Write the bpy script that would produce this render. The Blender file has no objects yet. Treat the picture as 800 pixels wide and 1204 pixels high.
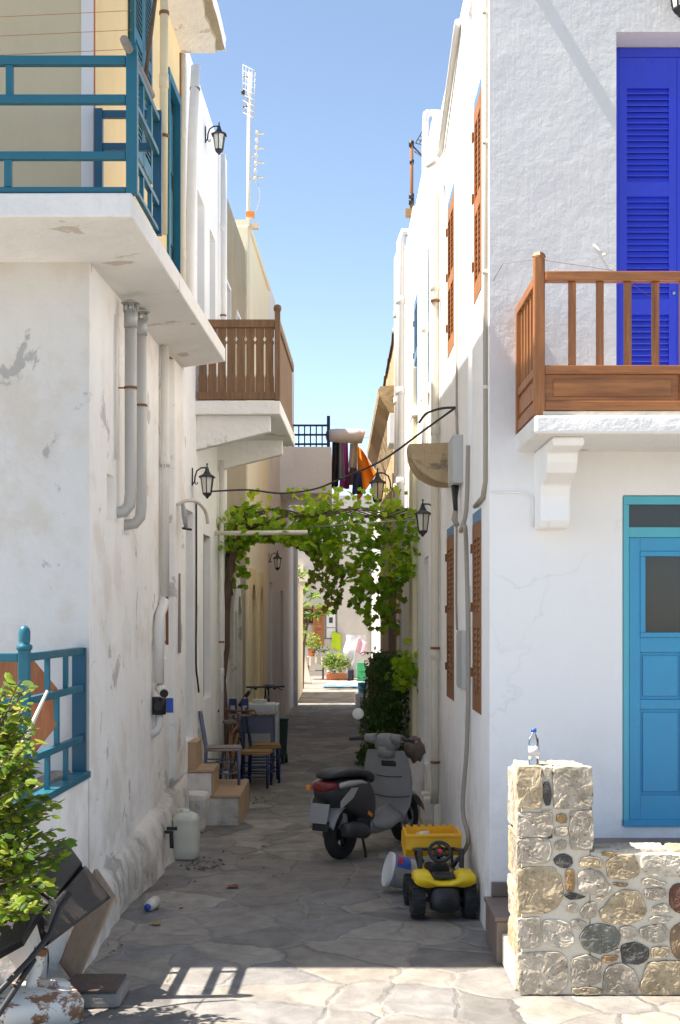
import bpy, bmesh, math, random
from mathutils import Vector, Matrix, Quaternion, noise
random.seed(7)
sc = bpy.context.scene
COL = sc.collection
# ------------------------------------------------------------------ camera, sky, sun, exposure
CH = 2.2; FPX = 1600.0; CX = 397.0; HY = 727.0          # camera height, focal length in photo pixels, vanishing point
cam_d = bpy.data.cameras.new('camera'); cam = bpy.data.objects.new('camera', cam_d); COL.objects.link(cam)
cam.location = (0, 0, CH); cam.rotation_euler = (math.radians(90), 0, 0)
cam_d.sensor_fit = 'HORIZONTAL'; cam_d.sensor_width = 36; cam_d.lens = 72
cam_d.shift_x = 3/800; cam_d.shift_y = 125/800
cam_d.clip_end = 600; cam_d.clip_start = 0.1
sc.camera = cam
SUN_DIR = Vector((0.6, 0.05, -1.0)).normalized()
w = bpy.data.worlds.new('World'); sc.world = w; w.use_nodes = True
nt = w.node_tree; bg = nt.nodes['Background']
sky = nt.nodes.new('ShaderNodeTexSky'); sky.sky_type = 'NISHITA'; sky.sun_disc = False
sky.sun_elevation = math.asin(-SUN_DIR.z); sky.sun_rotation = math.atan2(-SUN_DIR.x, -SUN_DIR.y) % (2*math.pi)
sky.air_density = 0.6; sky.dust_density = 0.45; sky.ozone_density = 1.2
hz = nt.nodes.new('ShaderNodeMix'); hz.data_type = 'RGBA'; hz.blend_type = 'MULTIPLY'; hz.inputs[0].default_value = 1.0; hz.inputs[7].default_value = (1.0,0.925,0.80,1); nt.links.new(sky.outputs[0], hz.inputs[6]); nt.links.new(hz.outputs[2], bg.inputs[0]); bg.inputs[1].default_value = 0.096
sl = bpy.data.lights.new('sun', 'SUN'); sl.energy = 3.35; sl.angle = math.radians(0.5); sl.color = (1.0, 0.93, 0.83)
so = bpy.data.objects.new('sun', sl); COL.objects.link(so); so.location = (-20, 0, 30)
so.rotation_euler = SUN_DIR.to_track_quat('-Z', 'Y').to_euler()
sc.view_settings.view_transform = 'Standard'; sc.view_settings.look = 'None'
sc.view_settings.exposure = 1.97; sc.view_settings.gamma = 1.0; sc.view_settings.use_curve_mapping = False
try:
    sc.cycles.max_bounces = 18; sc.cycles.diffuse_bounces = 16; sc.cycles.transparent_max_bounces = 8
    sc.cycles.use_denoising = True
except Exception: pass

# ------------------------------------------------------------------ helpers
def W(px, py, Y):
    return Vector(((px-CX)*Y/FPX, Y, CH-(py-HY)*Y/FPX))
def XL(Y): return -1.715 + 0.0256*(Y-9.4)
XR = 1.04
ORG = {}
def rnd(a, b): return random.uniform(a, b)

class MB:
    def __init__(s): s.bm = bmesh.new(); s.cols = None
    def v(s, p): return s.bm.verts.new(p)
    def face(s, pts, mi=0, smooth=False):
        f = s.bm.faces.new([s.bm.verts.new(p) for p in pts]); f.material_index = mi; f.smooth = smooth; return f
    def obox(s, o, u, n, ur, nr, zr, mi=0, bev=0):
        o = Vector(o); u = Vector(u); n = Vector(n); k = u.cross(n)
        if abs(k.z) < 0.5: k = Vector(k).normalized()
        else: k = Vector((0,0,1))
        c = [o+u*a+n*b+k*d for a in ur for b in nr for d in zr]
        vs = [s.bm.verts.new(p) for p in c]
        fs = []
        for q in ((0,1,3,2),(4,6,7,5),(0,4,5,1),(2,3,7,6),(0,2,6,4),(1,5,7,3)):
            f = s.bm.faces.new([vs[i] for i in q]); f.material_index = mi; fs.append(f)
        if bev:
            es = set(e for f in fs for e in f.edges)
            bmesh.ops.bevel(s.bm, geom=list(es), offset=bev, segments=2, affect='EDGES', profile=0.6, clamp_overlap=True)
        return s
    def box(s, a, b, mi=0, bev=0):
        return s.obox((0,0,0), (1,0,0), (0,1,0), (a[0],b[0]), (a[1],b[1]), (a[2],b[2]), mi, bev)
    def rbox(s, c, size, rot=None, mi=0, bev=0):
        m = rot if rot else Matrix.Identity(3)
        vs = [s.bm.verts.new(Vector(c)+m@Vector((sx*size[0]/2, sy*size[1]/2, sz*size[2]/2))) for sx in (-1,1) for sy in (-1,1) for sz in (-1,1)]
        fs = []
        for q in ((0,1,3,2),(4,6,7,5),(0,4,5,1),(2,3,7,6),(0,2,6,4),(1,5,7,3)):
            f = s.bm.faces.new([vs[i] for i in q]); f.material_index = mi; fs.append(f)
        if bev:
            es = set(e for f in fs for e in f.edges)
            bmesh.ops.bevel(s.bm, geom=list(es), offset=bev, segments=2, affect='EDGES', profile=0.6, clamp_overlap=True)
        return s
    def tube(s, pts, r, n=10, mi=0, closed=False, caps=True):
        pts = [Vector(p) for p in pts]; N = len(pts)
        rr = r if isinstance(r, (list, tuple)) else [r]*N
        rings = []; prev = None
        for i, p in enumerate(pts):
            if closed: t = pts[(i+1) % N]-pts[i-1]
            else: t = pts[min(i+1, N-1)]-pts[max(i-1, 0)]
            t.normalize()
            if prev is None:
                a = Vector((0,0,1)) if abs(t.z) < 0.9 else Vector((1,0,0))
                x = t.cross(a).normalized()
            else:
                x = (prev - t*prev.dot(t)).normalized()
            prev = x; y = t.cross(x)
            rings.append([s.bm.verts.new(p+(x*math.cos(2*math.pi*k/n)+y*math.sin(2*math.pi*k/n))*rr[i]) for k in range(n)])
        for i in range(N if closed else N-1):
            A, B = rings[i], rings[(i+1) % N]
            for k in range(n):
                f = s.bm.faces.new([A[k], A[(k+1) % n], B[(k+1) % n], B[k]]); f.smooth = True; f.material_index = mi
        if caps and not closed:
            f = s.bm.faces.new(rings[0][::-1]); f.material_index = mi
            f = s.bm.faces.new(rings[-1]); f.material_index = mi
        return s
    def lathe(s, prof, o, axis=(0,0,1), n=20, mi=0, smooth=True, closed=False):
        # prof: list of (r, h)
        o = Vector(o); a = Vector(axis).normalized()
        x = a.cross(Vector((0,0,1)) if abs(a.z) < 0.9 else Vector((1,0,0))).normalized(); y = a.cross(x)
        rings = []
        for r, h in prof:
            if r < 1e-6: rings.append([s.bm.verts.new(o+a*h)])
            else: rings.append([s.bm.verts.new(o+a*h+(x*math.cos(2*math.pi*k/n)+y*math.sin(2*math.pi*k/n))*r) for k in range(n)])
        m = len(rings)
        for i in range(m if closed else m-1):
            A, B = rings[i], rings[(i+1) % m]
            for k in range(n):
                q = [A[k % len(A)], A[(k+1) % len(A)], B[(k+1) % len(B)], B[k % len(B)]]
                u = []
                for vv in q:
                    if vv not in u: u.append(vv)
                if len(u) > 2:
                    f = s.bm.faces.new(u); f.smooth = smooth; f.material_index = mi
        if not closed:
            for R in (rings[0], rings[-1]):
                if len(R) > 2:
                    f = s.bm.faces.new(R); f.material_index = mi
        return s
    def prism(s, poly, o, u, v, th, mi=0, bev=0):
        # polygon of (a,b) in plane o + a*u + b*v, extruded th along u x v
        o = Vector(o); u = Vector(u); v = Vector(v); n = u.cross(v).normalized()
        A = [s.bm.verts.new(o+u*a+v*b) for a, b in poly]; B = [s.bm.verts.new(o+u*a+v*b+n*th) for a, b in poly]
        N = len(poly); fs = []
        fs.append(s.bm.faces.new(A[::-1])); fs.append(s.bm.faces.new(B))
        for i in range(N): fs.append(s.bm.faces.new([A[i], A[(i+1) % N], B[(i+1) % N], B[i]]))
        for f in fs: f.material_index = mi
        if bev:
            es = set(e for f in fs for e in f.edges)
            bmesh.ops.bevel(s.bm, geom=list(es), offset=bev, segments=2, affect='EDGES', clamp_overlap=True)
        return s
    def loft(s, rings, mi=0, caps=True, smooth=True):
        R = [[s.bm.verts.new(p) for p in r] for r in rings]
        n = len(R[0])
        for i in range(len(R)-1):
            for k in range(n):
                f = s.bm.faces.new([R[i][k], R[i][(k+1) % n], R[i+1][(k+1) % n], R[i+1][k]]); f.smooth = smooth; f.material_index = mi
        if caps:
            for r in (R[0], R[-1]):
                f = s.bm.faces.new(r); f.smooth = smooth; f.material_index = mi
        return s
    def grid(s, fn, nu, nv, mi=0, smooth=True):
        V = [[s.bm.verts.new(fn(i/nu, j/nv)) for j in range(nv+1)] for i in range(nu+1)]
        for i in range(nu):
            for j in range(nv):
                f = s.bm.faces.new([V[i][j], V[i+1][j], V[i+1][j+1], V[i][j+1]]); f.smooth = smooth; f.material_index = mi
        return s
    def jitter(s, a, sc_=3.0):
        for vv in s.bm.verts:
            vv.co += noise.noise_vector(vv.co*sc_)*a
        return s
    def build(s, name, mats, parent=None, local=False, bevel=0, sub=0, solid=0, weld=False):
        if weld: bmesh.ops.remove_doubles(s.bm, verts=s.bm.verts, dist=0.0004)
        bmesh.ops.recalc_face_normals(s.bm, faces=s.bm.faces)
        me = bpy.data.meshes.new(name)
        off = Vector((0,0,0))
        if parent is not None and not local: off = ORG.get(parent.name, Vector((0,0,0)))
        if off.length: bmesh.ops.translate(s.bm, verts=s.bm.verts, vec=-off)
        s.bm.to_mesh(me); s.bm.free()
        for m in (mats if isinstance(mats, (list, tuple)) else [mats]): me.materials.append(m)
        o = bpy.data.objects.new(name, me); COL.objects.link(o)
        if parent is not None: o.parent = parent; ORG[o.name] = off
        if solid:
            m = o.modifiers.new('solid', 'SOLIDIFY'); m.thickness = solid; m.offset = 0
        if bevel:
            m = o.modifiers.new('bevel', 'BEVEL'); m.width = bevel; m.segments = 2; m.limit_method = 'ANGLE'; m.angle_limit = math.radians(40); m.harden_normals = False
        if sub:
            m = o.modifiers.new('sub', 'SUBSURF'); m.levels = sub; m.render_levels = sub
        return o
def smooth(P, k=8):
    P = [Vector(p) for p in P]; out = []
    for i in range(len(P)-1):
        a, b, c, d = P[max(0,i-1)], P[i], P[i+1], P[min(len(P)-1,i+2)]
        for j in range(k):
            t = j/k; out.append(0.5*((2*b)+(c-a)*t+(2*a-5*b+4*c-d)*t*t+(3*b-a-3*c+d)*t*t*t))
    return out+[P[-1]]
def tag(o, label=None, cat=None, group=None, kind=None):
    if label: o['label'] = label
    if cat: o['category'] = cat
    if group: o['group'] = group
    if kind: o['kind'] = kind
    return o
def thing(name, label, cat, loc=(0,0,0), rz=0.0, group=None):
    o = bpy.data.objects.new(name, None); COL.objects.link(o); o.empty_display_size = 0.1
    o.location = loc; o.rotation_euler = (0, 0, rz); ORG[o.name] = Vector(loc)
    return tag(o, label, cat, group)
def copy_tree(o, loc=None, rz=None, label=None, parent=None):
    c = o.copy(); COL.objects.link(c)
    if parent is not None: c.parent = parent
    if loc is not None: c.location = loc
    if rz is not None: c.rotation_euler = (0, 0, rz)
    if label: c['label'] = label
    for ch in list(o.children): copy_tree(ch, parent=c)
    return c
def shell(mb, pts, z0, z1, holes=None, mi=None, cap=True, zt=None):
    holes = holes or {}; mi = mi or {}
    N = len(pts)
    for e in range(N):
        a = Vector((*pts[e], 0)); b = Vector((*pts[(e+1) % N], 0)); d = b-a; L = d.length; d.normalize()
        n = Vector((d.y, -d.x, 0)); m = mi.get(e, 0); H = holes.get(e, [])
        us = sorted({0, L} | {round(h[i], 4) for h in H for i in (0,1)}); vs = sorted({z0, z1} | {round(h[i], 4) for h in H for i in (2,3)})
        P = lambda u, z, dp=0: a+d*u-n*dp+Vector((0,0,z))
        for i in range(len(us)-1):
            for j in range(len(vs)-1):
                cu, cv = (us[i]+us[i+1])/2, (vs[j]+vs[j+1])/2
                if any(h[0] < cu < h[1] and h[2] < cv < h[3] for h in H): continue
                mb.face([P(us[i],vs[j]), P(us[i+1],vs[j]), P(us[i+1],vs[j+1]), P(us[i],vs[j+1])], m)
        for h in H:
            u0,u1,v0,v1,dp = h[:5]; bm_ = h[5] if len(h) > 5 else m
            mb.face([P(u0,v0), P(u0,v0,dp), P(u0,v1,dp), P(u0,v1)], m); mb.face([P(u1,v0), P(u1,v0,dp), P(u1,v1,dp), P(u1,v1)], m)
            mb.face([P(u0,v0), P(u1,v0), P(u1,v0,dp), P(u0,v0,dp)], m); mb.face([P(u0,v1), P(u1,v1), P(u1,v1,dp), P(u0,v1,dp)], m)
            mb.face([P(u0,v0,dp), P(u1,v0,dp), P(u1,v1,dp), P(u0,v1,dp)], bm_)
    if cap: mb.face([(*p, z1) for p in pts], mi.get('cap', 0))
    return mb

# ------------------------------------------------------------------ materials
def nodes(name):
    m = bpy.data.materials.new(name); m.use_nodes = True; t = m.node_tree
    return m, t, t.nodes['Principled BSDF']
def N_(t, ty, **kw):
    n = t.nodes.new(ty)
    for k, v in kw.items():
        if k in n.inputs: n.inputs[k].default_value = v
        else: setattr(n, k, v)
    return n
def ramp(t, src, stops):
    r = t.nodes.new('ShaderNodeValToRGB'); els = r.color_ramp.elements
    while len(els) < len(stops): els.new(0.5)
    for e, (p, c) in zip(els, stops): e.position = p; e.color = (*c, 1) if len(c) == 3 else c
    t.links.new(src, r.inputs[0]); return r.outputs[0]
def mixc(t, fac, a, b, mode='MIX'):
    m = t.nodes.new('ShaderNodeMix'); m.data_type = 'RGBA'; m.blend_type = mode
    for sck, val in ((0, fac), (6, a), (7, b)):
        if hasattr(val, 'is_linked') or hasattr(val, 'links'): t.links.new(val, m.inputs[sck])
        elif sck == 0: m.inputs[0].default_value = val
        else: m.inputs[sck].default_value = (*val, 1)
    return m.outputs[2]
def tc(t, scale=(1,1,1), kind='Object'):
    c = t.nodes.new('ShaderNodeTexCoord'); mp = t.nodes.new('ShaderNodeMapping'); mp.inputs['Scale'].default_value = scale
    t.links.new(c.outputs[kind], mp.inputs[0]); return mp.outputs[0]
def noise_(t, vec, scale, detail=5, rough=0.55, dist=0):
    n = t.nodes.new('ShaderNodeTexNoise'); n.inputs['Scale'].default_value = scale; n.inputs['Detail'].default_value = detail
    n.inputs['Roughness'].default_value = rough; n.inputs['Distortion'].default_value = dist
    t.links.new(vec, n.inputs['Vector']); return n.outputs['Fac']
def bump(t, bsdf, h, strength, dist, prev=None):
    b = t.nodes.new('ShaderNodeBump'); b.inputs['Strength'].default_value = strength; b.inputs['Distance'].default_value = dist
    t.links.new(h, b.inputs['Height'])
    if prev is not None: t.links.new(prev, b.inputs['Normal'])
    t.links.new(b.outputs[0], bsdf.inputs['Normal']); return b.outputs[0]
def math_(t, op, a, b=None):
    m = t.nodes.new('ShaderNodeMath'); m.operation = op
    for i, x in enumerate((a, b)):
        if x is None: continue
        if hasattr(x, 'links'): t.links.new(x, m.inputs[i])
        else: m.inputs[i].default_value = x
    return m.outputs[0]
def plaster(name, col, dirt=(0.45,0.42,0.37), dirt_amt=0.35, bs=1.0, streak=0.3, patch=0.0, patch_col=(0.3,0.29,0.28), warm=None, lowdirt=0.0, drips=0.0, crack=0.0, zsplit=None, zcol=None):
    m, t, b = nodes(name); v = tc(t)
    big = noise_(t, v, 0.9, 6, 0.6); c = mixc(t, ramp(t, big, [(0.45,(0,0,0)),(0.75,(1,1,1))]), col, [x*(1-0.25*dirt_amt) for x in col])
    if warm:
        wv = noise_(t, v, 1.7, 5, 0.6); c = mixc(t, ramp(t, wv, [(0.52,(0,0,0)),(0.62,(0.8,0.8,0.8))]), c, warm)
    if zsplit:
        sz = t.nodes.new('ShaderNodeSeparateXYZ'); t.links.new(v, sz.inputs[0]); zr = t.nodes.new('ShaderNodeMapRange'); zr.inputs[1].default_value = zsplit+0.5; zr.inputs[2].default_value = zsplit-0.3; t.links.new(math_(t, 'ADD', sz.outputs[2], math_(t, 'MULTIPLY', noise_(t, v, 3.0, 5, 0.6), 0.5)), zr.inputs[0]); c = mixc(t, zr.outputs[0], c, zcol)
    sv = tc(t, (7, 7, 0.55)); st = noise_(t, sv, 1.0, 6, 0.65)
    c = mixc(t, math_(t, 'MULTIPLY', ramp(t, st, [(0.55,(0,0,0)),(0.8,(1,1,1))]), streak), c, dirt)
    if patch > 0:
        p = noise_(t, v, 2.3, 8, 0.62, 0.4)
        c = mixc(t, math_(t, 'MULTIPLY', ramp(t, p, [(0.64-0.06*patch,(0,0,0)),(0.67-0.06*patch,(1,1,1))]), 0.75), c, patch_col)
    if lowdirt > 0:
        sx = t.nodes.new('ShaderNodeSeparateXYZ'); t.links.new(v, sx.inputs[0])
        g = noise_(t, v, 3.0, 8, 0.7)
        mr = t.nodes.new('ShaderNodeMapRange'); mr.inputs[1].default_value = 1.6; mr.inputs[2].default_value = 0.0; t.links.new(sx.outputs[2], mr.inputs[0])
        f = math_(t, 'MULTIPLY', math_(t, 'MULTIPLY', mr.outputs[0], ramp(t, g, [(0.45,(0,0,0)),(0.6,(1,1,1))])), lowdirt)
        c = mixc(t, f, c, (0.33,0.29,0.24))
    if crack:
        dv = t.nodes.new('ShaderNodeTexNoise'); dv.inputs['Scale'].default_value = 2.5; dv.inputs['Detail'].default_value = 5; t.links.new(v, dv.inputs['Vector'])
        ma = t.nodes.new('ShaderNodeVectorMath'); ma.operation = 'MULTIPLY_ADD'; ma.inputs[1].default_value = (0.7,0.7,0.7); t.links.new(dv.outputs['Color'], ma.inputs[0]); t.links.new(v, ma.inputs[2])
        ve = t.nodes.new('ShaderNodeTexVoronoi'); ve.feature = 'DISTANCE_TO_EDGE'; ve.inputs['Scale'].default_value = 0.55; t.links.new(ma.outputs[0], ve.inputs['Vector'])
        cm = math_(t, 'MULTIPLY', ramp(t, ve.outputs['Distance'], [(0.0,(1,1,1)),(0.006,(0,0,0))]), ramp(t, noise_(t, v, 0.8, 3), [(0.52,(0,0,0)),(0.6,(1,1,1))]))
        c = mixc(t, math_(t, 'MULTIPLY', cm, crack), c, (0.34,0.31,0.28))
    fine = noise_(t, v, 60, 4, 0.6); spots = ramp(t, noise_(t, v, 22, 3, 0.6), [(0.72,(0,0,0)),(0.78,(1,1,1))])
    c = mixc(t, math_(t, 'MULTIPLY', spots, 0.25*dirt_amt), c, dirt)
    t.links.new(c, b.inputs['Base Color']); b.inputs['Roughness'].default_value = 0.92; b.inputs['Specular IOR Level'].default_value = 0.15
    n1 = bump(t, b, noise_(t, v, 2.2, 4, 0.5), 0.35*bs, 0.05)
    n2 = bump(t, b, noise_(t, v, 14, 5, 0.6), 0.45*bs, 0.012, n1)
    n3 = bump(t, b, fine, 0.35*bs, 0.004, n2)
    if drips: bump(t, b, noise_(t, tc(t, (38,38,1.6)), 1.0, 3, 0.6), drips, 0.012, n3)
    return m
def paint(name, col, rough=0.45, wear=0.15, wearcol=(0.5,0.45,0.4), metal=0.0, bs=0.15, scale=18, var=0.12, th=0.68):
    m, t, b = nodes(name); v = tc(t)
    n = noise_(t, v, scale*0.25, 5, 0.6); c = mixc(t, n, [x*(1-var) for x in col], [min(1, x*(1+var)) for x in col])
    wv = noise_(t, v, scale, 7, 0.7)
    c = mixc(t, math_(t, 'MULTIPLY', ramp(t, wv, [(th,(0,0,0)),(th+0.04,(1,1,1))]), wear), c, wearcol)
    t.links.new(c, b.inputs['Base Color']); b.inputs['Metallic'].default_value = metal
    t.links.new(ramp(t, n, [(0.3,(rough*0.8,)*3),(0.7,(min(1, rough*1.25),)*3)]), b.inputs['Roughness'])
    nb_ = bump(t, b, wv, bs, 0.004)
    bump(t, b, noise_(t, tc(t, (70,70,5)), 1.0, 3, 0.6), bs*1.2, 0.003, nb_)
    return m
def wood(name, col, dark, scale=(3,3,30), rough=0.6, axis='z', wear=0.0):
    s = {'z': (30,30,2.2), 'x': (2.2,30,30), 'y': (30,2.2,30)}[axis]
    m, t, b = nodes(name); v = tc(t, s); v0 = tc(t)
    g = noise_(t, v, 1.0, 6, 0.65, 0.6); c = mixc(t, ramp(t, g, [(0.35,(0,0,0)),(0.68,(1,1,1))]), dark, col)
    bl = noise_(t, v0, 2.5, 4, 0.6); c = mixc(t, ramp(t, bl, [(0.4,(0,0,0)),(0.75,(0.6,0.6,0.6))]), c, [x*0.55 for x in col])
    if wear: c = mixc(t, math_(t, 'MULTIPLY', ramp(t, noise_(t, v0, 9, 6, 0.7), [(0.58,(0,0,0)),(0.64,(1,1,1))]), wear), c, (0.45,0.38,0.3))
    t.links.new(c, b.inputs['Base Color']); b.inputs['Roughness'].default_value = rough
    bump(t, b, g, 0.3, 0.004); return m
def glass(name, col=(0.9,0.95,0.95), rough=0.05, alpha_mix=0.0):
    m, t, b = nodes(name); b.inputs['Base Color'].default_value = (*col, 1); b.inputs['Transmission Weight'].default_value = 1.0
    b.inputs['Roughness'].default_value = rough; b.inputs['IOR'].default_value = 1.3; return m
def leafmat(name, cols, trans=0.45):
    m, t, b = nodes(name)
    a = t.nodes.new('ShaderNodeAttribute'); a.attribute_name = 'tone'
    r = ramp(t, a.outputs['Fac'], [(i/(len(cols)-1), c) for i, c in enumerate(cols)])
    t.links.new(r, b.inputs['Base Color']); b.inputs['Roughness'].default_value = 0.55; b.inputs['Specular IOR Level'].default_value = 0.25
    tr = t.nodes.new('ShaderNodeBsdfTranslucent'); hs = t.nodes.new('ShaderNodeHueSaturation'); hs.inputs['Value'].default_value = 1.8; hs.inputs['Saturation'].default_value = 1.05; hs.inputs['Hue'].default_value = 0.485
    t.links.new(r, hs.inputs['Color']); t.links.new(hs.outputs[0], tr.inputs[0])
    mx = t.nodes.new('ShaderNodeMixShader'); mx.inputs[0].default_value = trans
    t.links.new(b.outputs[0], mx.inputs[1]); t.links.new(tr.outputs[0], mx.inputs[2])
    t.links.new(mx.outputs[0], t.nodes['Material Output'].inputs[0]); return m
def attrmat(name, rough=0.95, bs=1.0):
    m, t, b = nodes(name); v = tc(t)
    a = t.nodes.new('ShaderNodeAttribute'); a.attribute_name = 'tint'
    n = noise_(t, v, 9, 8, 0.7); c = mixc(t, ramp(t, n, [(0.32,(0,0,0)),(0.7,(1,1,1))]), (0.55,0.52,0.47), (1.25,1.22,1.18))
    c2 = mixc(t, 1.0, a.outputs['Color'], c, 'MULTIPLY')
    pit = noise_(t, v, 38, 5, 0.7); c3 = mixc(t, ramp(t, pit, [(0.34,(1,1,1)),(0.44,(0,0,0))]), c2, (0.17,0.14,0.11))
    t.links.new(c3, b.inputs['Base Color']); b.inputs['Roughness'].default_value = rough; b.inputs['Specular IOR Level'].default_value = 0.1
    n1 = bump(t, b, n, 0.6*bs, 0.012); n2 = bump(t, b, pit, 0.6*bs, 0.008, n1); return m

WHITE = (0.91,0.90,0.885)
M = {}
M['white'] = plaster('whitewash', WHITE, dirt_amt=0.35, bs=1.1, streak=0.16, crack=0.4, lowdirt=0.35)
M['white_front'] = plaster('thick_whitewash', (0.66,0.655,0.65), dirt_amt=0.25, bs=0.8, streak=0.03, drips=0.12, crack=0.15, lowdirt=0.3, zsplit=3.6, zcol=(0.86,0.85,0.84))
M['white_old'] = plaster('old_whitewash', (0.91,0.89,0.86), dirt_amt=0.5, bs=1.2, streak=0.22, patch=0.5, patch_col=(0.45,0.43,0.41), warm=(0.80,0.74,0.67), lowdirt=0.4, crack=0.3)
M['shaded_front'] = plaster('shaded_front_whitewash', (0.66,0.64,0.615), dirt_amt=0.6, bs=1.2, streak=0.15, patch=0.5, patch_col=(0.34,0.33,0.32), warm=(0.60,0.55,0.49), lowdirt=0.3)  # darker copy of old_whitewash, shade of the front face put into its colour
M['white_dirty'] = plaster('peeling_whitewash', (0.74,0.70,0.64), dirt_amt=0.8, bs=1.8, streak=0.22, patch=0.95, patch_col=(0.36,0.335,0.30), lowdirt=0.6)
M['slab_white'] = plaster('chipped_whitewash', (0.82,0.80,0.77), dirt_amt=0.5, bs=2.2, streak=0.15, patch=0.35, patch_col=(0.5,0.43,0.36))
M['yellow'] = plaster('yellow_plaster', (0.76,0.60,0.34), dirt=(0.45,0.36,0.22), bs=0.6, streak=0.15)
M['cream'] = plaster('cream_plaster', (0.80,0.73,0.54), dirt=(0.5,0.45,0.3), bs=0.6, streak=0.2)
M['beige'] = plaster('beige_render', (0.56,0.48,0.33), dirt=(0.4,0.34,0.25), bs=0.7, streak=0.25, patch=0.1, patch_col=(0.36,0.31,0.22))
M['concrete'] = plaster('bare_render', (0.36,0.31,0.22), dirt=(0.2,0.18,0.14), dirt_amt=0.8, bs=2.0, streak=0.4)
M['greywhite'] = plaster('grey_whitewash', (0.70,0.68,0.68), dirt_amt=0.5, bs=1.0, streak=0.3, lowdirt=0.5)
M['stone'] = plaster('rough_stone', (0.50,0.38,0.23), dirt=(0.16,0.13,0.10), dirt_amt=1.0, bs=4.0, streak=0.4, patch=0.8, patch_col=(0.16,0.13,0.10))
M['mortar'] = plaster('lime_mortar', (0.66,0.60,0.49), dirt=(0.4,0.36,0.3), dirt_amt=0.6, bs=2.5, streak=0.1)
M['grey_stone'] = plaster('grey_stone', (0.27,0.25,0.235), dirt=(0.14,0.13,0.12), dirt_amt=0.8, bs=2.5, streak=0.2, patch=0.5, patch_col=(0.4,0.38,0.35))
M['stones'] = attrmat('field_stone')
M['teal'] = paint('teal_paint', (0.010,0.125,0.185), 0.42, 0.10, (0.25,0.35,0.36))
M['teal_dark'] = paint('deep_teal_paint', (0.008,0.075,0.135), 0.4, 0.1, (0.1,0.25,0.3))
M['blue'] = paint('ultramarine_paint', (0.028,0.052,0.60), 0.5, 0.25, (0.09,0.12,0.58), th=0.62, var=0.18, bs=0.25)
M['skyblue'] = paint('sky_blue_paint', (0.05,0.31,0.53), 0.48, 0.25, (0.12,0.38,0.55), th=0.62, var=0.15, bs=0.25)
M['turq'] = paint('turquoise_paint', (0.09,0.42,0.52), 0.45, 0.05)
M['lintelblue'] = paint('faded_blue_paint', (0.11,0.22,0.36), 0.6, 0.1)
M['orangewood'] = wood('orange_shutter_wood', (0.44,0.18,0.055), (0.28,0.10,0.03), rough=0.55)
M['brownshutter'] = wood('brown_shutter_wood', (0.33,0.14,0.05), (0.2,0.075,0.025), rough=0.55)
M['balwood'] = wood('varnished_balcony_wood', (0.44,0.17,0.045), (0.22,0.075,0.02), rough=0.42)
M['balwood_x'] = wood('varnished_rail_wood', (0.44,0.17,0.045), (0.22,0.075,0.02), rough=0.42, axis='x')
M['oldbal'] = wood('weathered_balcony_wood', (0.25,0.14,0.07), (0.13,0.07,0.035), rough=0.75)
M['greywood'] = wood('grey_weathered_wood', (0.34,0.30,0.27), (0.2,0.17,0.15), rough=0.85)
M['tanwood'] = wood('tan_board', (0.42,0.31,0.22), (0.32,0.23,0.16), rough=0.8)
M['redwood'] = wood('reddish_board', (0.42,0.15,0.05), (0.3,0.09,0.03), rough=0.5)
M['plankdoor'] = wood('old_plank_door', (0.16,0.11,0.085), (0.08,0.055,0.045), rough=0.85)
M['bark'] = wood('vine_bark', (0.17,0.11,0.08), (0.07,0.045,0.035), rough=0.95)
M['black_metal'] = paint('black_iron', (0.03,0.03,0.033), 0.5, 0.2, (0.1,0.09,0.08), 0.2)
M['black_plastic'] = paint('black_plastic', (0.022,0.022,0.024), 0.45, 0.1, (0.06,0.06,0.06))
M['rubber'] = paint('tyre_rubber', (0.02,0.02,0.021), 0.75, 0.3, (0.06,0.055,0.05), bs=0.3)
M['steel'] = paint('galvanised_steel', (0.42,0.43,0.43), 0.5, 0.3, (0.3,0.29,0.27), 0.35)
M['pvc'] = paint('cream_pvc', (0.66,0.61,0.51), 0.45, 0.12, (0.45,0.4,0.33))
M['pvc_white'] = paint('white_pvc', (0.72,0.70,0.66), 0.5, 0.12, (0.5,0.46,0.4))
M['pvc_yellow'] = paint('yellowed_pvc', (0.70,0.58,0.36), 0.5, 0.1, (0.5,0.4,0.25))
M['hose'] = paint('grey_conduit', (0.34,0.30,0.25), 0.6, 0.2)
M['flue'] = paint('flue_metal', (0.50,0.49,0.46), 0.55, 0.5, (0.66,0.62,0.55), 0.2, scale=8)
M['rust'] = paint('rusty_iron', (0.22,0.10,0.045), 0.9, 0.6, (0.35,0.17,0.06), 0.1, bs=0.5)
M['rustwhite'] = paint('rust_stained_white_paint', (0.72,0.69,0.64), 0.5, 0.95, (0.25,0.10,0.035), bs=0.4, scale=6, th=0.51)
M['lampglass'] = paint('frosted_lamp_glass', (0.68,0.66,0.58), 0.25, 0.0)
M['darkglass'] = paint('dark_window_glass', (0.03,0.03,0.033), 0.08, 0.0, bs=0.0)
M['tile'] = paint('tan_floor_tile', (0.44,0.295,0.175), 0.5, 0.2, (0.35,0.22,0.12), scale=10)
M['browntile'] = paint('brown_tile', (0.20,0.15,0.125), 0.5, 0.2)
M['terracotta'] = paint('terracotta', (0.5,0.16,0.06), 0.8, 0.15)
M['navy'] = paint('navy_paint', (0.018,0.03,0.11), 0.5, 0.3, (0.1,0.11,0.2))
M['bluegrey'] = paint('worn_blue_grey_paint', (0.13,0.14,0.22), 0.7, 0.6, (0.28,0.25,0.22))
M['straw'] = paint('straw_rush', (0.38,0.22,0.09), 0.9, 0.5, (0.25,0.14,0.06), bs=0.6, scale=30)
M['enamel'] = paint('white_enamel', (0.72,0.73,0.73), 0.35, 0.1)
M['greycab'] = paint('grey_cabinet', (0.48,0.48,0.46), 0.5, 0.2)
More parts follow.
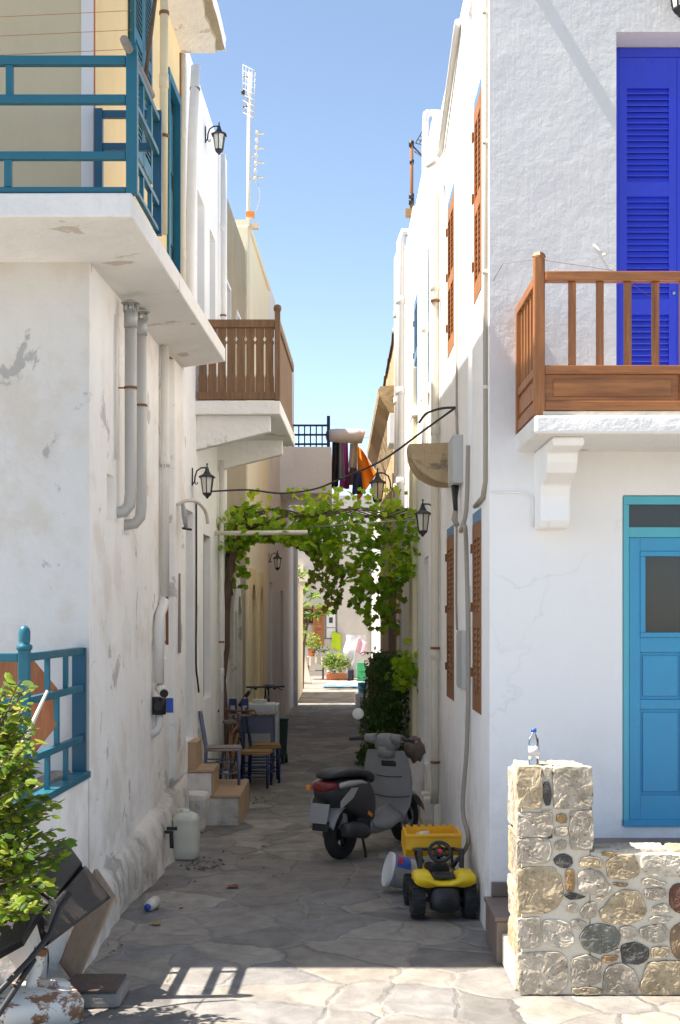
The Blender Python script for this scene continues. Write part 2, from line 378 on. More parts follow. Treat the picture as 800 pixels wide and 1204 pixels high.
M['scoot_grey'] = paint('dusty_grey_plastic', (0.27,0.265,0.26), 0.55, 0.35, (0.26,0.25,0.24), scale=6, var=0.3)
M['scoot_mid'] = paint('dull_grey_plastic', (0.21,0.205,0.195), 0.55, 0.35, (0.3,0.29,0.27), scale=6, var=0.25)
M['end_wall'] = plaster('far_whitewash', (0.52,0.48,0.43), dirt_amt=0.4, bs=0.8, streak=0.15)
M['scoot_silver'] = paint('silver_paint', (0.42,0.41,0.38), 0.45, 0.2, (0.5,0.48,0.44), 0.3)
M['scoot_dark'] = paint('charcoal_panel', (0.035,0.036,0.04), 0.4, 0.25, (0.09,0.09,0.09), scale=7)
M['red'] = paint('red_plastic', (0.17,0.012,0.016), 0.25, 0.0)
M['redbright'] = paint('bright_red_plastic', (0.7,0.02,0.03), 0.35, 0.0)
M['amber'] = paint('amber_plastic', (0.75,0.24,0.02), 0.3, 0.0)
M['yellowp'] = paint('yellow_toy_plastic', (0.86,0.60,0.015), 0.42, 0.2, (0.6,0.43,0.05), scale=9)
M['yellowp2'] = paint('orange_yellow_toy_plastic', (0.86,0.45,0.01), 0.42, 0.2, (0.6,0.33,0.05), scale=9)
M['whitep'] = paint('white_plastic', (0.74,0.73,0.72), 0.4, 0.15)
M['labelblue'] = paint('blue_printed_label', (0.05,0.13,0.5), 0.4, 0.5, (0.6,0.6,0.65), scale=14)
M['bluep'] = paint('blue_plastic', (0.02,0.09,0.45), 0.4, 0.0)
M['bucketblue'] = paint('turquoise_plastic', (0.02,0.33,0.5), 0.4, 0.0)
M['greenp'] = paint('green_plastic', (0.03,0.30,0.12), 0.5, 0.0)
M['darkgreen'] = paint('dark_green_plastic', (0.02,0.05,0.035), 0.5, 0.1)
M['milky'] = paint('milky_plastic', (0.62,0.60,0.50), 0.35, 0.15, (0.5,0.47,0.38), scale=4)
M['clear'] = glass('clear_bottle_plastic', (0.95,0.97,0.98))
M['film'] = paint('white_plastic_film', (0.55,0.55,0.57), 0.2, 0.3, (0.6,0.62,0.66), scale=5)
M['pinkfilm'] = paint('pink_printed_film', (0.62,0.34,0.40), 0.25, 0.5, (0.9,0.7,0.2), scale=6)
for k, c in dict(orange=(0.85,0.27,0.01), pink=(0.42,0.06,0.28), lilac=(0.36,0.34,0.42), darkcloth=(0.025,0.025,0.04), brownc=(0.13,0.085,0.07), cream_cloth=(0.55,0.49,0.40), navyc=(0.035,0.04,0.10), lime=(0.48,0.62,0.02), bag=(0.14,0.10,0.08), greyc=(0.55,0.53,0.55), bluemat=(0.05,0.22,0.5)).items():
    M[k] = paint('cloth_'+k, c, 0.9, 0.1, [min(1, x*1.3) for x in c], bs=0.3, scale=25)
M['leaf_vine'] = leafmat('vine_leaf', [(0.07,0.15,0.012),(0.15,0.28,0.018),(0.28,0.42,0.028),(0.45,0.50,0.05)], 0.58)
M['leaf_hang'] = leafmat('hanging_vine_leaf', [(0.10,0.17,0.02),(0.18,0.26,0.03),(0.28,0.20,0.05)], 0.6)
M['leaf_ivy'] = leafmat('dark_shrub_leaf', [(0.03,0.07,0.015),(0.06,0.12,0.022),(0.10,0.18,0.03)], 0.35)
M['leaf_shrub'] = leafmat('citrus_leaf', [(0.04,0.09,0.010),(0.09,0.17,0.015),(0.20,0.27,0.02),(0.36,0.36,0.04)], 0.4)
M['leaf_bright'] = leafmat('bright_leaf', [(0.06,0.13,0.02),(0.15,0.24,0.03),(0.28,0.32,0.05)], 0.4)

def wickermat():
    m, t, b = nodes('dark_wicker'); v = tc(t, (1,1,1), 'UV')
    br = t.nodes.new('ShaderNodeTexChecker'); 
    w1 = t.nodes.new('ShaderNodeTexWave'); w1.wave_type = 'BANDS'; w1.bands_direction = 'X'; w1.inputs['Scale'].default_value = 11; t.links.new(v, w1.inputs['Vector'])
    w2 = t.nodes.new('ShaderNodeTexWave'); w2.wave_type = 'BANDS'; w2.bands_direction = 'Y'; w2.inputs['Scale'].default_value = 17; t.links.new(v, w2.inputs['Vector'])
    h = math_(t, 'ADD', math_(t, 'MULTIPLY', w1.outputs['Fac'], 0.55), math_(t, 'MULTIPLY', w2.outputs['Fac'], 0.55))
    c = mixc(t, ramp(t, h, [(0.2,(0,0,0)),(0.9,(1,1,1))]), (0.008,0.007,0.007), (0.05,0.039,0.033))
    t.links.new(c, b.inputs['Base Color']); b.inputs['Roughness'].default_value = 0.45
    bump(t, b, h, 0.45, 0.006); return m
M['wicker'] = wickermat()
def groundmat():
    m, t, b = nodes('flagstone_paving'); v = tc(t, (1.0, 0.8, 1))
    dn = t.nodes.new('ShaderNodeTexNoise'); dn.inputs['Scale'].default_value = 2.2; dn.inputs['Detail'].default_value = 4; t.links.new(v, dn.inputs['Vector'])
    sub = t.nodes.new('ShaderNodeVectorMath'); sub.operation = 'MULTIPLY_ADD'; sub.inputs[1].default_value = (0.32,0.32,0); t.links.new(dn.outputs['Color'], sub.inputs[0]); t.links.new(v, sub.inputs[2])
    vo = t.nodes.new('ShaderNodeTexVoronoi'); vo.feature = 'DISTANCE_TO_EDGE'; vo.inputs['Scale'].default_value = 2.1; vo.inputs['Randomness'].default_value = 0.9; t.links.new(sub.outputs[0], vo.inputs['Vector'])
    vc = t.nodes.new('ShaderNodeTexVoronoi'); vc.feature = 'F1'; vc.inputs['Scale'].default_value = 2.1; vc.inputs['Randomness'].default_value = 0.9; t.links.new(sub.outputs[0], vc.inputs['Vector'])
    sx = t.nodes.new('ShaderNodeSeparateColor'); t.links.new(vc.outputs['Color'], sx.inputs[0])
    c = ramp(t, sx.outputs[0], [(0.0,(0.19,0.182,0.175)),(0.3,(0.29,0.265,0.23)),(0.6,(0.245,0.24,0.24)),(0.8,(0.33,0.30,0.26)),(1.0,(0.37,0.345,0.305))])
    n = noise_(t, v, 5, 8, 0.68, 0.3); c = mixc(t, ramp(t, n, [(0.3,(0,0,0)),(0.75,(1,1,1))]), mixc(t, 1.0, c, (0.62,0.60,0.58), 'MULTIPLY'), mixc(t, 1.0, c, (1.18,1.16,1.12), 'MULTIPLY'))
    joint = ramp(t, vo.outputs['Distance'], [(0.0,(1,1,1)),(0.016,(1,1,1)),(0.034,(0,0,0))])
    jn = noise_(t, v, 1.3, 3); jv = math_(t, 'MULTIPLY', joint, ramp(t, jn, [(0.38,(0.2,0.2,0.2)),(0.6,(0.95,0.95,0.95))]))
    c = mixc(t, math_(t, 'MULTIPLY', jv, 0.6), c, mixc(t, ramp(t, noise_(t, v, 0.8, 3), [(0.45,(0,0,0)),(0.55,(1,1,1))]), (0.13,0.12,0.105), (0.36,0.335,0.30)))
    st = noise_(t, v, 0.7, 6, 0.65); c = mixc(t, math_(t, 'MULTIPLY', ramp(t, st, [(0.55,(0,0,0)),(0.70,(1,1,1))]), 0.3), c, (0.19,0.175,0.16))
    t.links.new(c, b.inputs['Base Color']); b.inputs['Roughness'].default_value = 0.78; b.inputs['Specular IOR Level'].default_value = 0.3
    edge = ramp(t, vo.outputs['Distance'], [(0.0,(0,0,0)),(0.06,(1,1,1))])
    n1 = bump(t, b, edge, 0.8, 0.016); n2 = bump(t, b, n, 0.5, 0.02, n1); bump(t, b, noise_(t, v, 45, 4, 0.6), 0.3, 0.004, n2)
    return m
M['ground'] = groundmat()
# ------------------------------------------------------------------ setting: ground
g = MB(); g.face([(-120,-60,0),(120,-60,0),(120,260,0),(-120,260,0)])
tag(g.build('ground', M['ground']), kind='structure')
uL = Vector((0.0256,1,0)).normalized(); nL = Vector((uL.y,-uL.x,0))
UX = Vector((1,0,0)); UY = Vector((0,1,0)); NF = Vector((0,-1,0)); NX = Vector((-1,0,0))
def PL(Y, z, off=0.0): return Vector((XL(Y),Y,z))+nL*off
def louver_leaf(mb, o, u, n, w_, h, panels, stile=0.06, th=0.04, pitch=0.045, mid=False, rec=0.018):
    """frame of stiles and rails with tilted slats between; o = lower corner on the back plane"""
    o = Vector(o)
    mb.obox(o, u, n, (0,stile), (0,th), (0,h)); mb.obox(o, u, n, (w_-stile,w_), (0,th), (0,h))
    edges = [0]+[z for p in panels for z in p]+[h]
    for i in range(0, len(edges), 2): mb.obox(o, u, n, (stile,w_-stile), (0.001,th-0.001), (edges[i],edges[i+1]))
    if mid: mb.obox(o, u, n, (w_/2-0.025,w_/2+0.025), (0.0015,th-0.0015), (panels[0][0],panels[-1][1]))
    mb.obox(o, u, n, (stile*0.5,w_-stile*0.5), (0.002,0.008), (panels[0][0]-0.01,panels[-1][1]+0.01))
    for a, b in panels:
        k = max(2, int((b-a)/pitch)); p = (b-a)/k
        for i in range(k):
            z = a+p*i
            A = o+u*stile; B = o+u*(w_-stile)
            pts = [(th-0.007, z+0.002), (th-0.004, z+0.008), (th-0.020, z+p*1.02), (th-0.026, z+p*0.95)]
            V = [[mb.bm.verts.new(Q+n*x+Vector((0,0,zz))) for x, zz in pts] for Q in (A, B)]
            for q in range(4): mb.bm.faces.new([V[0][q], V[0][(q+1)%4], V[1][(q+1)%4], V[1][q]])
    return mb
def railing(mb, p0, p1, zs, r=0.02, posts=(), pr=0.02):
    pass

# ================================================================== LEFT ROW
# ---- corner house ------------------------------------------------
h1 = thing('corner_house', 'near left two storey house, white below and yellow above, with teal railed balcony', 'house', (XL(11.5),11.5,0))
Y0, Y1 = 9.4, 13.9
mb = MB()
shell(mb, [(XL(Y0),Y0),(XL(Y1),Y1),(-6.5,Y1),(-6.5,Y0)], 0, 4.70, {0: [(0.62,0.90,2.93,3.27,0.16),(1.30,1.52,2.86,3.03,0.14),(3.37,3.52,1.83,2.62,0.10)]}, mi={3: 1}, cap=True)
mb.build('lower_wall', [M['white_old'], M['shaded_front']], h1, bevel=0.018, weld=True)
mb = MB()
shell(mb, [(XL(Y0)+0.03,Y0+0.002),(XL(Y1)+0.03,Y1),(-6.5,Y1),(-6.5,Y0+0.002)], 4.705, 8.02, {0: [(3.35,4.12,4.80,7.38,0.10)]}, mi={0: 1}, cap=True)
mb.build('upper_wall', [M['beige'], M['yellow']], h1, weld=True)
mb = MB(); mb.obox((XL(Y0)+0.03,Y0,0), UX, NF, (-0.085,0.002), (0,0.012), (4.87,8.0)); mb.build('corner_trim', M['greywhite'], h1, bevel=0.004)
mb = MB(); mb.obox((XL(Y0)+0.03,Y0,0), UX, NF, (0.0022,0.012), (-0.002,0.009), (4.87,8.0)); mb.build('red_edge_strip', M['terracotta'], h1)
mb = MB(); louver_leaf(mb, PL(10.72,5.9,0.042), uL, nL, 0.43, 1.95, [(0.12,0.9),(1.0,1.85)]); mb.build('shutter', M['teal'], h1)
mb = MB(); louver_leaf(mb, PL(11.17,5.9,0.042), uL, nL, 0.43, 1.95, [(0.12,0.9),(1.0,1.85)]); mb.build('shutter', M['teal'], h1)
mb = MB(); mb.obox(PL(12.76,4.81,-0.065), uL, nL, (0,0.76), (0,0.04), (0,2.5))
for a, b in ((0.08,0.34),(0.42,0.68)):
    for c, d in ((0.2,0.9),(1.05,1.6),(1.75,2.35)): mb.obox(PL(12.76,4.81,-0.025), uL, nL, (a,b), (0,0.012), (c,d))
for a, b in ((-0.01,0.05),(0.71,0.77)): mb.obox(PL(12.76,4.81,-0.02), uL, nL, (a,b), (0.013,0.075), (0,2.56))
mb.obox(PL(12.76,4.81,-0.02), uL, nL, (0.05,0.71), (0.013,0.074), (2.47,2.555))
mb.build('balcony_door', M['teal'], h1)
# balcony slab wraps the corner
fx, fy, bx, by = -1.27, 8.40, -1.133, 13.74
mb = MB()
top = [(-6.5,fy,4.815),(fx,fy,4.83),(bx,by,4.93),(XL(by)-0.02,by,4.93),(XL(Y0)-0.02,Y0+0.02,4.85),(-6.5,Y0+0.02,4.83)]
bot = [(-6.5,fy,4.67),(fx,fy,4.68),(bx,by,4.79),(XL(by)-0.02,by,4.72),(XL(Y0)-0.02,Y0+0.02,4.66),(-6.5,Y0+0.02,4.66)]
T = [mb.v(p) for p in top]; B = [mb.v(p) for p in bot]
mb.bm.faces.new(T); mb.bm.faces.new(B[::-1])
for i in range(6): mb.bm.faces.new([T[i],B[i],B[(i+1)%6],T[(i+1)%6]])
sl1 = mb.build('balcony_slab', M['slab_white'], h1, bevel=0.012)
# balcony railing (teal)
def rail_set(house, base):
    r = MB()
    zt, zu, zm, zb = 5.66, 5.42, 5.07, 4.86
    x1, y1 = fx-0.005, fy+0.05
    for z, t in ((zt,0.056),(zu,0.054),(zm,0.05),(zb,0.034)):
        r.box((-6.4,y1-t/2,z-t/2),(x1-0.036,y1+t/2,z+t/2), bev=0.008)
    r.build('front_rail', M['teal'], house)
    r = MB(); r.box((x1-0.035,y1-0.035,4.83),(x1+0.035,y1+0.035,5.72), bev=0.008); r.lathe([(0.03,0.0),(0.036,0.01),(0.034,0.04),(0.026,0.06),(0,0.07)],(x1,y1,5.715))
    r.build('corner_post', M['teal'], house)
    k = 0
    for i in range(12):
        x = x1-0.76-0.76*i
        if x < -6.3: break
        for (a, b, dx) in ((zb+0.018,zm-0.026,-0.01),(zu+0.028,zt-0.029,0)):
            r = MB(); r.box((x+dx-0.022,y1-0.019,a),(x+dx+0.022,y1+0.019,b)); r.build('baluster', M['teal'], house)
    # side return along the alley, then cross rail back to the house corner
    ya, yb = y1+0.036, 9.42
    ex = lambda Y: x1+0.0256*(Y-y1)
    r = MB()
    for z, t in ((zt,0.04),(zu,0.036),(zm,0.036),(zb+0.03,0.03)):
        r.obox((ex(ya),ya,z), uL, nL, (0,yb-ya), (-t/2,t/2), (-t/2,t/2), bev=0.006)
    r.build('side_rail', M['teal'], house)
    r = MB(); r.obox((ex(yb),yb+0.001,4.86), uL, nL, (0,0.05), (-0.03,0.03), (0,0.86)); r.build('end_post', M['teal_dark'], house)
    for Y in (8.78, 9.1):
        r = MB(); r.obox((ex(Y),Y,zb+0.046), uL, nL, (0,0.035), (-0.014,0.014), (0,zm-zb-0.065)); r.build('baluster', M['teal'], house)
        r = MB(); r.obox((ex(Y),Y,zu+0.019), uL, nL, (0,0.035), (-0.014,0.014), (0,zt-zu-0.04)); r.build('baluster', M['teal'], house)
    r = MB()
    for z in (5.665, 5.44): r.box((XL(9.45)+0.101,9.34,z-0.025),(ex(9.45)-0.032,9.375,z+0.025))
    r.box((XL(9.45)+0.045,9.33,4.86),(XL(9.45)+0.10,9.385,5.70))
    r.build('cross_rail', M['teal_dark'], house)
rail_set(h1, None)
# roof canopy with broken edge
mb = MB()
n = 34
outer = [(-1.156+0.0256*(i/n*5.54-4.45)-(0.035*abs(noise.noise(Vector((i*0.9,3,0))))), 8.18+i/n*5.54) for i in range(n+1)]
inner = [(XL(y)-0.05, y) for x, y in outer]
Z = 7.9
for i in range(n):
    (x0,y0),(x1,y1) = outer[i], outer[i+1]; (a0,b0),(a1,b1) = inner[i], inner[i+1]
    e0 = x0-0.09-0.05*noise.noise(Vector((i*1.3,0,1))); e1 = x1-0.09-0.05*noise.noise(Vector((i*1.3+1.3,0,1)))
    mb.face([(a0,b0,Z),(e0,y0,Z),(e1,y1,Z),(a1,b1,Z)], 0); mb.face([(e0,y0,Z),(e0+0.008,y0,Z+0.03),(e1+0.008,y1,Z+0.03),(e1,y1,Z)], 1)
    mb.face([(e0+0.008,y0,Z+0.03),(x0,y0,Z+0.034),(x1,y1,Z+0.034),(e1+0.008,y1,Z+0.03)], 1)
    mb.face([(x0,y0,Z+0.034),(x0+0.01,y0,Z+0.15),(x1+0.01,y1,Z+0.15),(x1,y1,Z+0.034)], 0)
    mb.face([(a0,b0,Z+0.15),(x0+0.01,y0,Z+0.15),(x1+0.01,y1,Z+0.15),(a1,b1,Z+0.15)], 0)
mb.box((-6.5,8.16,Z+0.001),(-1.30,8.18,Z+0.149),0); mb.box((-6.5,8.181,Z+0.001),(XL(8.18)-0.051,9.38,Z+0.148),0); mb.box((XL(13.72)-0.05,13.72,Z+0.031),(-1.13,13.735,Z+0.149),0)
mb.build('roof_canopy', [M['slab_white'], M['concrete']], h1)
# rough plinth
mb = MB()
def plinth(u, v):
    Y = 8.2+u*5.7
    wv = noise.noise(Vector((Y*1.3,v*2,0)))*0.05
    hgt = 0.30+0.05*(Y-8.4)+0.05*noise.noise(Vector((Y*1.9,7,0)))
    thick = (0.13+0.03*math.sin(Y*1.7)+0.03*noise.noise(Vector((Y*2.7,2,0))))*min(1,max(0,(Y-8.2)/0.2))**0.6
    prof = [(thick,0.0),(thick*0.95,0.3),(thick*0.85,0.7),(thick*0.55,0.95),(0.10*thick,1.04),(-0.03,1.08)]
    k = v*(len(prof)-1); i = min(int(k), len(prof)-2); f = k-i
    a = prof[i][0]*(1-f)+prof[i+1][0]*f; z = (prof[i][1]*(1-f)+prof[i+1][1]*f)*hgt
    p = PL(Y, z, a+(wv*0.5 if v < 0.8 else 0)); return p
mb.grid(plinth, 110, 15)
mb.build('plinth', M['white_dirty'], h1)
# low front terrace with its railing
mb = MB(); tx = XL(8.6)
shell(mb, [(XL(7.76)-0.004,7.76),(XL(9.4)-0.004,9.4),(-6.5,9.4),(-6.5,7.76)], 0, 1.10, cap=True)
mb.build('terrace', M['white_old'], h1, bevel=0.015, weld=True)
mb = MB(); mb.obox(PL(7.74,1.101,0.0), uL, nL, (0,1.66), (-0.10,0.012), (0,0.045), bev=0.006); mb.box((-6.5,7.735,1.102),(XL(7.8)-0.1,7.83,1.145), bev=0.006)
mb.build('terrace_sill', M['teal'], h1)
pc = PL(7.82,0,-0.045)
mb = MB(); mb.box((pc.x-0.032,7.79,1.146),(pc.x+0.032,7.854,2.02), bev=0.006)
mb.lathe([(0.036,0),(0.046,0.008),(0.046,0.028),(0.030,0.038),(0.033,0.055),(0.035,0.10),(0.030,0.125),(0.018,0.14),(0,0.144)],(pc.x,7.822,2.015)); mb.build('terrace_post', M['teal'], h1)
mb = MB()
for z, t in ((1.975,0.05),(1.72,0.045),(1.375,0.045)):
    mb.obox(PL(7.86,z,-0.045), uL, nL, (0,1.50), (-0.02,0.02), (-t/2,t/2), bev=0.006); mb.box((-6.5,7.80,z-t/2),(pc.x-0.034,7.84,z+t/2), bev=0.006)
mb.build('terrace_rail', M['teal'], h1)
mb = MB(); mb.obox(PL(9.33,1.147,-0.045), uL, nL, (0,0.05), (-0.06,0.03), (0,0.85)); mb.build('wall_post', M['teal_dark'], h1)
for Y, a, b in ((8.35,1.743,1.95),(8.85,1.743,1.95),(8.6,1.398,1.697),(8.35,1.146,1.352),(8.85,1.146,1.352)):
    mb = MB(); mb.obox(PL(Y,a,-0.045), uL, nL, (0,0.045), (-0.014,0.014), (0,b-a)); mb.build('baluster', M['teal'], h1)
for i in range(9):
    mb = MB(); x = pc.x-0.4-i*0.5; mb.box((x,7.806,1.398),(x+0.03,7.834,1.697)); mb.build('baluster', M['teal'], h1)
# white pilaster at end of the house
mb = MB(); mb.obox(PL(13.1,0.62,0.0), uL, nL, (0,0.78), (-0.02,0.055), (0,4.08), bev=0.015); mb.build('pilaster', M['white_old'], h1)

# ---- white terraced house with wooden balcony ---------------------
h2 = thing('white_terraced_house', 'tall white left house with recessed grey openings behind brown plank balcony', 'house', (XL(16),16,0))
mb = MB(); a, b = 13.902, 17.9
shell(mb, [(XL(a),a),(XL(b),b),(-6.5,b),(-6.5,a)], 0, 8.25,
  {0: [(0.36,0.96,0.90,3.35,0.14),(1.28,1.42,1.50,2.35,0.08),(1.85,2.55,1.25,3.18,0.12),(1.30,1.95,4.75,7.0,0.14),(2.45,3.05,4.75,6.9,0.14)]})
mb.build('wall', M['white'], h2, bevel=0.02, weld=True)
def panel_door(house, P, u, n, w_, h, mat, name='door'):
    m_ = MB(); m_.obox(P, u, n, (0.002,w_-0.002), (0.0015,0.035), (0.002,h-0.002))
    for c, d in ((0.1,0.42),(0.47,0.92)): m_.obox(P, u, n, (0.09*w_/0.6,w_-0.09*w_/0.6), (0.035,0.047), (c*h,d*h))
    return m_.build(name, mat, house)
panel_door(h2, PL(14.262,0.9,-0.135), uL, nL, 0.6, 2.44, M['greycab'])
panel_door(h2, PL(15.752,1.25,-0.115), uL, nL, 0.7, 1.92, M['greywood'], 'window_shutter')
panel_door(h2, PL(15.202,4.76,-0.135), uL, nL, 0.65, 2.2, M['greycab'], 'upper_door'); panel_door(h2, PL(16.352,4.76,-0.135), uL, nL, 0.6, 2.1, M['greycab'], 'upper_door')
mb = MB(); mb.obox(PL(17.55,0,0), uL, nL, (0,0.3), (-0.02,0.05), (0,8.2), bev=0.01); mb.build('pilaster', M['white'], h2)
# balcony slab and bracket
fy2, by2, ox = 15.0, 17.8, -0.63
mb = MB()
P4 = [(XL(fy2)-0.03,fy2),(ox,fy2),(ox+0.0256*2.8,by2),(XL(by2)-0.03,by2)]
T = [mb.v((*p,4.60)) for p in P4]; B = [mb.v((*p,4.45)) for p in P4]
mb.bm.faces.new(T); mb.bm.faces.new(B[::-1])
for i in range(4): mb.bm.faces.new([T[i],B[i],B[(i+1)%4],T[(i+1)%4]])
mb.build('balcony_slab', M['slab_white'], h2, bevel=0.012)
for yy, dx in ((15.10,0.0),(17.2,0.05)):
    mb = MB(); x0 = XL(yy)-0.03; mb.prism([(x0,4.06),(-0.745+dx,4.275),(-0.745+dx,4.449),(x0,4.449)], (0,yy,0), (1,0,0), (0,0,1), -0.14); mb.build('bracket', M['slab_white'], h2, bevel=0.008)
br = []
mb = MB(); zt = 5.50
mb.box((XL(fy2)+0.02,fy2+0.01,zt-0.09),(ox-0.065,fy2+0.08,zt), bev=0.008); mb.box((XL(fy2)+0.02,fy2+0.015,4.615),(ox-0.065,fy2+0.075,4.70), bev=0.005)
mb.obox((ox-0.04,fy2+0.08,zt-0.09), uL, nL, (0,2.65), (-0.035,0.035), (0,0.09), bev=0.006); mb.obox((ox-0.04,fy2+0.08,4.615), uL, nL, (0,2.65), (-0.03,0.03), (0,0.085))
mb.build('balcony_rail', M['oldbal'], h2)
mb = MB(); mb.box((ox-0.063,fy2+0.005,4.602),(ox-0.002,fy2+0.085,5.60), bev=0.008); mb.lathe([(0.03,0),(0.04,0.01),(0.045,0.04),(0.035,0.07),(0,0.085)],(ox-0.033,fy2+0.045,5.59)); mb.build('balcony_post', M['oldbal'], h2)
nb = 8; wtot = (ox-0.07)-(XL(fy2)+0.03); pw = wtot/nb
for i in range(nb):
    x = XL(fy2)+0.03+i*pw; c = 0.010; e = 0.002
    poly = [(e,0),(pw-e,0),(pw-e,0.16),(pw-c,0.2),(pw-c,0.52),(pw-c+0.012,0.55),(pw-c-0.008,0.585),(pw-e,0.62),(pw-e,0.71),(e,0.71),(e,0.62),(c+0.008,0.585),(c-0.012,0.55),(c,0.52),(c,0.2),(e,0.16)]
    mb = MB(); mb.prism(poly, (x,fy2+0.055,4.70), (1,0,0), (0,0,1), 0.022, bev=0); mb.build('plank', M['oldbal'], h2)
for i in range(14):
    Y = fy2+0.10+i*0.185
    mb = MB(); mb.obox((ox-0.04+0.0256*(Y-fy2),Y,4.70), uL, nL, (0,0.165), (-0.012,0.012), (0,0.71)); mb.build('plank', M['oldbal'], h2)

# ---- bare concrete house -----------------------------------------
h3 = thing('bare_concrete_house', 'unpainted brown rendered house front with small white barred windows, behind vine trunk', 'house', (XL(19.5),19.5,0))
a, b = 17.902, 21.3
mb = MB(); shell(mb, [(XL(a)-0.03,a),(XL(b)-0.03,b),(-6.5,b),(-6.5,a)], 0, 7.95, {0: [(0.45,1.05,6.15,6.80,0.08),(1.9,2.5,6.15,6.70,0.08),(0.55,1.05,1.1,2.75,0.14),(1.7,2.2,0.9,2.70,0.14)]}, mi={0:0})
mb.build('wall', M['concrete'], h3, weld=True)
for Y, hh in ((18.35,0.65),(19.8,0.55)):
    mb = MB(); P = PL(Y+0.002,6.152,-0.10)
    for u0, u1 in ((0,0.05),(0.55,0.6)): mb.obox(P, uL, nL, (u0,u1), (0,0.09), (0,hh-0.004))
    for z0, z1 in ((0,0.05),(hh-0.054,hh-0.004)): mb.obox(P, uL, nL, (0.05,0.55), (0.001,0.089), (z0,z1))
    for k in range(1,5): mb.obox(P, uL, nL, (0.05+k*0.1-0.012,0.05+k*0.1+0.012), (0.02,0.05), (0.05,hh-0.054))
    mb.build('barred_window', M['whitep'], h3)
    
for Y, z0, z1 in ((18.38,0.9,2.95),(19.52,0.7,2.95)):      # pointed white surrounds
    w_ = 0.66; pts = [(-0.02,0),(0.08,0),(0.08,1.55)]+[(0.08+0.25*(1-math.cos(t)),1.55+0.28*math.sin(t)) for t in [i*math.pi/8 for i in range(1,8)]]+[(0.58,1.55),(0.58,0),(0.68,0),(0.68,1.6),(0.33,2.1),(-0.02,1.6)]
    mb = MB(); mb.prism(pts, PL(Y,z0,-0.025), uL, (0,0,1), 0.05); mb.build('arched_surround', M['white_dirty'], h3)
mb = MB(); mb.obox(PL(17.95,0,-0.03), uL, nL, (0,0.35), (0,0.03), (0,2.2)); mb.jitter(0.012, 3); mb.build('stained_patch', M['white_dirty'], h3)

# ---- yellow house -------------------------------------------------
h4 = thing('pale_yellow_house', 'pale yellow narrow house with two tall arched openings on the left', 'house', (XL(23.5),23.5,0))
a, b = 21.302, 25.6
mb = MB(); shell(mb, [(XL(a),a),(XL(b),b),(-6.5,b),(-6.5,a)], 0, 8.35, {0: [(0.45,1.15,0.75,2.75,0.16),(2.1,2.7,0.75,2.75,0.16)]})
mb.build('wall', M['cream'], h4, bevel=0.02, weld=True)
for Y, w_ in ((21.75,0.7),(23.4,0.6)):
    pts = [(-0.14,-0.7),(0,-0.7),(0,1.65)]+[(w_/2-w_/2*math.cos(t),1.65+0.36*math.sin(t)) for t in [i*math.pi/10 for i in range(1,10)]]+[(w_,1.65),(w_,-0.7),(w_+0.14,-0.7),(w_+0.14,2.25),(-0.14,2.25)]
    mb = MB(); mb.prism(pts, PL(Y,0.75,-0.005), uL, (0,0,1), 0.04); mb.build('arched_frame', M['yellow'], h4)
    mb = MB(); mb.obox(PL(Y,0.76,-0.15), uL, nL, (0.002,w_-0.002), (0,0.03), (0,1.95)); mb.obox(PL(Y,0.76,-0.12), uL, nL, (w_/2-0.03,w_/2+0.03), (0,0.03), (0,1.94)); mb.build('shutter', M['plankdoor'], h4)
mb = MB(); mb.obox(PL(21.32,8.351,0), uL, nL, (0,4.2), (-0.2,0.03), (0,0.1)); mb.build('parapet', M['cream'], h4)

# ---- grey white house with bridge balcony -------------------------
h5 = thing('grey_white_house', 'long grey white left house with solid white balcony over the alley', 'house', (XL(30),30,0))
a, b = 25.602, 34.2
mb = MB(); shell(mb, [(XL(a)-0.01,a),(XL(b)-0.01,b),(-6.5,b),(-6.5,a)], 0, 8.6, {0: [(0.5,1.2,0.9,2.9,0.1),(3.6,4.4,0.6,2.8,0.12)]})
mb.build('wall', M['greywhite'], h5, bevel=0.02, weld=True)
panel_door(h5, PL(26.105,0.9,-0.105), uL, nL, 0.7, 2.0, M['greycab'], 'shutter'); panel_door(h5, PL(29.205,0.6,-0.125), uL, nL, 0.8, 2.2, M['greywood'])
mb = MB(); mb.obox(PL(34.0,0,-0.01), uL, nL, (0,0.25), (0,0.10), (0,5.0)); mb.build('corner_pilaster', M['greywhite'], h5, bevel=0.02)
mb = MB(); bx0 = XL(29)-0.03; bx1 = -0.127
mb.box((bx0,29,4.86),(bx1,29.12,5.86)); mb.box((bx1-0.12,29.121,4.861),(bx1-0.001,32,5.859)); mb.box((bx0,29.121,4.862),(bx1-0.121,32,5.02)); mb.box((bx0,31.9,5.021),(bx1-0.121,31.999,5.858))
mb.build('balcony_box', M['white'], h5, bevel=0.02)
mb = MB()
for z in (5.92, 6.12, 6.32): mb.box((bx0,29.04,z-0.02),(bx1-0.10,29.08,z+0.02))
mb.box((bx1-0.10,29.01,5.861),(bx1-0.03,29.09,6.52))
mb.build('balcony_rail', M['navyc'], h5)
for i in range(8):
    x = bx1-0.2-i*0.125; mb = MB(); mb.box((x-0.014,29.045,5.862),(x+0.014,29.075,6.319)); mb.build('baluster', M['navyc'], h5)
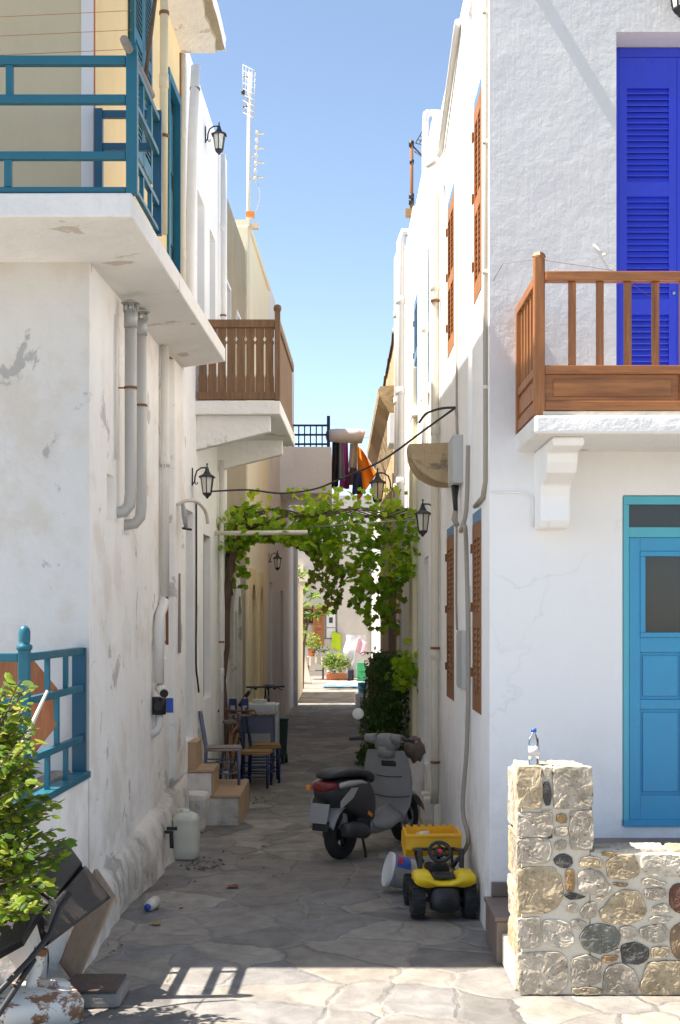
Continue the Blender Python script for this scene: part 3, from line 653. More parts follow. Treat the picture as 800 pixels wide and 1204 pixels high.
# ---- courtyard wall and far house ---------------------------------
cw = MB(); cw.box((-1.28,35.2,0),(-1.03,40.5,3.05)); cw.box((-1.30,35.18,3.051),(-1.01,40.52,3.13))
tag(cw.build('courtyard_wall', M['cream'], bevel=0.03), 'cream courtyard wall with plants on top at far left end', 'wall')
hf = thing('far_white_house', 'white house closing the far end of the alley, with orange shuttered window', 'house', (0,52,0))
mb = MB(); shell(mb, [(8,52),(8,60),(-6,60),(-6,52)], 0, 6.9, {3: [(4.62,5.42,1.15,2.62,0.15),(5.48,6.0,1.4,2.42,0.12)]}); mb.build('wall', M['end_wall'], hf, weld=True)
mb = MB(); P = Vector((-1.38,52.14,1.152))
for u0, u1 in ((0.002,0.07),(0.73,0.798)): mb.obox(P, UX, NF, (u0,u1), (0,0.06), (0,1.466))
for z0, z1 in ((0,0.07),(0.8,0.86),(1.40,1.464)): mb.obox(P, UX, NF, (0.07,0.73), (0.001,0.059), (z0,z1))
wf = mb.build('window', M['orangewood'], hf)
mb = MB(); mb.obox(P, UX, NF, (0.05,0.75), (0.01,0.02), (0.05,1.42)); mb.build('pane', M['darkglass'], wf)
mb = MB(); mb.obox(P, UX, NF, (0.08,0.72), (0.03,0.04), (0.08,0.8)); mb.build('curtain', M['cream_cloth'], wf)
mb = MB(); louver_leaf(mb, (-0.93,52.0,1.13), UX, NF, 0.42, 1.5, [(0.1,0.7),(0.78,1.4)], pitch=0.07); mb.build('shutter', M['orangewood'], hf)
mb = MB(); P = Vector((-0.52,52.115,1.402)); mb.obox(P, UX, NF, (0.10,0.44), (0,0.09), (0.45,0.95)); mb.obox(P, UX, NF, (0.10,0.44), (0,0.08), (0.05,0.42)); mb.build('meter_box', M['whitep'], hf)
mb = MB(); mb.obox(P, UX, NF, (0.20,0.34), (0.091,0.10), (0.62,0.83)); mb.build('meter_dial', M['darkglass'], hf)
mb = MB(); mb.box((-1.6,51.6,3.6),(-1.1,51.995,3.9)); mb.box((-1.6,51.7,3.9),(-1.3,51.995,4.2)); mb.build('corbel', M['cream'], hf)
mb = MB(); mb.box((0.55,51.6,3.95),(1.4,51.99,4.05)); mb.build('ledge', M['plankdoor'], hf)
he = thing('far_side_house', 'sunlit pinkish white house flank on the far right behind bicycle', 'house', (1.4,44,0))
mb = MB(); shell(mb, [(8,36),(8,51.9),(1.30,51.9),(1.30,36)], 0, 5.6); mb.build('wall', M['end_wall'], he)
mb = MB(); mb.box((1.24,37.2,0.0),(1.297,37.5,2.6)); mb.box((1.24,38.6,0.0),(1.297,38.9,2.6)); mb.build('door_frame', M['white'], he)
mb = MB(); mb.box((1.27,37.51,0.02),(1.298,38.59,2.3)); mb.build('door', M['tanwood'], he)

# ================================================================== RIGHT ROW
r1 = thing('whitewashed_corner_house', 'near right whitewashed house with ultramarine balcony door and turquoise front door', 'house', (2.2,9.3,0))
ya, yb = 9.3, 14.3
H2 = [(yb-Y1_, yb-Y0_, z0, z1, 0.06) for Y0_, Y1_, z0, z1 in ((9.82,10.44,1.50,3.0),(12.13,12.9,1.46,3.04),(9.80,10.34,4.58,6.12),(12.12,12.82,4.64,6.1),(10.50,10.80,2.45,7.0))]
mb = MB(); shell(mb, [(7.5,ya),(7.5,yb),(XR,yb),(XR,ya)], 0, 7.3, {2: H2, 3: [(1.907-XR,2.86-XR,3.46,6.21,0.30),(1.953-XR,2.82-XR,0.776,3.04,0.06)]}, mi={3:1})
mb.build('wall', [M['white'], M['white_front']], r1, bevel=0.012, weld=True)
def side_shutter(house, Y0_, Y1_, z0, z1, mat, blue=True, xr=XR):
    w_ = Y1_-Y0_-0.004; P = Vector((xr+0.057,Y1_-0.002,z0+0.002)); h = z1-z0-0.004; hb = 0.085 if blue else 0
    m_ = MB(); louver_leaf(m_, P, Vector((0,-1,0)), NX, w_, h-hb, [(0.14,(h-hb)*0.5-0.08),((h-hb)*0.5+0.04,h-hb-0.12)], stile=0.075, th=0.062, mid=True)
    s_ = m_.build('shutter', mat, house)
    for zz in (0.25, h*0.5, h-0.3):
        m_ = MB(); m_.obox(P, Vector((0,-1,0)), NX, (-0.03,0.02), (0.0635,0.075), (zz,zz+0.07)); m_.build('hinge', M['rust'], s_)
    if blue:
        m_ = MB(); m_.obox(P, Vector((0,-1,0)), NX, (0,w_), (0,0.060), (h-hb+0.002,h)); m_.build('lintel_strip', M['lintelblue'], house)
    return s_
side_shutter(r1, 9.82, 10.44, 1.50, 3.0, M['brownshutter']); side_shutter(r1, 12.13, 12.9, 1.46, 3.04, M['brownshutter'])
side_shutter(r1, 9.80, 10.34, 4.58, 6.12, M['orangewood']); side_shutter(r1, 12.12, 12.82, 4.64, 6.1, M['orangewood'])
# blue balcony door
mb = MB(); P = Vector((1.911,9.597,3.462)); mb.obox(P, UX, NF, (0,0.065), (0,0.05), (0,2.744)); mb.obox(P, UX, NF, (0.88,0.945), (0,0.05), (0,2.744)); mb.obox(P, UX, NF, (0.065,0.88), (0,0.05), (2.68,2.744)); fr = mb.build('balcony_door_frame', M['blue'], r1, bevel=0.004)
for i in range(2):
    mb = MB(); louver_leaf(mb, P+UX*(0.067+i*0.407)+NF*0.002, UX, NF, 0.404, 2.676, [(0.16,0.87),(0.98,1.70),(1.80,2.46)], stile=0.055, th=0.045, pitch=0.041); bd = mb.build('balcony_door', M['blue'], r1)
mb = MB(); mb.lathe([(0,0),(0.012,0),(0.010,0.012),(0,0.014)], P+Vector((0.45,-0.05,1.02)), (0,-1,0), 12); mb.build('bolt', M['steel'], bd)
mb = MB(); mb.obox((XR,9.298,6.93), UX, NF, (0.015,0.085), (0,0.07), (0,0.05)); mb.build('shadow_nub', M['slab_white'], r1)  # unseen nub added only to cast the diagonal shadow down the facade
# front balcony
Yf, Xs = 8.38, 1.215
mb = MB(); mb.box((Xs,Yf,3.335),(3.4,9.33,3.455)); mb.jitter(0.006, 4); mb.build('balcony_slab', M['slab_white'], r1, bevel=0.018)
mb = MB(); mb.box((1.25+0.02,Yf+0.02,3.456),(3.4,Yf+0.09,3.478)); mb.build('slab_curb', M['mortar'], r1)
def corbel(x0, x1):
    pts = [(9.32,2.80),(9.05,2.80),(9.0,2.85),(9.02,3.0),(8.98,3.08),(8.78,3.14),(8.73,3.2),(8.72,3.26),(8.50,3.28),(8.49,3.334),(9.32,3.334)]
    m_ = MB(); m_.prism([(y,z) for y, z in pts], (x0,0,0), (0,1,0), (0,0,1), x1-x0); return m_.build('corbel', M['white'], r1, bevel=0.015)
corbel(1.345, 1.545); corbel(3.05, 3.25)
x0 = 1.25; fyr = Yf+0.055
mb = MB(); mb.box((x0-0.033,fyr-0.033,3.456),(x0+0.033,fyr+0.033,4.44), bev=0.006); mb.lathe([(0.04,0),(0.044,0.008),(0.03,0.03),(0,0.036)],(x0,fyr,4.437), n=4, smooth=False); mb.build('railing_post', M['balwood'], r1)
mb = MB(); mb.box((x0+0.034,fyr-0.04,4.285),(3.4,fyr+0.04,4.345), bev=0.008); mb.box((x0+0.034,fyr-0.03,3.71),(3.4,fyr+0.03,3.765), bev=0.006); mb.box((x0+0.034,fyr-0.03,3.485),(3.4,fyr+0.03,3.545), bev=0.006); mb.build('front_rail', M['balwood_x'], r1)
mb = MB()
for k in range(3):
    xa = x0+0.036+k*0.87; mb.box((xa,fyr-0.008,3.547),(xa+0.83,fyr+0.012,3.708)); mb.box((xa+0.05,fyr-0.018,3.575),(xa+0.78,fyr-0.0085,3.68), bev=0.004); mb.box((xa+0.832,fyr-0.028,3.546),(xa+0.868,fyr+0.028,3.709))
mb.build('rail_panel', M['balwood_x'], r1)
for i in range(12):
    x = x0+0.205+i*0.172; mb = MB(); mb.box((x-0.023,fyr-0.012,3.766),(x+0.023,fyr+0.012,4.284), bev=0.003); mb.box((x-0.006,fyr-0.0145,3.83),(x+0.006,fyr-0.0125,4.2)); mb.build('baluster', M['balwood'], r1)
for za, zb_, hw_ in ((4.27,4.33,0.03),(3.71,3.765,0.025),(3.475,3.545,0.025)):
    mb = MB(); mb.box((x0-hw_,fyr+0.034,za),(x0+hw_,9.295,zb_), bev=0.006); mb.build('side_rail', M['balwood'], r1)
mb = MB(); mb.box((x0-0.008,fyr+0.036,3.546),(x0+0.008,9.29,3.709)); mb.box((x0-0.018,fyr+0.10,3.575),(x0-0.0085,9.22,3.68)); mb.build('rail_panel', M['balwood'], r1)
for i in range(5):
    y = fyr+0.16+i*0.14; mb = MB(); mb.box((x0-0.012,y-0.022,3.766),(x0+0.012,y+0.022,4.269)); mb.build('baluster', M['balwood'], r1)
mb = MB(); mb.box((x0-0.033,9.24,3.456),(x0+0.033,9.299,4.269)); mb.build('wall_post', M['balwood'], r1)
# turquoise front door
P = Vector((1.955,9.357,0.778)); mb = MB()
mb.obox(P, UX, NF, (0.001,0.863), (0,0.055), (2.20,2.258)); mb.obox(P, UX, NF, (0.001,0.04), (0,0.055), (0,2.2)); mb.obox(P, UX, NF, (0.823,0.863), (0,0.055), (0,2.2)); mb.obox(P, UX, NF, (0.04,0.823), (0,0.054), (1.975,2.045))
mb.build('door_frame', M['turq'], r1, bevel=0.003)
mb = MB(); mb.obox(P, UX, NF, (0.02,0.84), (0.005,0.02), (2.03,2.21)); mb.build('transom_pane', M['darkglass'], r1)
m_ = MB(); u0, u1, st = 0.042, 0.821, 0.075
m_.obox(P, UX, NF, (u0,u0+st), (0.005,0.05), (0.003,1.973)); m_.obox(P, UX, NF, (u1-st,u1), (0.005,0.05), (0.003,1.973))
for z0, z1 in ((0.003,0.21),(0.80,0.865),(1.19,1.29),(1.88,1.973)): m_.obox(P, UX, NF, (u0+st,u1-st), (0.006,0.049), (z0,z1))
for z0, z1 in ((0.21,0.80),(0.865,1.19)):
    m_.obox(P, UX, NF, (u0+st,u1-st), (0.006,0.032), (z0,z1)); m_.obox(P, UX, NF, (0.395,0.468), (0.0325,0.0485), (z0,z1))
    for a_, b_ in ((u0+st+0.018,0.378),(0.486,u1-st-0.018)): m_.obox(P, UX, NF, (a_,b_), (0.0325,0.045), (z0+0.022,z1-0.022), bev=0.006)
for z0, z1 in ((1.29,1.325),(1.845,1.88)): m_.obox(P, UX, NF, (u0+st,u1-st), (0.02,0.06), (z0,z1), bev=0.004)
for a_ in (u0+st, u1-st-0.035): m_.obox(P, UX, NF, (a_,a_+0.035), (0.02,0.06), (1.325,1.845), bev=0.004)
d_ = m_.build('front_door', M['skyblue'], r1, bevel=0.003)
mb = MB(); mb.obox(P, UX, NF, (u0+st+0.03,u1-st-0.03), (0.012,0.022), (1.32,1.85)); mb.build('pane', M['darkglass'], d_)
mb = MB(); mb.tube([P+Vector((0.76,-0.05,1.05)),P+Vector((0.76,-0.09,1.05)),P+Vector((0.68,-0.095,1.05))],0.009,8); mb.rbox(P+Vector((0.76,-0.052,1.03)),(0.035,0.006,0.16),bev=0.002); mb.build('handle', M['steel'], d_)
mb = MB(); mb.obox(P, UX, NF, (-0.0,0.863), (0.056,0.075), (0.0,0.045)); mb.build('weatherboard', M['skyblue'], r1)
# terrace in front of the right house and steps
tr = thing('paved_terrace', 'raised paved terrace with low steps beside the stone pillar', 'terrace', (2,8.7,0))
mb = MB(); mb.box((1.50,8.18,0),(7.5,9.297,0.70)); mb.build('slab', M['browntile'], tr, bevel=0.01)
mb = MB(); mb.box((1.045,8.02,0),(1.499,8.64,0.20)); mb.build('step', M['mortar'], tr, bevel=0.012)
mb = MB(); mb.box((1.012,8.641,0),(1.499,9.295,0.27)); mb.box((1.0,8.642,0.271),(1.499,9.294,0.30)); mb.box((1.05,9.27,0.301),(1.499,9.296,0.40)); mb.build('step', M['browntile'], tr, bevel=0.006)

# ---- next houses on the right -------------------------------------
r2 = thing('blue_shuttered_house', 'white right house with pale blue upper shutters and stone bowl corbel', 'house', (1.0,16.2,0))
X2 = 1.015; ya, yb = 14.302, 18.2
sh2 = ((15.0,15.8,4.82,6.3),(17.2,17.95,4.9,6.35))
mb = MB(); shell(mb, [(7.5,ya),(7.5,yb),(X2,yb),(X2,ya)], 0, 7.55, {2: [(yb-b,yb-a,z0,z1,0.06) for a,b,z0,z1 in sh2]+[(yb-15.9,yb-15.2,0.5,2.9,0.15)]}); mb.build('wall', M['white'], r2, bevel=0.02, weld=True)
for a,b,z0,z1 in sh2: side_shutter(r2, a, b, z0, z1, M['lintelblue'], False, X2)
panel_door(r2, Vector((X2+0.145,15.9-0.002,0.502)), Vector((0,-1,0)), NX, 0.69, 2.39, M['greycab'])
for a,b,z0,z1 in sh2:
    mb = MB(); mb.box((X2-0.07,a-0.05,z0-0.14),(X2-0.001,b-0.2,z0-0.03)); mb.build('sill', M['slab_white'], r2, bevel=0.01)
mb = MB(); mb.box((X2-0.10,14.32,0),(X2-0.001,15.0,0.30), bev=0.02); mb.build('wall_step', M['white_dirty'], r2)
mb = MB(); mb.box((X2-0.14,15.9,0),(X2-0.001,17.6,0.62), bev=0.02); mb.build('stone_bench', M['white_dirty'], r2)
mb = MB(); mb.box((X2-0.06,17.3,0.0),(X2-0.001,18.19,5.4), bev=0.01); mb.build('pier', M['cream'], r2)
r3 = thing('plain_white_house', 'plain white right house behind dark climbing shrub, with blue door', 'house', (1.0,20.6,0))
ya, yb = 18.202, 23.1
mb = MB(); shell(mb, [(7.5,ya),(7.5,yb),(XR-0.03,yb),(XR-0.03,ya)], 0, 7.72, {2: [(yb-19.0,yb-18.3,0.5,3.0,0.1),(yb-22.4,yb-21.4,0.7,3.2,0.1)]}); mb.build('wall', M['greywhite'], r3, bevel=0.02, weld=True)
panel_door(r3, Vector((XR+0.06,19.0-0.002,0.502)), Vector((0,-1,0)), NX, 0.69, 2.49, M['blue'], 'blue_door'); panel_door(r3, Vector((XR+0.06,22.4-0.002,0.702)), Vector((0,-1,0)), NX, 0.99, 2.49, M['skyblue'], 'pale_blue_shutter')
r4 = thing('rubble_stone_house', 'old rubble stone house on right with long overhanging stone cornice', 'house', (1.0,28,0))
ya, yb = 23.102, 33.0
mb = MB(); shell(mb, [(7.5,ya),(7.5,yb),(XR,yb),(XR,ya)], 0, 7.3, {2: [(yb-27.8,yb-24.2,1.25,3.35,0.05)]}); mb.build('wall', M['stone'], r4, weld=True)
mb = MB()
def top_edge(u, v):
    Y = 23.15+u*9.8; return Vector((XR-0.05+0.3*v, Y, 7.28+0.25*max(0,noise.noise(Vector((Y*1.4,v*2,3))))+0.2*math.sin(v*math.pi)))
mb.grid(top_edge, 60, 6); mb.build('broken_wall_top', M['stone'], r4)
mb = MB(); prof = [(XR-0.005,5.35),(XR-0.14,5.75),(0.72,6.05),(0.70,6.14),(0.74,6.2),(XR-0.005,6.24)]
mb.loft([[(x,Y,z+0.02*noise.noise(Vector((Y,x*3,z)))) for x, z in prof] for Y in [23.5+i*0.9 for i in range(11)]], smooth=False); mb.build('cornice', M['stone'], r4)
mb = MB()
for i in range(14): mb.box((XR+0.002+0.004*(i%2),24.21+i*0.256,1.252),(XR+0.045,24.21+i*0.256+0.246,3.348))
mb.box((XR-0.02,24.2,1.27),(XR+0.0015,27.8,1.40)); mb.box((XR-0.02,24.2,2.9),(XR+0.0015,27.8,3.02))
mb.build('plank_door', M['plankdoor'], r4)
# ------------------------------------------------------------------ stone pillar and wall (modelled stones in mortar)
sw = thing('rubble_stone_wall', 'low rubble stone garden wall with square pillar in front of turquoise door', 'wall', (1.9,8.1,0))
SY = 7.91
mb = MB(); mb.box((1.075,SY+0.02,0),(1.475,8.44,1.30), bev=0.02); mb.box((1.4755,SY+0.022,0),(3.4,8.18,0.835), bev=0.015); mb.jitter(0.006, 5); mb.build('mortar', M['mortar'], sw)
TAN=(0.50,0.41,0.28); GREY=(0.48,0.425,0.35); PALE=(0.56,0.51,0.43); DARK=(0.10,0.098,0.095); DGREEN=(0.20,0.205,0.185); OR=(0.42,0.28,0.15); RED=(0.17,0.09,0.07); BROWN=(0.34,0.24,0.16)
ST = [([(132,208),(222,208),(222,365),(132,365)],TAN),([(272,210),(418,205),(420,362),(272,365)],GREY),([(232,270),(255,266),(258,350),(240,355),(230,320)],DARK),
([(130,388),(260,384),(262,470),(240,478),(130,472)],GREY),([(130,485),(250,490),(265,540),(240,580),(130,578)],GREY),([(335,380),(420,378),(422,525),(338,525)],GREY),
([(282,392),(320,390),(318,420),(282,418)],OR),([(280,445),(320,442),(322,472),(278,476)],GREY),([(280,500),(318,495),(316,525),(280,528)],GREY),
([(270,565),(300,548),(340,556),(346,580),(320,598),(278,588)],DARK),([(246,470),(266,462),(266,484),(250,488)],DARK),
([(132,612),(160,600),(262,598),(300,640),(305,700),(285,750),(240,775),(135,775)],TAN),([(318,612),(350,610),(348,688),(320,690)],OR),([(378,565),(430,558),(462,572),(460,598),(378,592)],TAN),
([(370,620),(400,610),(450,615),(496,680),(480,705),(400,700),(368,680)],GREY),([(312,708),(345,700),(395,712),(340,722)],DARK),([(480,575),(510,555),(580,550),(605,610),(575,640),(485,635)],TAN),
([(615,560),(640,548),(775,556),(775,632),(640,628),(618,600)],PALE),([(505,655),(560,660),(548,672),(508,670)],BROWN),([(618,645),(640,642),(710,658),(705,666),(620,664)],GREY),([(628,685),(700,682),(705,715),(660,722),(630,712)],GREY),
([(780,662),(740,668),(724,700),(728,740),(750,770),(790,775),(810,720)],RED),([(450,770),(500,715),(545,685),(600,695),(632,770),(610,800),(540,818),(470,810)],TAN),
([(325,745),(350,738),(362,770),(340,780),(324,770)],GREY),([(375,770),(400,738),(435,735),(430,790),(390,795)],GREY),([(660,755),(700,740),(722,765),(690,775),(660,772)],GREY),([(645,795),(670,790),(735,795),(700,812),(650,815)],PALE),
([(132,800),(215,795),(215,905),(132,910)],GREY),([(228,808),(290,805),(330,820),(350,890),(310,912),(232,890)],PALE),([(342,810),(370,805),(400,815),(375,838),(345,832)],PALE),
([(375,870),(400,830),(460,822),(510,835),(532,870),(515,915),(450,935),(395,915)],DGREEN),([(530,835),(570,826),(600,845),(595,870),(555,875),(533,855)],GREY),([(610,835),(690,822),(720,850),(700,885),(660,890),(615,870)],PALE),
([(735,840),(775,810),(830,830),(830,940),(761,955),(738,930),(730,880)],BROWN),([(538,905),(590,892),(640,915),(635,955),(600,972),(540,968)],DARK),([(655,912),(715,910),(716,945),(656,948)],TAN),([(460,948),(520,942),(522,960),(462,968)],OR),
([(510,920),(530,914),(528,930),(512,935)],GREY),([(135,935),(290,928),(322,960),(325,1060),(290,1092),(140,1090)],GREY),([(345,955),(400,942),(450,960),(452,1040),(430,1052),(345,1048)],GREY),
([(470,1020),(490,985),(540,975),(585,1000),(600,1050),(590,1098),(465,1098)],GREY),([(345,1068),(455,1068),(455,1095),(345,1095)],TAN),([(640,970),(775,965),(775,1102),(618,1100),(612,1060)],TAN),
([(460,540),(510,540),(505,552),(465,555)],OR),([(435,715),(468,712),(455,725)],TAN),([(232,212),(262,212),(255,250),(240,252)],PALE),([(225,375),(262,372),(258,380),(230,382)],PALE)]
rs = random.Random(3)
# stones past the right edge of the picture
for row in range(5):
    cx = 845+rs.uniform(-20,20)
    while cx < 1450:
        wd = rs.uniform(70,170); y0 = 560+row*108; ST.append(([(cx+rs.uniform(0,12),y0+rs.uniform(0,15)),(cx+wd/2,y0+rs.uniform(-6,8)),(cx+wd-14,y0+rs.uniform(0,20)),(cx+wd-6,y0+60),(cx+wd-20,y0+92),(cx+wd*0.4,y0+rs.uniform(88,98)),(cx+8,y0+85)], rs.choice([TAN,GREY,GREY,PALE,BROWN,DGREEN]))); cx += wd
sb = bmesh.new(); tl = sb.verts.layers.float_color.new('tint')
def stone(poly3, nrm, col, h=0.028):
    # poly3: boundary points on the face plane; domed irregular stone
    pts = list(poly3)
    # subdivide and soften
    q = []
    for i in range(len(pts)):
        a, b = pts[i], pts[(i+1) % len(pts)]; L = (b-a).length; k = max(1, int(L/0.02))
        for j in range(k): q.append(a+(b-a)*j/k)
    for it in range(1): q = [(q[i-1]+q[i]*4+q[(i+1) % len(q)])/6 for i in range(len(q))]
    q = [p+noise.noise_vector(p*14)*0.006+noise.noise_vector(p*45)*0.003 for p in q]
    c = sum(q, Vector())/len(q); q = [c+(p-c)*(1+0.009/max(0.02,(p-c).length)) for p in q]; jit = rs.uniform(0.85,1.15); cc = tuple(x*jit for x in col)+(1,)
    rings = []
    for f, d in ((1.0,-0.006),(0.985,h*0.55),(0.955,h*0.95),(0.9,h),(0.8,h),(0.7,h),(0.6,h),(0.5,h),(0.38,h),(0.25,h),(0.12,h)):
        R = []
        for p in q:
            s0 = c+(p-c)*f; s = s0 + nrm*(d+ (0.005*noise.noise(s0*7)+0.0035*noise.noise(s0*24)+0.004*noise.noise(s0*90) if f < 0.98 else 0))
            vv = sb.verts.new(s); vv[tl] = cc; R.append(vv)
        rings.append(R)
    cv = sb.verts.new(c+nrm*h*1.05); cv[tl] = cc; n = len(q)
    for i in range(len(rings)-1):
        for k in range(n):
            f = sb.faces.new([rings[i][k],rings[i][(k+1)%n],rings[i+1][(k+1)%n],rings[i+1][k]]); f.smooth = False
    for k in range(n): f = sb.faces.new([rings[-1][k],rings[-1][(k+1)%n],cv]); f.smooth = False
for poly, col in ST:
    p3 = [W(570+x/3.309, 840+y/3.309, SY) for x, y in poly]; p3 = [Vector((p.x, SY+0.02, max(0.012, p.z))) for p in p3]
    big = len(poly) <= 5 and col in (TAN, GREY)
    stone(p3, Vector((0,-1,0)), col, 0.016 if big else 0.013)
for z0, z1, ysp in ((0.02,0.36,[7.95,8.2,8.42]),(0.39,0.62,[7.95,8.12,8.42]),(0.65,0.92,[7.95,8.26,8.42]),(0.95,1.28,[7.95,8.18,8.42])):      # left flank of the pillar
    for a, b in zip(ysp, ysp[1:]): stone([Vector((1.076,y,z)) for y,z in ((a+0.012,z0),(b-0.012,z0),(b-0.012,z1),(a+0.012,z1))], Vector((-1,0,0)), rs.choice([TAN,GREY]), 0.022)
for z0, z1 in ((0.9,1.1),(1.13,1.28)): stone([Vector((1.474,y,z)) for y,z in ((7.96,z0),(8.4,z0),(8.4,z1),(7.96,z1))], Vector((1,0,0)), GREY, 0.02)
for a, b, c, d in ((1.085,1.27,7.94,8.4),(1.29,1.465,7.95,8.42)): stone([Vector((x,y,1.295)) for x,y in ((a,c),(b,c),(b,d),(a,d))], Vector((0,0,1)), PALE, 0.028)
xx = 1.5
while xx < 3.3:
    wd = rs.uniform(0.3,0.5); stone([Vector((x,y,0.832)) for x,y in ((xx,7.94),(xx+wd-0.03,7.95),(xx+wd-0.02,8.17),(xx+0.01,8.16))], Vector((0,0,1)), rs.choice([PALE,TAN]), 0.02); xx += wd
me = bpy.data.meshes.new('stones'); bmesh.ops.recalc_face_normals(sb, faces=sb.faces); bmesh.ops.translate(sb, verts=sb.verts, vec=(-1.9,-8.1,0)); sb.to_mesh(me); sb.free(); me.materials.append(M['stones'])
so_ = bpy.data.objects.new('stones', me); COL.objects.link(so_); so_.parent = sw

# water bottle on the pillar
B0 = W(628,898,8.12); B0.z = 1.324
wb = thing('water_bottle', 'clear plastic water bottle with blue cap standing on stone pillar', 'bottle', B0)
mb = MB(); mb.lathe([(0,0),(0.028,0),(0.033,0.008),(0.033,0.05),(0.030,0.058),(0.033,0.066),(0.033,0.10),(0.030,0.106),(0.033,0.112),(0.033,0.14),(0.026,0.165),(0.013,0.185),(0.012,0.20),(0,0.20)], (0,0,0), n=20); mb.build('body', M['clear'], wb, local=True)
mb = MB(); mb.lathe([(0.0336,0.055),(0.0338,0.115)], (0,0,0), n=20); mb.build('label', M['film'], wb, local=True)
mb = MB(); mb.lathe([(0,0.196),(0.016,0.196),(0.016,0.218),(0,0.219)], (0,0,0), n=16); mb.build('cap', M['bluep'], wb, local=True)

# ------------------------------------------------------------------ lanterns
def lantern(loc, rz, label, s=1.0):
    t = thing('wall_lantern', label, 'wall lamp', loc, rz, 'wrought iron wall lanterns')
    # local +X points away from the wall; origin on the wall at lantern centre height
    m_ = MB(); m_.box((0,-0.02,-0.04),(0.012,0.02,0.15), bev=0.004)
    arm = [(0.012,0,-0.02),(0.03,0,0.0),(0.035,0,0.06),(0.055,0,0.12),(0.10,0,0.15),(0.15,0,0.152),(0.165,0,0.145)]
    m_.tube(arm, 0.0085, 8); m_.tube([(0.03,0,0.0),(0.045,0,-0.03),(0.062,0,-0.02),(0.058,0,0.0)], 0.006, 6); m_.build('bracket', M['black_metal'], t, local=True)
    m_ = MB(); c = (0.165,0,0)
    m_.lathe([(0,0.205),(0.008,0.2),(0.012,0.188),(0.007,0.178),(0.01,0.16),(0.018,0.15),(0.026,0.12),(0.045,0.085),(0.09,0.06),(0.102,0.05),(0.10,0.044),(0.02,0.05)], c, n=6, smooth=False); m_.build('cap', M['black_metal'], t, local=True)
    m_ = MB(); m_.lathe([(0.072,0.046),(0.046,-0.125)], c, n=6, smooth=False); m_.build('glass', M['lampglass'], t, local=True)
    m_ = MB()
    for k in range(6):
        a = k*math.pi/3; x = (0,0,1)
        # corner bars follow the lathe corners
        ax = Vector((0,0,1)); e = ax.cross(Vector((1,0,0))).normalized(); f = ax.cross(e); d = e*math.cos(a)+f*math.sin(a)
        m_.tube([Vector(c)+d*0.074+Vector((0,0,0.046)), Vector(c)+d*0.048+Vector((0,0,-0.125))], 0.006, 5)
    m_.lathe([(0.05,-0.120),(0.054,-0.13),(0.045,-0.145),(0.02,-0.165),(0.012,-0.18),(0,-0.185)], c, n=6, smooth=False); m_.build('frame', M['black_metal'], t, local=True)
    for ch in t.children:
        if s != 1: ch.scale = (s,s,s)
    return t
l1 = lantern(PL(15.9,7.80), math.atan2(nL.y,nL.x), 'black lantern high on the white house beside the leaning drainpipe')
def lan(loc, rz, label): return copy_tree(l1, loc, rz, label)
lan(PL(14.75,3.68), math.atan2(nL.y,nL.x), 'black lantern under the plank balcony with cable hanging below')
lan(PL(25.7,3.28), math.atan2(nL.y,nL.x), 'small far black lantern beyond the vine trunk on grey white house')
lan((XR,13.95,3.22), math.pi, 'black lantern on the right wall below the stone bowl')
lan((2.30,9.3,6.42), -math.pi/2, 'black lantern high on right facade above ultramarine door, mostly cut off')
big = lantern((XR,25.2,4.62), math.pi, 'large grey street lantern hung in front of the orange cloth', 1.8)
big['group'] = ''; del big['group']

# ------------------------------------------------------------------ pipes, cables and boxes
def pipe(name, label, cat, pts, r, mat, group=None, n=10, clips=(), cm='rust'):
    t = thing(name, label, cat, pts[0], 0, group)
    m_ = MB(); m_.tube(smooth(pts, 5) if len(pts) > 4 and name != 'wall_pipe' else pts, r, n); m_.build('tube', M[mat], t)
    if 'pipe' in name and len(pts) > 1:
        for i in range(len(pts)-1):
            A, B = Vector(pts[i]), Vector(pts[i+1]); L_ = (B-A).length
            if L_ > 1.5 and abs(B.z-A.z) > 0.9*L_:
                for k in range(1, int(L_/1.4)+1):
                    q = A.lerp(B, (k-0.35)/(int(L_/1.4)+0.4)); m_ = MB(); m_.lathe([(r*0.99,-0.05),(r*1.13,-0.048),(r*1.15,0.045),(r*0.99,0.05)], q, (B-A), n+4); m_.build('coupling', M[mat], t)
    for p, d in clips:
        m_ = MB(); m_.lathe([(r+0.001,-0.012),(r+0.006,-0.011),(r+0.006,0.011),(r+0.001,0.012)], p, d, 12); m_.build('clip', M[cm], t)
    return t
fl = []
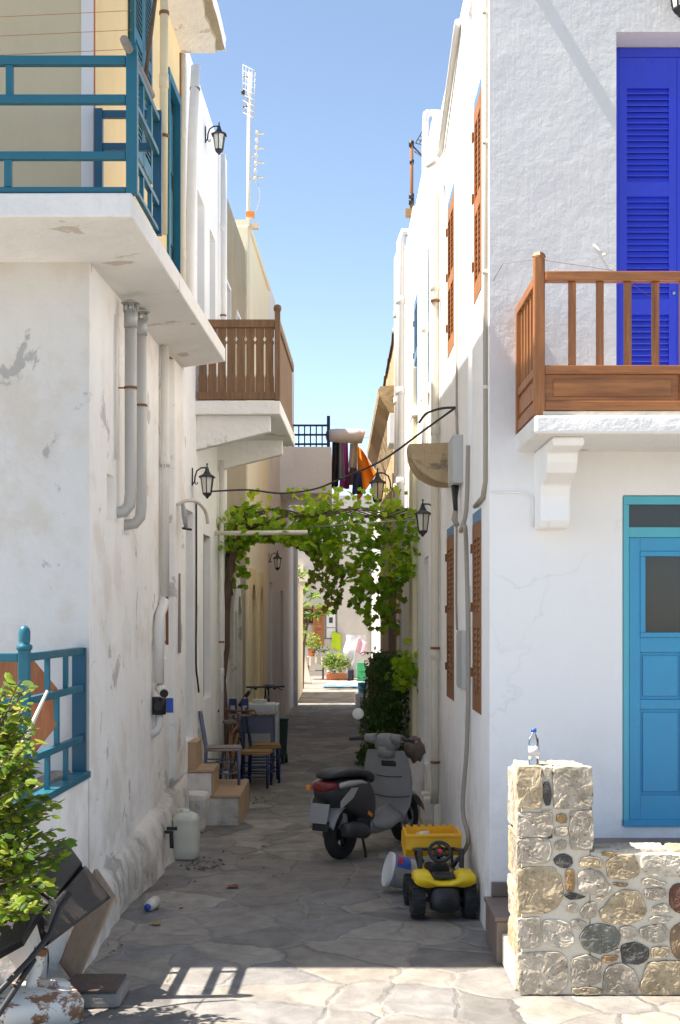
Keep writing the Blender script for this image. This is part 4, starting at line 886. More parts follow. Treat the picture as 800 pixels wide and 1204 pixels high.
for i, (Y, zt, zb, r) in enumerate(((10.45,4.46,3.02,0.046),(10.93,4.50,2.96,0.043))):
    lab = ['grey metal flue pipe with vented cap, nearer and higher up of two on left wall','grey metal flue pipe with vented cap, farther of two beside rusty cable'][i]
    t = thing('flue_pipe', lab, 'flue pipe', PL(Y,zb), 0, 'flue pipes on the left wall'); o = 0.10
    m_ = MB(); pts = [PL(Y,zt,o),PL(Y,zb+0.14,o),PL(Y,zb+0.05,o-0.01),PL(Y-0.005,zb+0.0,o-0.05),PL(Y-0.01,zb-0.01,o-0.12),PL(Y-0.01,zb-0.01,-0.12)]; m_.tube(pts, r, 14); m_.build('tube', M['flue'], t)
    m_ = MB(); p = PL(Y,zt,o); m_.lathe([(r*1.12,-0.03),(r*1.15,0.10)], p, n=16); m_.lathe([(r*1.6,0.155),(r*1.6,0.165),(r*0.6,0.185),(0,0.188)], p, n=16)
    for k in range(6):
        a = k*math.pi/3; m_.tube([p+Vector((math.cos(a)*r*1.1,math.sin(a)*r*1.1,0.09)), p+Vector((math.cos(a)*r*1.1,math.sin(a)*r*1.1,0.158))], 0.008, 5)
    m_.build('vented_cap', M['greycab' if False else 'black_metal'] if False else M['steel'], t)
    for zc in (zb+0.95,):
        m_ = MB(); m_.lathe([(r+0.001,-0.01),(r+0.005,-0.009),(r+0.005,0.009),(r+0.001,0.01)], PL(Y,zc,o), n=14); m_.tube([PL(Y,zc,o-r), PL(Y,zc,0)], 0.006, 6); m_.build('clip', M['rust'], t)
m_ = MB()
tag(MB().tube([PL(10.30,4.5,0.02),PL(10.30,3.4,0.02)],0.012,8).build('conduit', M['pvc_white']), 'thin white conduit beside the nearer grey flue pipe', 'conduit')
pipe('drainpipe', 'white plastic wall pipe running down to the siphon on left house', 'drainpipe', [PL(12.5,4.7,0.05),PL(12.5,2.4,0.05)], 0.04, 'white_old' if False else 'pvc_white', 'drainpipes', clips=[(PL(12.5,3.6,0.05),(0,0,1))])
t = thing('waste_pipe', 'white siphoned waste pipe with black and blue valve low on left wall', 'pipe', PL(12.1,1.3))
m_ = MB(); m_.tube([PL(12.45,2.36,0.05),PL(12.4,2.30,0.05),PL(12.25,2.27,0.06),PL(12.15,2.22,0.06),PL(12.1,2.1,0.06),PL(12.1,1.62,0.06)], 0.045, 12); m_.tube([PL(12.1,1.35,0.06),PL(12.1,1.24,0.06),PL(12.06,1.2,0.04),PL(12.05,1.16,-0.03)], 0.038, 10); m_.tube([PL(12.12,1.58,0.06),PL(11.98,1.54,0.12)], 0.045, 12); m_.build('tube', M['pvc_white'], t)
m_ = MB(); m_.tube([PL(11.981,1.54,0.1195),PL(11.965,1.535,0.126)], 0.037, 12); m_.build('open_end', M['black_plastic'], t)
m_ = MB(); m_.tube([PL(12.1,1.50,0.06),PL(12.1,1.345,0.06)], 0.062, 12); m_.tube([PL(12.02,1.42,0.06),PL(12.18,1.42,0.06)], 0.04, 10); m_.build('valve', M['black_plastic'], t)
m_ = MB(); m_.obox(PL(12.1,1.36,0.125), uL, nL, (-0.02,0.02), (0,0.06), (0,0.13), bev=0.008); m_.build('valve_handle', M['bluep'], t)
m_ = MB(); m_.tube([PL(12.1,2.0,0.115),PL(12.1,1.98,0.115)], 0.004, 4); m_.build('pipe_clip', M['rust'], t)
pipe('rusty_cable', 'rust speckled cable running down the left wall beside white pilaster', 'cable', [PL(12.85+0.02*math.sin(z*2),z,0.02) for z in [4.7-0.25*i for i in range(12)]], 0.014, 'rust')
pipe('bent_pipe', 'curved pale pipe arm sticking out of the left pilaster', 'pipe', [PL(13.2,3.30,0.06),PL(13.22,3.34,0.14),PL(13.3,3.34,0.24),PL(13.5,3.26,0.30),PL(13.6,3.15,0.31)], 0.018, 'pvc')
t = pipe('tap_fitting', 'broken grey tap hanging from curved pale pipe', 'tap', [PL(13.3,3.33,0.1),PL(13.3,3.2,0.12),PL(13.33,3.08,0.13)], [0.018,0.028,0.018], 'steel')
m_ = MB(); m_.tube([PL(13.3,3.08,0.10),PL(13.36,3.07,0.18)], 0.012, 6); m_.build('handle', M['black_metal'], t)
# slanted slot filled with a dark plank on the lower pilaster
t = MB(); t.prism([(0.0,0.0),(0.14,0.0),(0.10,0.78),(0.06,0.78)], PL(13.28,1.86,0.056), uL, (0,0,1), 0.014); tag(t.build('wall_plank', M['greywood']), 'narrow tapering dark plank fixed to the white pilaster', 'plank')
pipe('yellow_downpipe', 'yellowed downpipe standing on the teal railed balcony', 'downpipe', [W(193.5,-60,9.62),W(192,275,9.62)], 0.03, 'pvc_yellow', 'drainpipes', clips=[(W(192.6,160,9.62),(0,0,1)),(W(193.2,15,9.62),(0,0,1))])
pipe('leaning_drainpipe', 'white drainpipe leaning along the upper white house wall', 'drainpipe', [PL(14.3,8.0,0.10),PL(14.18,7.2,0.08),PL(14.05,6.0,0.07),PL(13.95,4.95,0.07)], 0.05, 'pvc_white', 'drainpipes', clips=[(PL(14.27,7.75,0.095),(0,0,1))])
pipe('thin_drainpipe', 'thin cream pipe between the teal door and white house', 'drainpipe', [PL(13.75,7.9,0.04),PL(13.75,4.95,0.04)], 0.03, 'pvc', 'drainpipes')
pipe('corner_pipe', 'white pipe running up the far edge of the white house', 'drainpipe', [PL(17.3,8.1,0.06),PL(17.3,4.7,0.06)], 0.035, 'pvc_white', 'drainpipes', clips=[(PL(17.3,6.05,0.06),(0,0,1))])
pipe('rusty_bracket_rod', 'rusty iron strip below the broken roof canopy', 'iron strip', [PL(13.6,7.85,0.03),PL(13.6,7.0,0.03)], 0.018, 'rust')
pipe('brown_pole', 'slim brown pole leaning on yellow wall behind yellowed downpipe', 'pole', [PL(12.0,7.3,0.08),PL(11.6,5.9,0.1)] if False else [W(186,-30,10.3),W(170,100,10.0)], 0.016, 'plankdoor')
pipe('lower_house_pipe', 'white pipe down the white house beside vine trunk', 'drainpipe', [PL(17.2,4.2,0.05),PL(17.2,0.3,0.05)], 0.03, 'pvc_white', 'drainpipes', clips=[(PL(17.2,1.9,0.05),(0,0,1))])
pipe('lamp_cable', 'dark cable hanging straight down from lantern on white house', 'cable', [PL(14.95,3.5,0.02),PL(14.96,2.9,0.02),PL(14.95,2.2,0.02),PL(14.9,1.7,0.025),PL(15.0,1.5,0.03),PL(15.1,1.38,0.03)], 0.011, 'black_plastic')
# stick on railing and clotheslines
pipe('wooden_pole', 'worn grey broom handle tied on the teal balcony corner', 'pole', [W(146,46,8.25),W(178,112,9.25)], 0.027, 'greywood')
for z, k in ((5.98,0),(5.86,1),(5.74,2)):
    tag(MB().tube([(-6.4,8.6,z-0.02*k),(-3.5,8.62,z-0.035),(-1.28,8.46,z)],0.0018,5).build('clothesline', M['terracotta']), 'thin orange washing line stretched above the teal front rail', 'clothesline', 'washing lines')
# right wall pipes
pipe('corner_conduit', 'thin grey conduit down the near edge of right alley wall', 'conduit', [(XR-0.015,9.42,7.3),(XR-0.015,9.42,3.15),(XR-0.02,9.55,3.05),(XR-0.02,10.1,3.03)], 0.017, 'hose', clips=[((XR-0.015,9.42,z),(0,0,1)) for z in (6.4,5.5,4.6,3.8)], cm='pvc')
pipe('grey_hose', 'long grey hose hanging down the right wall behind yellow toy tractor', 'hose', [(XR-0.02,10.62,3.55),(XR-0.03,10.66,3.05),(XR-0.08,10.60,2.88),(XR-0.06,10.45,2.90),(XR-0.03,10.62,2.6),(XR-0.02,10.60,1.8),(XR-0.03,10.62,1.2),(XR-0.05,10.75,0.7),(XR-0.02,10.62,0.45),(XR-0.14,10.75,0.25),(XR-0.18,10.95,0.3)], 0.018, 'hose')
pipe('wall_pipe', 'cream drainpipe down the right wall with foot on the white step', 'drainpipe', [(X2-0.0,14.15,7.35),(XR-0.05,13.9,6.95),(XR-0.055,13.75,6.5),(XR-0.055,13.7,3.0),(XR-0.055,13.72,0.5),(XR-0.06,13.75,0.33)], 0.042, 'pvc', 'drainpipes', clips=[((XR-0.055,13.7,z),(0,0,1)) for z in (5.4,1.9,0.75)])
pipe('thin_cable', 'thin dirty cable beside the second brown shutter', 'cable', [(XR-0.012,11.75,5.6),(XR-0.012,11.72,3.4),(XR-0.012,11.78,2.35),(XR-0.012,11.7,2.1)], 0.009, 'hose')
pipe('upper_pipe_loop', 'white overflow pipe curling high on right parapet', 'pipe', [(XR-0.03,11.4,7.2),(XR-0.035,12.9,6.85),(XR-0.04,13.3,6.75),(XR-0.13,13.35,6.68),(XR-0.15,13.2,6.6),(XR-0.08,13.05,6.6)], 0.03, 'pvc_white')
pipe('parapet_pipe', 'white pipe bent over the right roof edge', 'pipe', [(X2+0.2,14.6,7.6),(X2-0.02,14.6,7.62),(X2-0.07,14.6,7.5),(X2-0.07,14.65,6.5),(X2-0.07,14.7,4.0)], 0.035, 'pvc_white', 'drainpipes')
for Y in (19.6,20.5): pipe('roof_drainpipe', 'white drainpipe, one of a pair beneath the rusty antenna', 'drainpipe', [(XR+0.1,Y,7.75),(XR-0.09,Y,7.76),(XR-0.13,Y,7.62),(XR-0.13,Y,3.2)], 0.06, 'pvc_white', 'paired drainpipes')
def wallbox(name, label, cat, lo, hi, mat, door=True):
    t = thing(name, label, cat, ((lo[0]+hi[0])/2, (lo[1]+hi[1])/2, lo[2]))
    m_ = MB(); m_.box(lo, hi, bev=0.008); m_.build('case', M[mat], t)
    m_ = MB(); m_.box((lo[0]-0.006,lo[1]+0.02,lo[2]+0.02),(lo[0]-0.0005,hi[1]-0.02,hi[2]-0.02)); m_.build('lid', M[mat], t)
    return t
wallbox('junction_box', 'tall grey junction box on the right wall beside stone bowl', 'junction box', (XR-0.085,11.25,3.32),(XR+0.001,11.7,3.72), 'greycab')
t = thing('cable_gland', 'dark cable fitting hanging below the grey junction box', 'cable fitting', (XR-0.04,11.45,3.0)); m_ = MB(); m_.tube([(XR-0.05,11.45,3.318),(XR-0.05,11.45,3.2),(XR-0.045,11.45,3.1)], [0.035,0.022,0.018], 8); m_.build('gland', M['black_plastic'], t); m_ = MB(); m_.tube([(XR-0.045,11.45,3.1),(XR-0.06,11.43,3.03),(XR-0.03,11.46,2.98)], 0.022, 8); m_.build('cable_end', M['hose'], t)
wallbox('meter_cabinet', 'low grey meter cabinet between the two brown shutters', 'meter cabinet', (XR-0.03,11.0,1.62),(XR+0.001,11.5,2.10), 'greycab')
wallbox('air_unit', 'white box unit high on right wall beside the stone cornice', 'air conditioner', (0.84,21.9,5.02),(XR-0.031,22.7,5.5), 'enamel')
# stone bowl corbel
mb = MB(); prof = [(0.0,0.36)]
def bowl(u, v):
    # quarter-round lump: u around the profile, v along the depth
    a = u*math.pi/2; r = 0.40+0.015*noise.noise(Vector((u*5,v*5,2)))
    x = XR+0.02-(0.41*math.cos(a)**0.8)*(1.0); z = 3.79-0.36*math.sin(a)**1.1
    return Vector((x, 12.35+v*0.55, z))
R = []
for j in range(8):
    ring = [bowl(i/14, j/7) for i in range(15)]+[Vector((XR+0.02,12.35+j/7*0.55,3.40)), Vector((XR+0.02,12.35+j/7*0.55,3.80))]
    R.append([p+noise.noise_vector(p*7)*0.014 for p in ring])
mb.loft(R, smooth=False); tag(mb.build('stone_corbel', M['stone'], bevel=0.01), 'rough brown stone half bowl jutting from the right wall above lantern', 'corbel')
# overhead cable across the alley
c0, c1, c2, c3 = PL(15.3,3.62,0.05), W(330,580,14.6), W(405,561,13.7), Vector((XR-0.02,11.75,4.02))
pts = []
P_ = [c0, W(290,576,15.0), c2.lerp(c1, 1.0), W(370,575,14.1), c2, W(450,541,13.0), W(500,505,12.2), c3]
tag(MB().tube(smooth(P_), 0.010, 8).build('overhead_cable', M['black_plastic']), 'black cable sagging across the alley from left lantern to right wall', 'cable')
tag(MB().tube(smooth([c3, W(520,480,11.9), W(502,486,12.1), W(493,497,12.2)]), 0.011, 8).build('cable_coil', M['black_plastic']), 'loose black cable end curled on right wall at the overhead cable', 'cable')
tag(MB().tube([(XR-0.02,11.75,4.0),(XR-0.015,11.62,3.85),(XR-0.012,11.6,3.73)], 0.008, 6).build('drop_cable', M['hose']), 'short cable dropping from overhead cable into the grey junction box', 'cable')
tag(MB().tube([(1.06,9.285,4.50),(1.12,9.2,4.6),(1.25,8.45,4.43),(1.7,8.44,4.36),(1.95,8.46,4.2)],0.0016,5).build('thin_wire', M['rust']), 'thin slack wire tied along the brown balcony rail', 'wire')
tag(MB().tube([(1.05,9.292,3.06),(1.25,9.291,3.06),(1.335,9.29,3.03),(1.337,9.288,2.82)],0.008,6).build('white_cable', M['white']), 'white painted cable running to the corbel under brown balcony', 'cable')
t = MB(); t.tube([W(699,288,9.3),W(702,291,9.24),W(710,299,9.22)],0.008,6); t.tube([W(710,299,9.22),W(713,300,9.2)],0.012,6); tag(t.build('iron_hook', M['pvc']), 'small pale hook on the wall left of ultramarine shutter', 'hook')
# antennas
t = thing('tv_antenna', 'tall pale television mast with two antennas on the left roofs', 'antenna', PL(21.45,6.6,0.06))
mp = lambda px, py, Y=21.45: W(px,py,Y)
m_ = MB(); m_.tube([mp(291,386),mp(293.5,85)], 0.032, 8); m_.build('mast', M['pvc'], t)
m_ = MB()
for i in range(5): m_.tube([W(286+i*3.6,75+i*2,21.5-i*0.12), W(286+i*3.2,132+i*2,21.5-i*0.12)], 0.006, 4)
for i in range(9): m_.tube([W(286,76+i*7,21.5), W(300,83+i*7,21.0)], 0.006, 4)
m_.build('grid_reflector', M['steel'], t)
for x0_, x1_, yy_, r_ in ((286,294,90,0.02),(286,293,125,0.02),(284,288,108,0.04)):
    m_ = MB(); m_.tube([mp(x0_,yy_),mp(x1_,yy_)],r_,6); m_.build('dipole', M['black_plastic'], t)
m_ = MB(); m_.tube([mp(303,152),mp(300,214)], 0.012, 6)
for i in range(7): m_.tube([mp(302.8-i*0.4,154+i*9), mp(302.2-i*0.4,156.5+i*9)], 0.035, 6)
for i in range(4): m_.tube([mp(303,157+i*17), mp(311,157+i*17)], 0.016, 6)
m_.tube([mp(291,183),mp(303,183)], 0.014, 6); m_.build('yagi_antenna', M['pvc'], t)
m_ = MB(); m_.rbox(mp(294.5,252.5), (0.13,0.1,0.085)); m_.build('amplifier_box', M['amber'], t)
m_ = MB(); m_.rbox(mp(300,266), (0.11,0.1,0.085)); m_.build('amplifier_box', M['pvc_yellow'], t)
m_ = MB(); m_.tube([mp(303,214),mp(306,228),mp(304,240),mp(297,256)],0.008,5); m_.build('antenna_cable', M['pvc_white'], t)
t = thing('rusty_antenna', 'rusty roof mast with tilted grid antenna on the right roof', 'antenna', (1.1,20,7.7))
m_ = MB(); m_.tube([(1.09,20,7.7),(1.09,20,9.23)], 0.026, 8); m_.build('mast', M['rust'], t)
for a_, b_, r_ in (((484,166),(484,172),0.04),((482,190),(487,190),0.035),((481,231),(487,231),0.05),((481,237),(487,237),0.05)):
    m_ = MB(); m_.tube([W(*a_,20),W(*b_,20)],r_,8); m_.build('clamp', M['black_metal'], t)
m_ = MB()
for i in range(4): m_.tube([W(489+i*4.6,168-i*1.2+i*1.5,20), W(500+i*1.6,148+i*4.6,19.6)], 0.007, 4)
for i in range(5): m_.tube([W(489+i*2.4,168-i*4.6,20-0.08*i), W(503+i*0.6,172-i*2.6,19.9)], 0.007, 4)
m_.tube([W(486,172,20),W(503,190,20)], 0.012, 5); m_.tube([W(488,178,20),W(502,188,19.8)], 0.008, 5); m_.build('grid_antenna', M['black_metal'], t)
m_ = MB(); m_.rbox(W(482,250.5,20), (0.13,0.1,0.11)); m_.build('amplifier_box', M['straw'], t)
# ------------------------------------------------------------------ door steps on the left
ds = thing('tiled_doorstep', 'peeling white doorstep of two steps topped with tan tiles', 'doorstep', (-1.25,14.8,0))
mb = MB()
mb.box((-1.62,14.41,0),(-1.045,15.85,0.293)); mb.box((-1.62,14.412,0.294),(-1.33,15.05,0.563)); mb.jitter(0.004, 6); mb.build('base', M['white_dirty'], ds, bevel=0.01)
mb = MB(); mb.box((-1.60,14.40,0.299),(-1.03,15.85,0.325)); mb.box((-1.043,14.402,0.0),(-1.028,15.85,0.298)); mb.box((-1.60,14.40,0.569),(-1.31,15.04,0.595)); mb.box((-1.328,14.402,0.326),(-1.312,15.04,0.568)); mb.build('tile_tread', M['tile'], ds, bevel=0.003)
mb = MB(); mb.box((-1.60,14.43,0.596),(-1.50,15.0,0.86)); mb.box((-1.60,14.425,0.861),(-1.49,15.0,0.885)); mb.build('threshold', M['tile'], ds, bevel=0.003)
# rubble stone stack between plinth and doorstep
rk = MB(); 
for c, s in (((-1.50,14.1,0.16),(0.3,0.42,0.34)),((-1.56,13.7,0.42),(0.2,0.3,0.2))): rk.rbox(c, s, bev=0.05)
rk.jitter(0.03, 5); rk = None
t = MB(); t.rbox((-1.49,14.12,0.2), (0.26,0.4,0.4), bev=0.06); t.jitter(0.035,6); tag(t.build('plastered_rock', M['white_dirty']), 'whitewashed rock lump between plastic jug and tan doorstep', 'rock')

# ------------------------------------------------------------------ jug, bottle, litter
J = Vector((-1.385,12.45,0)); t = thing('plastic_jug', 'milky white plastic jerry can standing against the left plinth', 'jerry can', J)
mb = MB()
rr = [(0.0,0.10),(0.02,0.118),(0.10,0.124),(0.14,0.119),(0.2,0.124),(0.30,0.124),(0.335,0.117),(0.36,0.122),(0.40,0.108),(0.425,0.06)]
def sq(r, z, n=28): 
    return [Vector((J.x+math.copysign(abs(math.cos(a))**0.6,math.cos(a))*r, J.y+math.copysign(abs(math.sin(a))**0.6,math.sin(a))*r, z)) for a in [2*math.pi*k/n for k in range(n)]]
mb.loft([sq(r,z) for z,r in rr]); mb.build('body', M['milky'], t)
mb = MB(); mb.lathe([(0.035,0.42),(0.035,0.45),(0.0,0.452)], J, n=14); mb.build('cap', M['whitep'], t)
mb = MB(); mb.tube([J+Vector((-0.08,0,0.40)),J+Vector((-0.08,0,0.445)),J+Vector((-0.02,0,0.455)),J+Vector((0.0,0,0.45))],0.012,8); mb.build('handle', M['milky'], t)
t = thing('black_tap', 'small black tap sticking out beside the plastic jug', 'tap', PL(12.1,0.3,0.1))
mb = MB(); mb.tube([PL(12.1,0.3,0.06),PL(12.08,0.3,0.17)],0.014,8); mb.tube([PL(12.08,0.31,0.17),PL(12.08,0.16,0.175)],0.018,8); mb.build('body', M['black_plastic'], t)
mb = MB(); mb.rbox(PL(12.07,0.335,0.18),(0.09,0.03,0.03)); mb.build('lever', M['black_plastic'], t)
t = thing('fallen_bottle', 'small milky bottle with blue cap lying by the left plinth', 'bottle', (-1.40,10.25,0.045))
ax = Vector((-0.15,-1,0)); mb = MB(); mb.lathe([(0,0.11),(0.03,0.11),(0.044,0.10),(0.044,-0.04),(0.036,-0.07),(0.02,-0.085),(0.02,-0.095),(0,-0.095)], (-1.40,10.25,0.045), -ax, 18); mb.build('body', M['milky'], t)
mb = MB(); mb.lathe([(0,-0.096),(0.024,-0.096),(0.024,-0.118),(0,-0.118)], (-1.40,10.25,0.045), -ax, 16); mb.build('cap', M['bluep'], t)
def chips(name, label, spots, mat):
    m_ = MB()
    for c, r, n in spots:
        for i in range(n):
            a = rnd(0,6.3); d = r*math.sqrt(random.random()); p = Vector((c[0]+d*math.cos(a), c[1]+d*math.sin(a)*1.6, 0.006+rnd(0,0.01)))
            s = rnd(0.01,0.028); q = Quaternion((rnd(-.4,.4),rnd(-.4,.4),1), rnd(0,6.3)).to_matrix()
            m_.face([p+q@Vector(v) for v in ((-s,0,0),(0,-s*0.5,rnd(0,0.012)),(s,0,0),(0,s*0.5,rnd(0,0.012)))])
    return tag(m_.build(name, mat), label, 'litter', kind='stuff')
chips('dry_leaves', 'scattered dry leaves and crumbs on the paving by the jug', [((-1.2,12.1),0.20,60),((-1.3,11.3),0.15,5),((-1.3,10.4),0.2,5),((-0.8,13.0),0.5,6),((-1.45,9.0),0.12,6),((-0.3,11.2),0.6,5),((-1.0,16.5),0.3,30)], M['bark'])
for x, y, s, l, mt in ((-0.85,11.1,0.045,'rust brown dry leaf clump lying alone on the paving','rust'),(-1.30,9.75,0.035,'small orange crumpled scrap near the fallen bottle','straw')):
    m_ = MB(); m_.grid(lambda u,v: Vector((x+(u-.5)*s*2, y+(v-.5)*s*2, 0.012+0.02*abs(noise.noise(Vector((u*4+x,v*4,1)))))),5,5); tag(m_.build('dry_leaf', M[mt]), l, 'leaf')
for x, y in ((0.05,12.0),(-0.15,11.95)):
    pass

# ------------------------------------------------------------------ bucket
def bucket(name, label, loc, axis, r, h, mat, inner, group=None):
    t = thing(name, label, 'bucket', loc); a = Vector(axis).normalized()
    m_ = MB(); m_.lathe([(0,0),(r*0.84,0),(r*0.86,0.01),(r*0.99,h*0.9),(r*1.03,h*0.9),(r*1.03,h*0.93),(r,h*0.93),(r*1.04,h),(r*0.98,h),(r*0.84,0.02),(0,0.02)], loc, a, 28); m_.build('body', M[mat], t)
    return t
ax = Vector((-0.90,-0.16,0.24)); bl = Vector((0.655,10.95,0.122))
t = bucket('white_bucket', 'white paint bucket with blue label lying tipped on the paving', bl, ax, 0.135, 0.27, 'whitep', None)
t['category'] = 'bucket'
a = ax.normalized(); e1 = a.cross(Vector((0,0,1))).normalized(); e2 = e1.cross(a)   # e2 up-ish
LA = 96
mb = MB()
def lab(u, v):
    th = math.radians(LA+62*u); h = 0.11+0.115*v; r = 0.135*(0.86+0.13*(h/0.243))+0.002
    return bl+a*h+(e1*math.cos(th)+e2*math.sin(th))*r
mb.grid(lab, 10, 3); mb.build('label', M['labelblue'], t)
mb = MB()
def lab2(u, v):
    th = math.radians(LA+10+38*u); h = 0.185+0.03*v; r = 0.135*(0.86+0.13*(h/0.243))+0.0035
    return bl+a*h+(e1*math.cos(th)+e2*math.sin(th))*r
mb.grid(lab2, 8, 2); mb.build('label_stripe', M['redbright'], t)
mb = MB()
def lidf(u, v):
    return bl+a*(0.262)+(e1*math.cos(2*math.pi*u)+e2*math.sin(2*math.pi*u))*0.131*v
mb.grid(lidf, 24, 2); mb.build('lid', M['whitep'], t)
mb = MB(); pts = [bl+a*0.235+(e1*math.cos(th)*0.145+(e2*math.sin(th)*0.145)-a*0.05*math.sin(th-math.pi)) for th in [math.pi+i*math.pi/12 for i in range(13)]]; mb.tube(pts,0.003,5); mb.build('handle', M['steel'], t)

# ------------------------------------------------------------------ toy tractor (seen from behind)
TT = Vector((0.775,9.98,0)); tt = thing('toy_tractor', 'yellow and black ride on toy loader parked against the right wall', 'toy tractor', TT, math.radians(4))
def tl_(): return MB()
def wheel(mbf, c, r, w_, axis, tread=12):
    mbf.lathe([(r*0.45,-w_*0.4),(r*0.62,-w_*0.5),(r*0.9,-w_*0.48),(r,-w_*0.3),(r,w_*0.3),(r*0.9,w_*0.48),(r*0.62,w_*0.5),(r*0.45,w_*0.4)], c, axis, 30, closed=True)
for x in (-0.19,0.19):
    m_ = MB(); c = Vector((x,0,0.138)); wheel(m_, c, 0.133, 0.095, (1,0,0))
    for k in range(16):
        an = k*2*math.pi/16
        for s in (-1,1):
            p = c+Vector((s*0.022, math.cos(an+s*0.1)*0.134, math.sin(an+s*0.1)*0.134)); m_.rbox(p, (0.045,0.016,0.012), Matrix.Rotation(an-math.pi/2,3,'X'))
    w0 = m_.build('rear_wheel', M['rubber'], tt, local=True)
    m_ = MB(); m_.lathe([(0,-0.03),(0.055,-0.03),(0.06,-0.035),(0.06,0.035),(0.055,0.03),(0,0.03)], c, (1,0,0), 20); m_.build('rim', M['black_plastic'], w0, local=True)
for x in (-0.185,0.185):
    m_ = MB(); c = Vector((x,0.50,0.115)); wheel(m_, c, 0.113, 0.085, (1,0,0))
    for k in range(14):
        an = k*2*math.pi/14; p = c+Vector((0, math.cos(an)*0.113, math.sin(an)*0.113)); m_.rbox(p, (0.075,0.014,0.012), Matrix.Rotation(an-math.pi/2,3,'X'))
    w0 = m_.build('front_wheel', M['rubber'], tt, local=True)
    m_ = MB(); m_.lathe([(0,-0.03),(0.05,-0.03),(0.05,0.03),(0,0.03)], c, (1,0,0), 20); m_.build('rim', M['black_plastic'], w0, local=True)
# rear fender / seat deck
m_ = MB(); prof = [(-0.225,0.285),(-0.225,0.325),(-0.205,0.345),(-0.13,0.35),(-0.10,0.335),(-0.085,0.30),(-0.03,0.285),(0.03,0.285),(0.085,0.30),(0.10,0.335),(0.13,0.35),(0.205,0.345),(0.225,0.325),(0.225,0.285),(0.19,0.268),(0.14,0.260),(0.11,0.262),(0.07,0.268),(-0.07,0.268),(-0.11,0.262),(-0.14,0.260),(-0.19,0.268)]
R = []
for y, s, dz in ((-0.13,0.94,-0.012),(-0.115,1.0,0),(-0.03,1.0,0.006),(0.05,1.0,0.006),(0.12,0.97,-0.015)): R.append([Vector((x*s,y,z+dz)) for x,z in prof])
m_.loft(R); m_.build('rear_fender', M['yellowp'], tt, local=True)
m_ = MB(); m_.rbox((0,-0.01,0.315),(0.16,0.16,0.03),bev=0.012); m_.rbox((0,0.06,0.305),(0.14,0.06,0.03),bev=0.01); m_.build('seat', M['black_plastic'], tt, local=True)
m_ = MB()
m_.loft([[Vector((x*s,y,0.07+z*k)) for x,z in ((-0.10,0.02),(-0.115,0.09),(-0.09,0.165),(-0.05,0.185),(0.05,0.185),(0.09,0.165),(0.115,0.09),(0.10,0.02),(0.05,0.0),(-0.05,0.0))] for y,s,k in ((-0.15,0.72,0.75),(-0.135,0.92,0.92),(-0.10,1.05,1.0),(0.05,0.9,0.95))])
m_.rbox((0,0.28,0.15),(0.15,0.5,0.09),bev=0.015); m_.rbox((0,0.0,0.138),(0.30,0.03,0.03)); m_.rbox((0,0.50,0.115),(0.30,0.03,0.03)); m_.build('chassis', M['black_plastic'], tt, local=True)
m_ = MB(); m_.tube([(-0.04,-0.158,0.155),(-0.02,-0.166,0.150),(0,-0.164,0.157),(0.02,-0.166,0.150),(0.04,-0.158,0.155)],0.006,6); m_.build('rear_ridge', M['black_plastic'], tt, local=True)
m_ = MB(); m_.loft([[Vector((x*s,y,0.19+z*k)) for x,z in ((-0.085,0),(-0.085,0.12),(-0.06,0.16),(0.06,0.16),(0.085,0.12),(0.085,0))] for y,s,k in ((0.20,0.9,1.05),(0.24,1.0,1.12),(0.36,1.0,1.0),(0.54,0.9,0.8))], smooth=False); m_.build('dashboard', M['black_plastic'], tt, local=True, bevel=0.01)
m_ = MB(); m_.rbox((0,0.45,0.25),(0.19,0.22,0.10),bev=0.02); m_.rbox((-0.115,0.42,0.235),(0.03,0.25,0.06),bev=0.008); m_.rbox((0.115,0.42,0.235),(0.03,0.25,0.06),bev=0.008); m_.build('bonnet', M['yellowp'], tt, local=True)
sw_c = Vector((0,0.16,0.46)); sn = Vector((0,-0.8,0.6)).normalized(); sx_ = Vector((1,0,0)); sy_ = sn.cross(sx_)
m_ = MB(); m_.tube([sw_c+(sx_*math.cos(a)+sy_*math.sin(a))*0.078 for a in [i*2*math.pi/24 for i in range(24)]], 0.014, 10, closed=True)
for a in (math.pi/2, math.pi*7/6, math.pi*11/6): m_.tube([sw_c, sw_c+(sx_*math.cos(a)+sy_*math.sin(a))*0.07], 0.014, 8)
m_.lathe([(0,-0.012),(0.042,-0.012),(0.042,0.004),(0,0.008)], sw_c, sn, 20); m_.tube([sw_c-sn*0.01, sw_c-sn*0.11], 0.018, 8); swo = m_.build('steering_wheel', M['black_plastic'], tt, local=True)
m_ = MB(); m_.lathe([(0,0.024),(0.014,0.02),(0.02,0.009),(0.02,0.002),(0,0.002)], sw_c, sn, 16); m_.build('horn_button', M['redbright'], swo, local=True)
for s in (-1,1):
    m_ = MB(); m_.tube([(s*0.155,0.06,0.23),(s*0.155,0.12,0.44),(s*0.155,0.22,0.46),(s*0.15,0.50,0.42),(s*0.15,0.58,0.40)],0.016,8); m_.rbox((s*0.155,0.11,0.42),(0.035,0.045,0.14),bev=0.01); m_.tube([(s*0.13,0.13,0.4),(s*0.13,0.36,0.3),(s*0.14,0.52,0.40)],0.011,8); m_.build('loader_arm', M['black_plastic'], tt, local=True)
m_ = MB(); m_.tube([(-0.15,0.40,0.44),(0.15,0.40,0.44)],0.012,8); m_.build('cross_bar', M['black_plastic'], tt, local=True)
m_ = MB(); x0 = 0.21; pr = [(0.50,0.40),(0.52,0.36),(0.60,0.345),(0.74,0.41),(0.82,0.50)]; pr2 = [(0.525,0.41),(0.545,0.375),(0.60,0.362),(0.73,0.425),(0.80,0.505)]
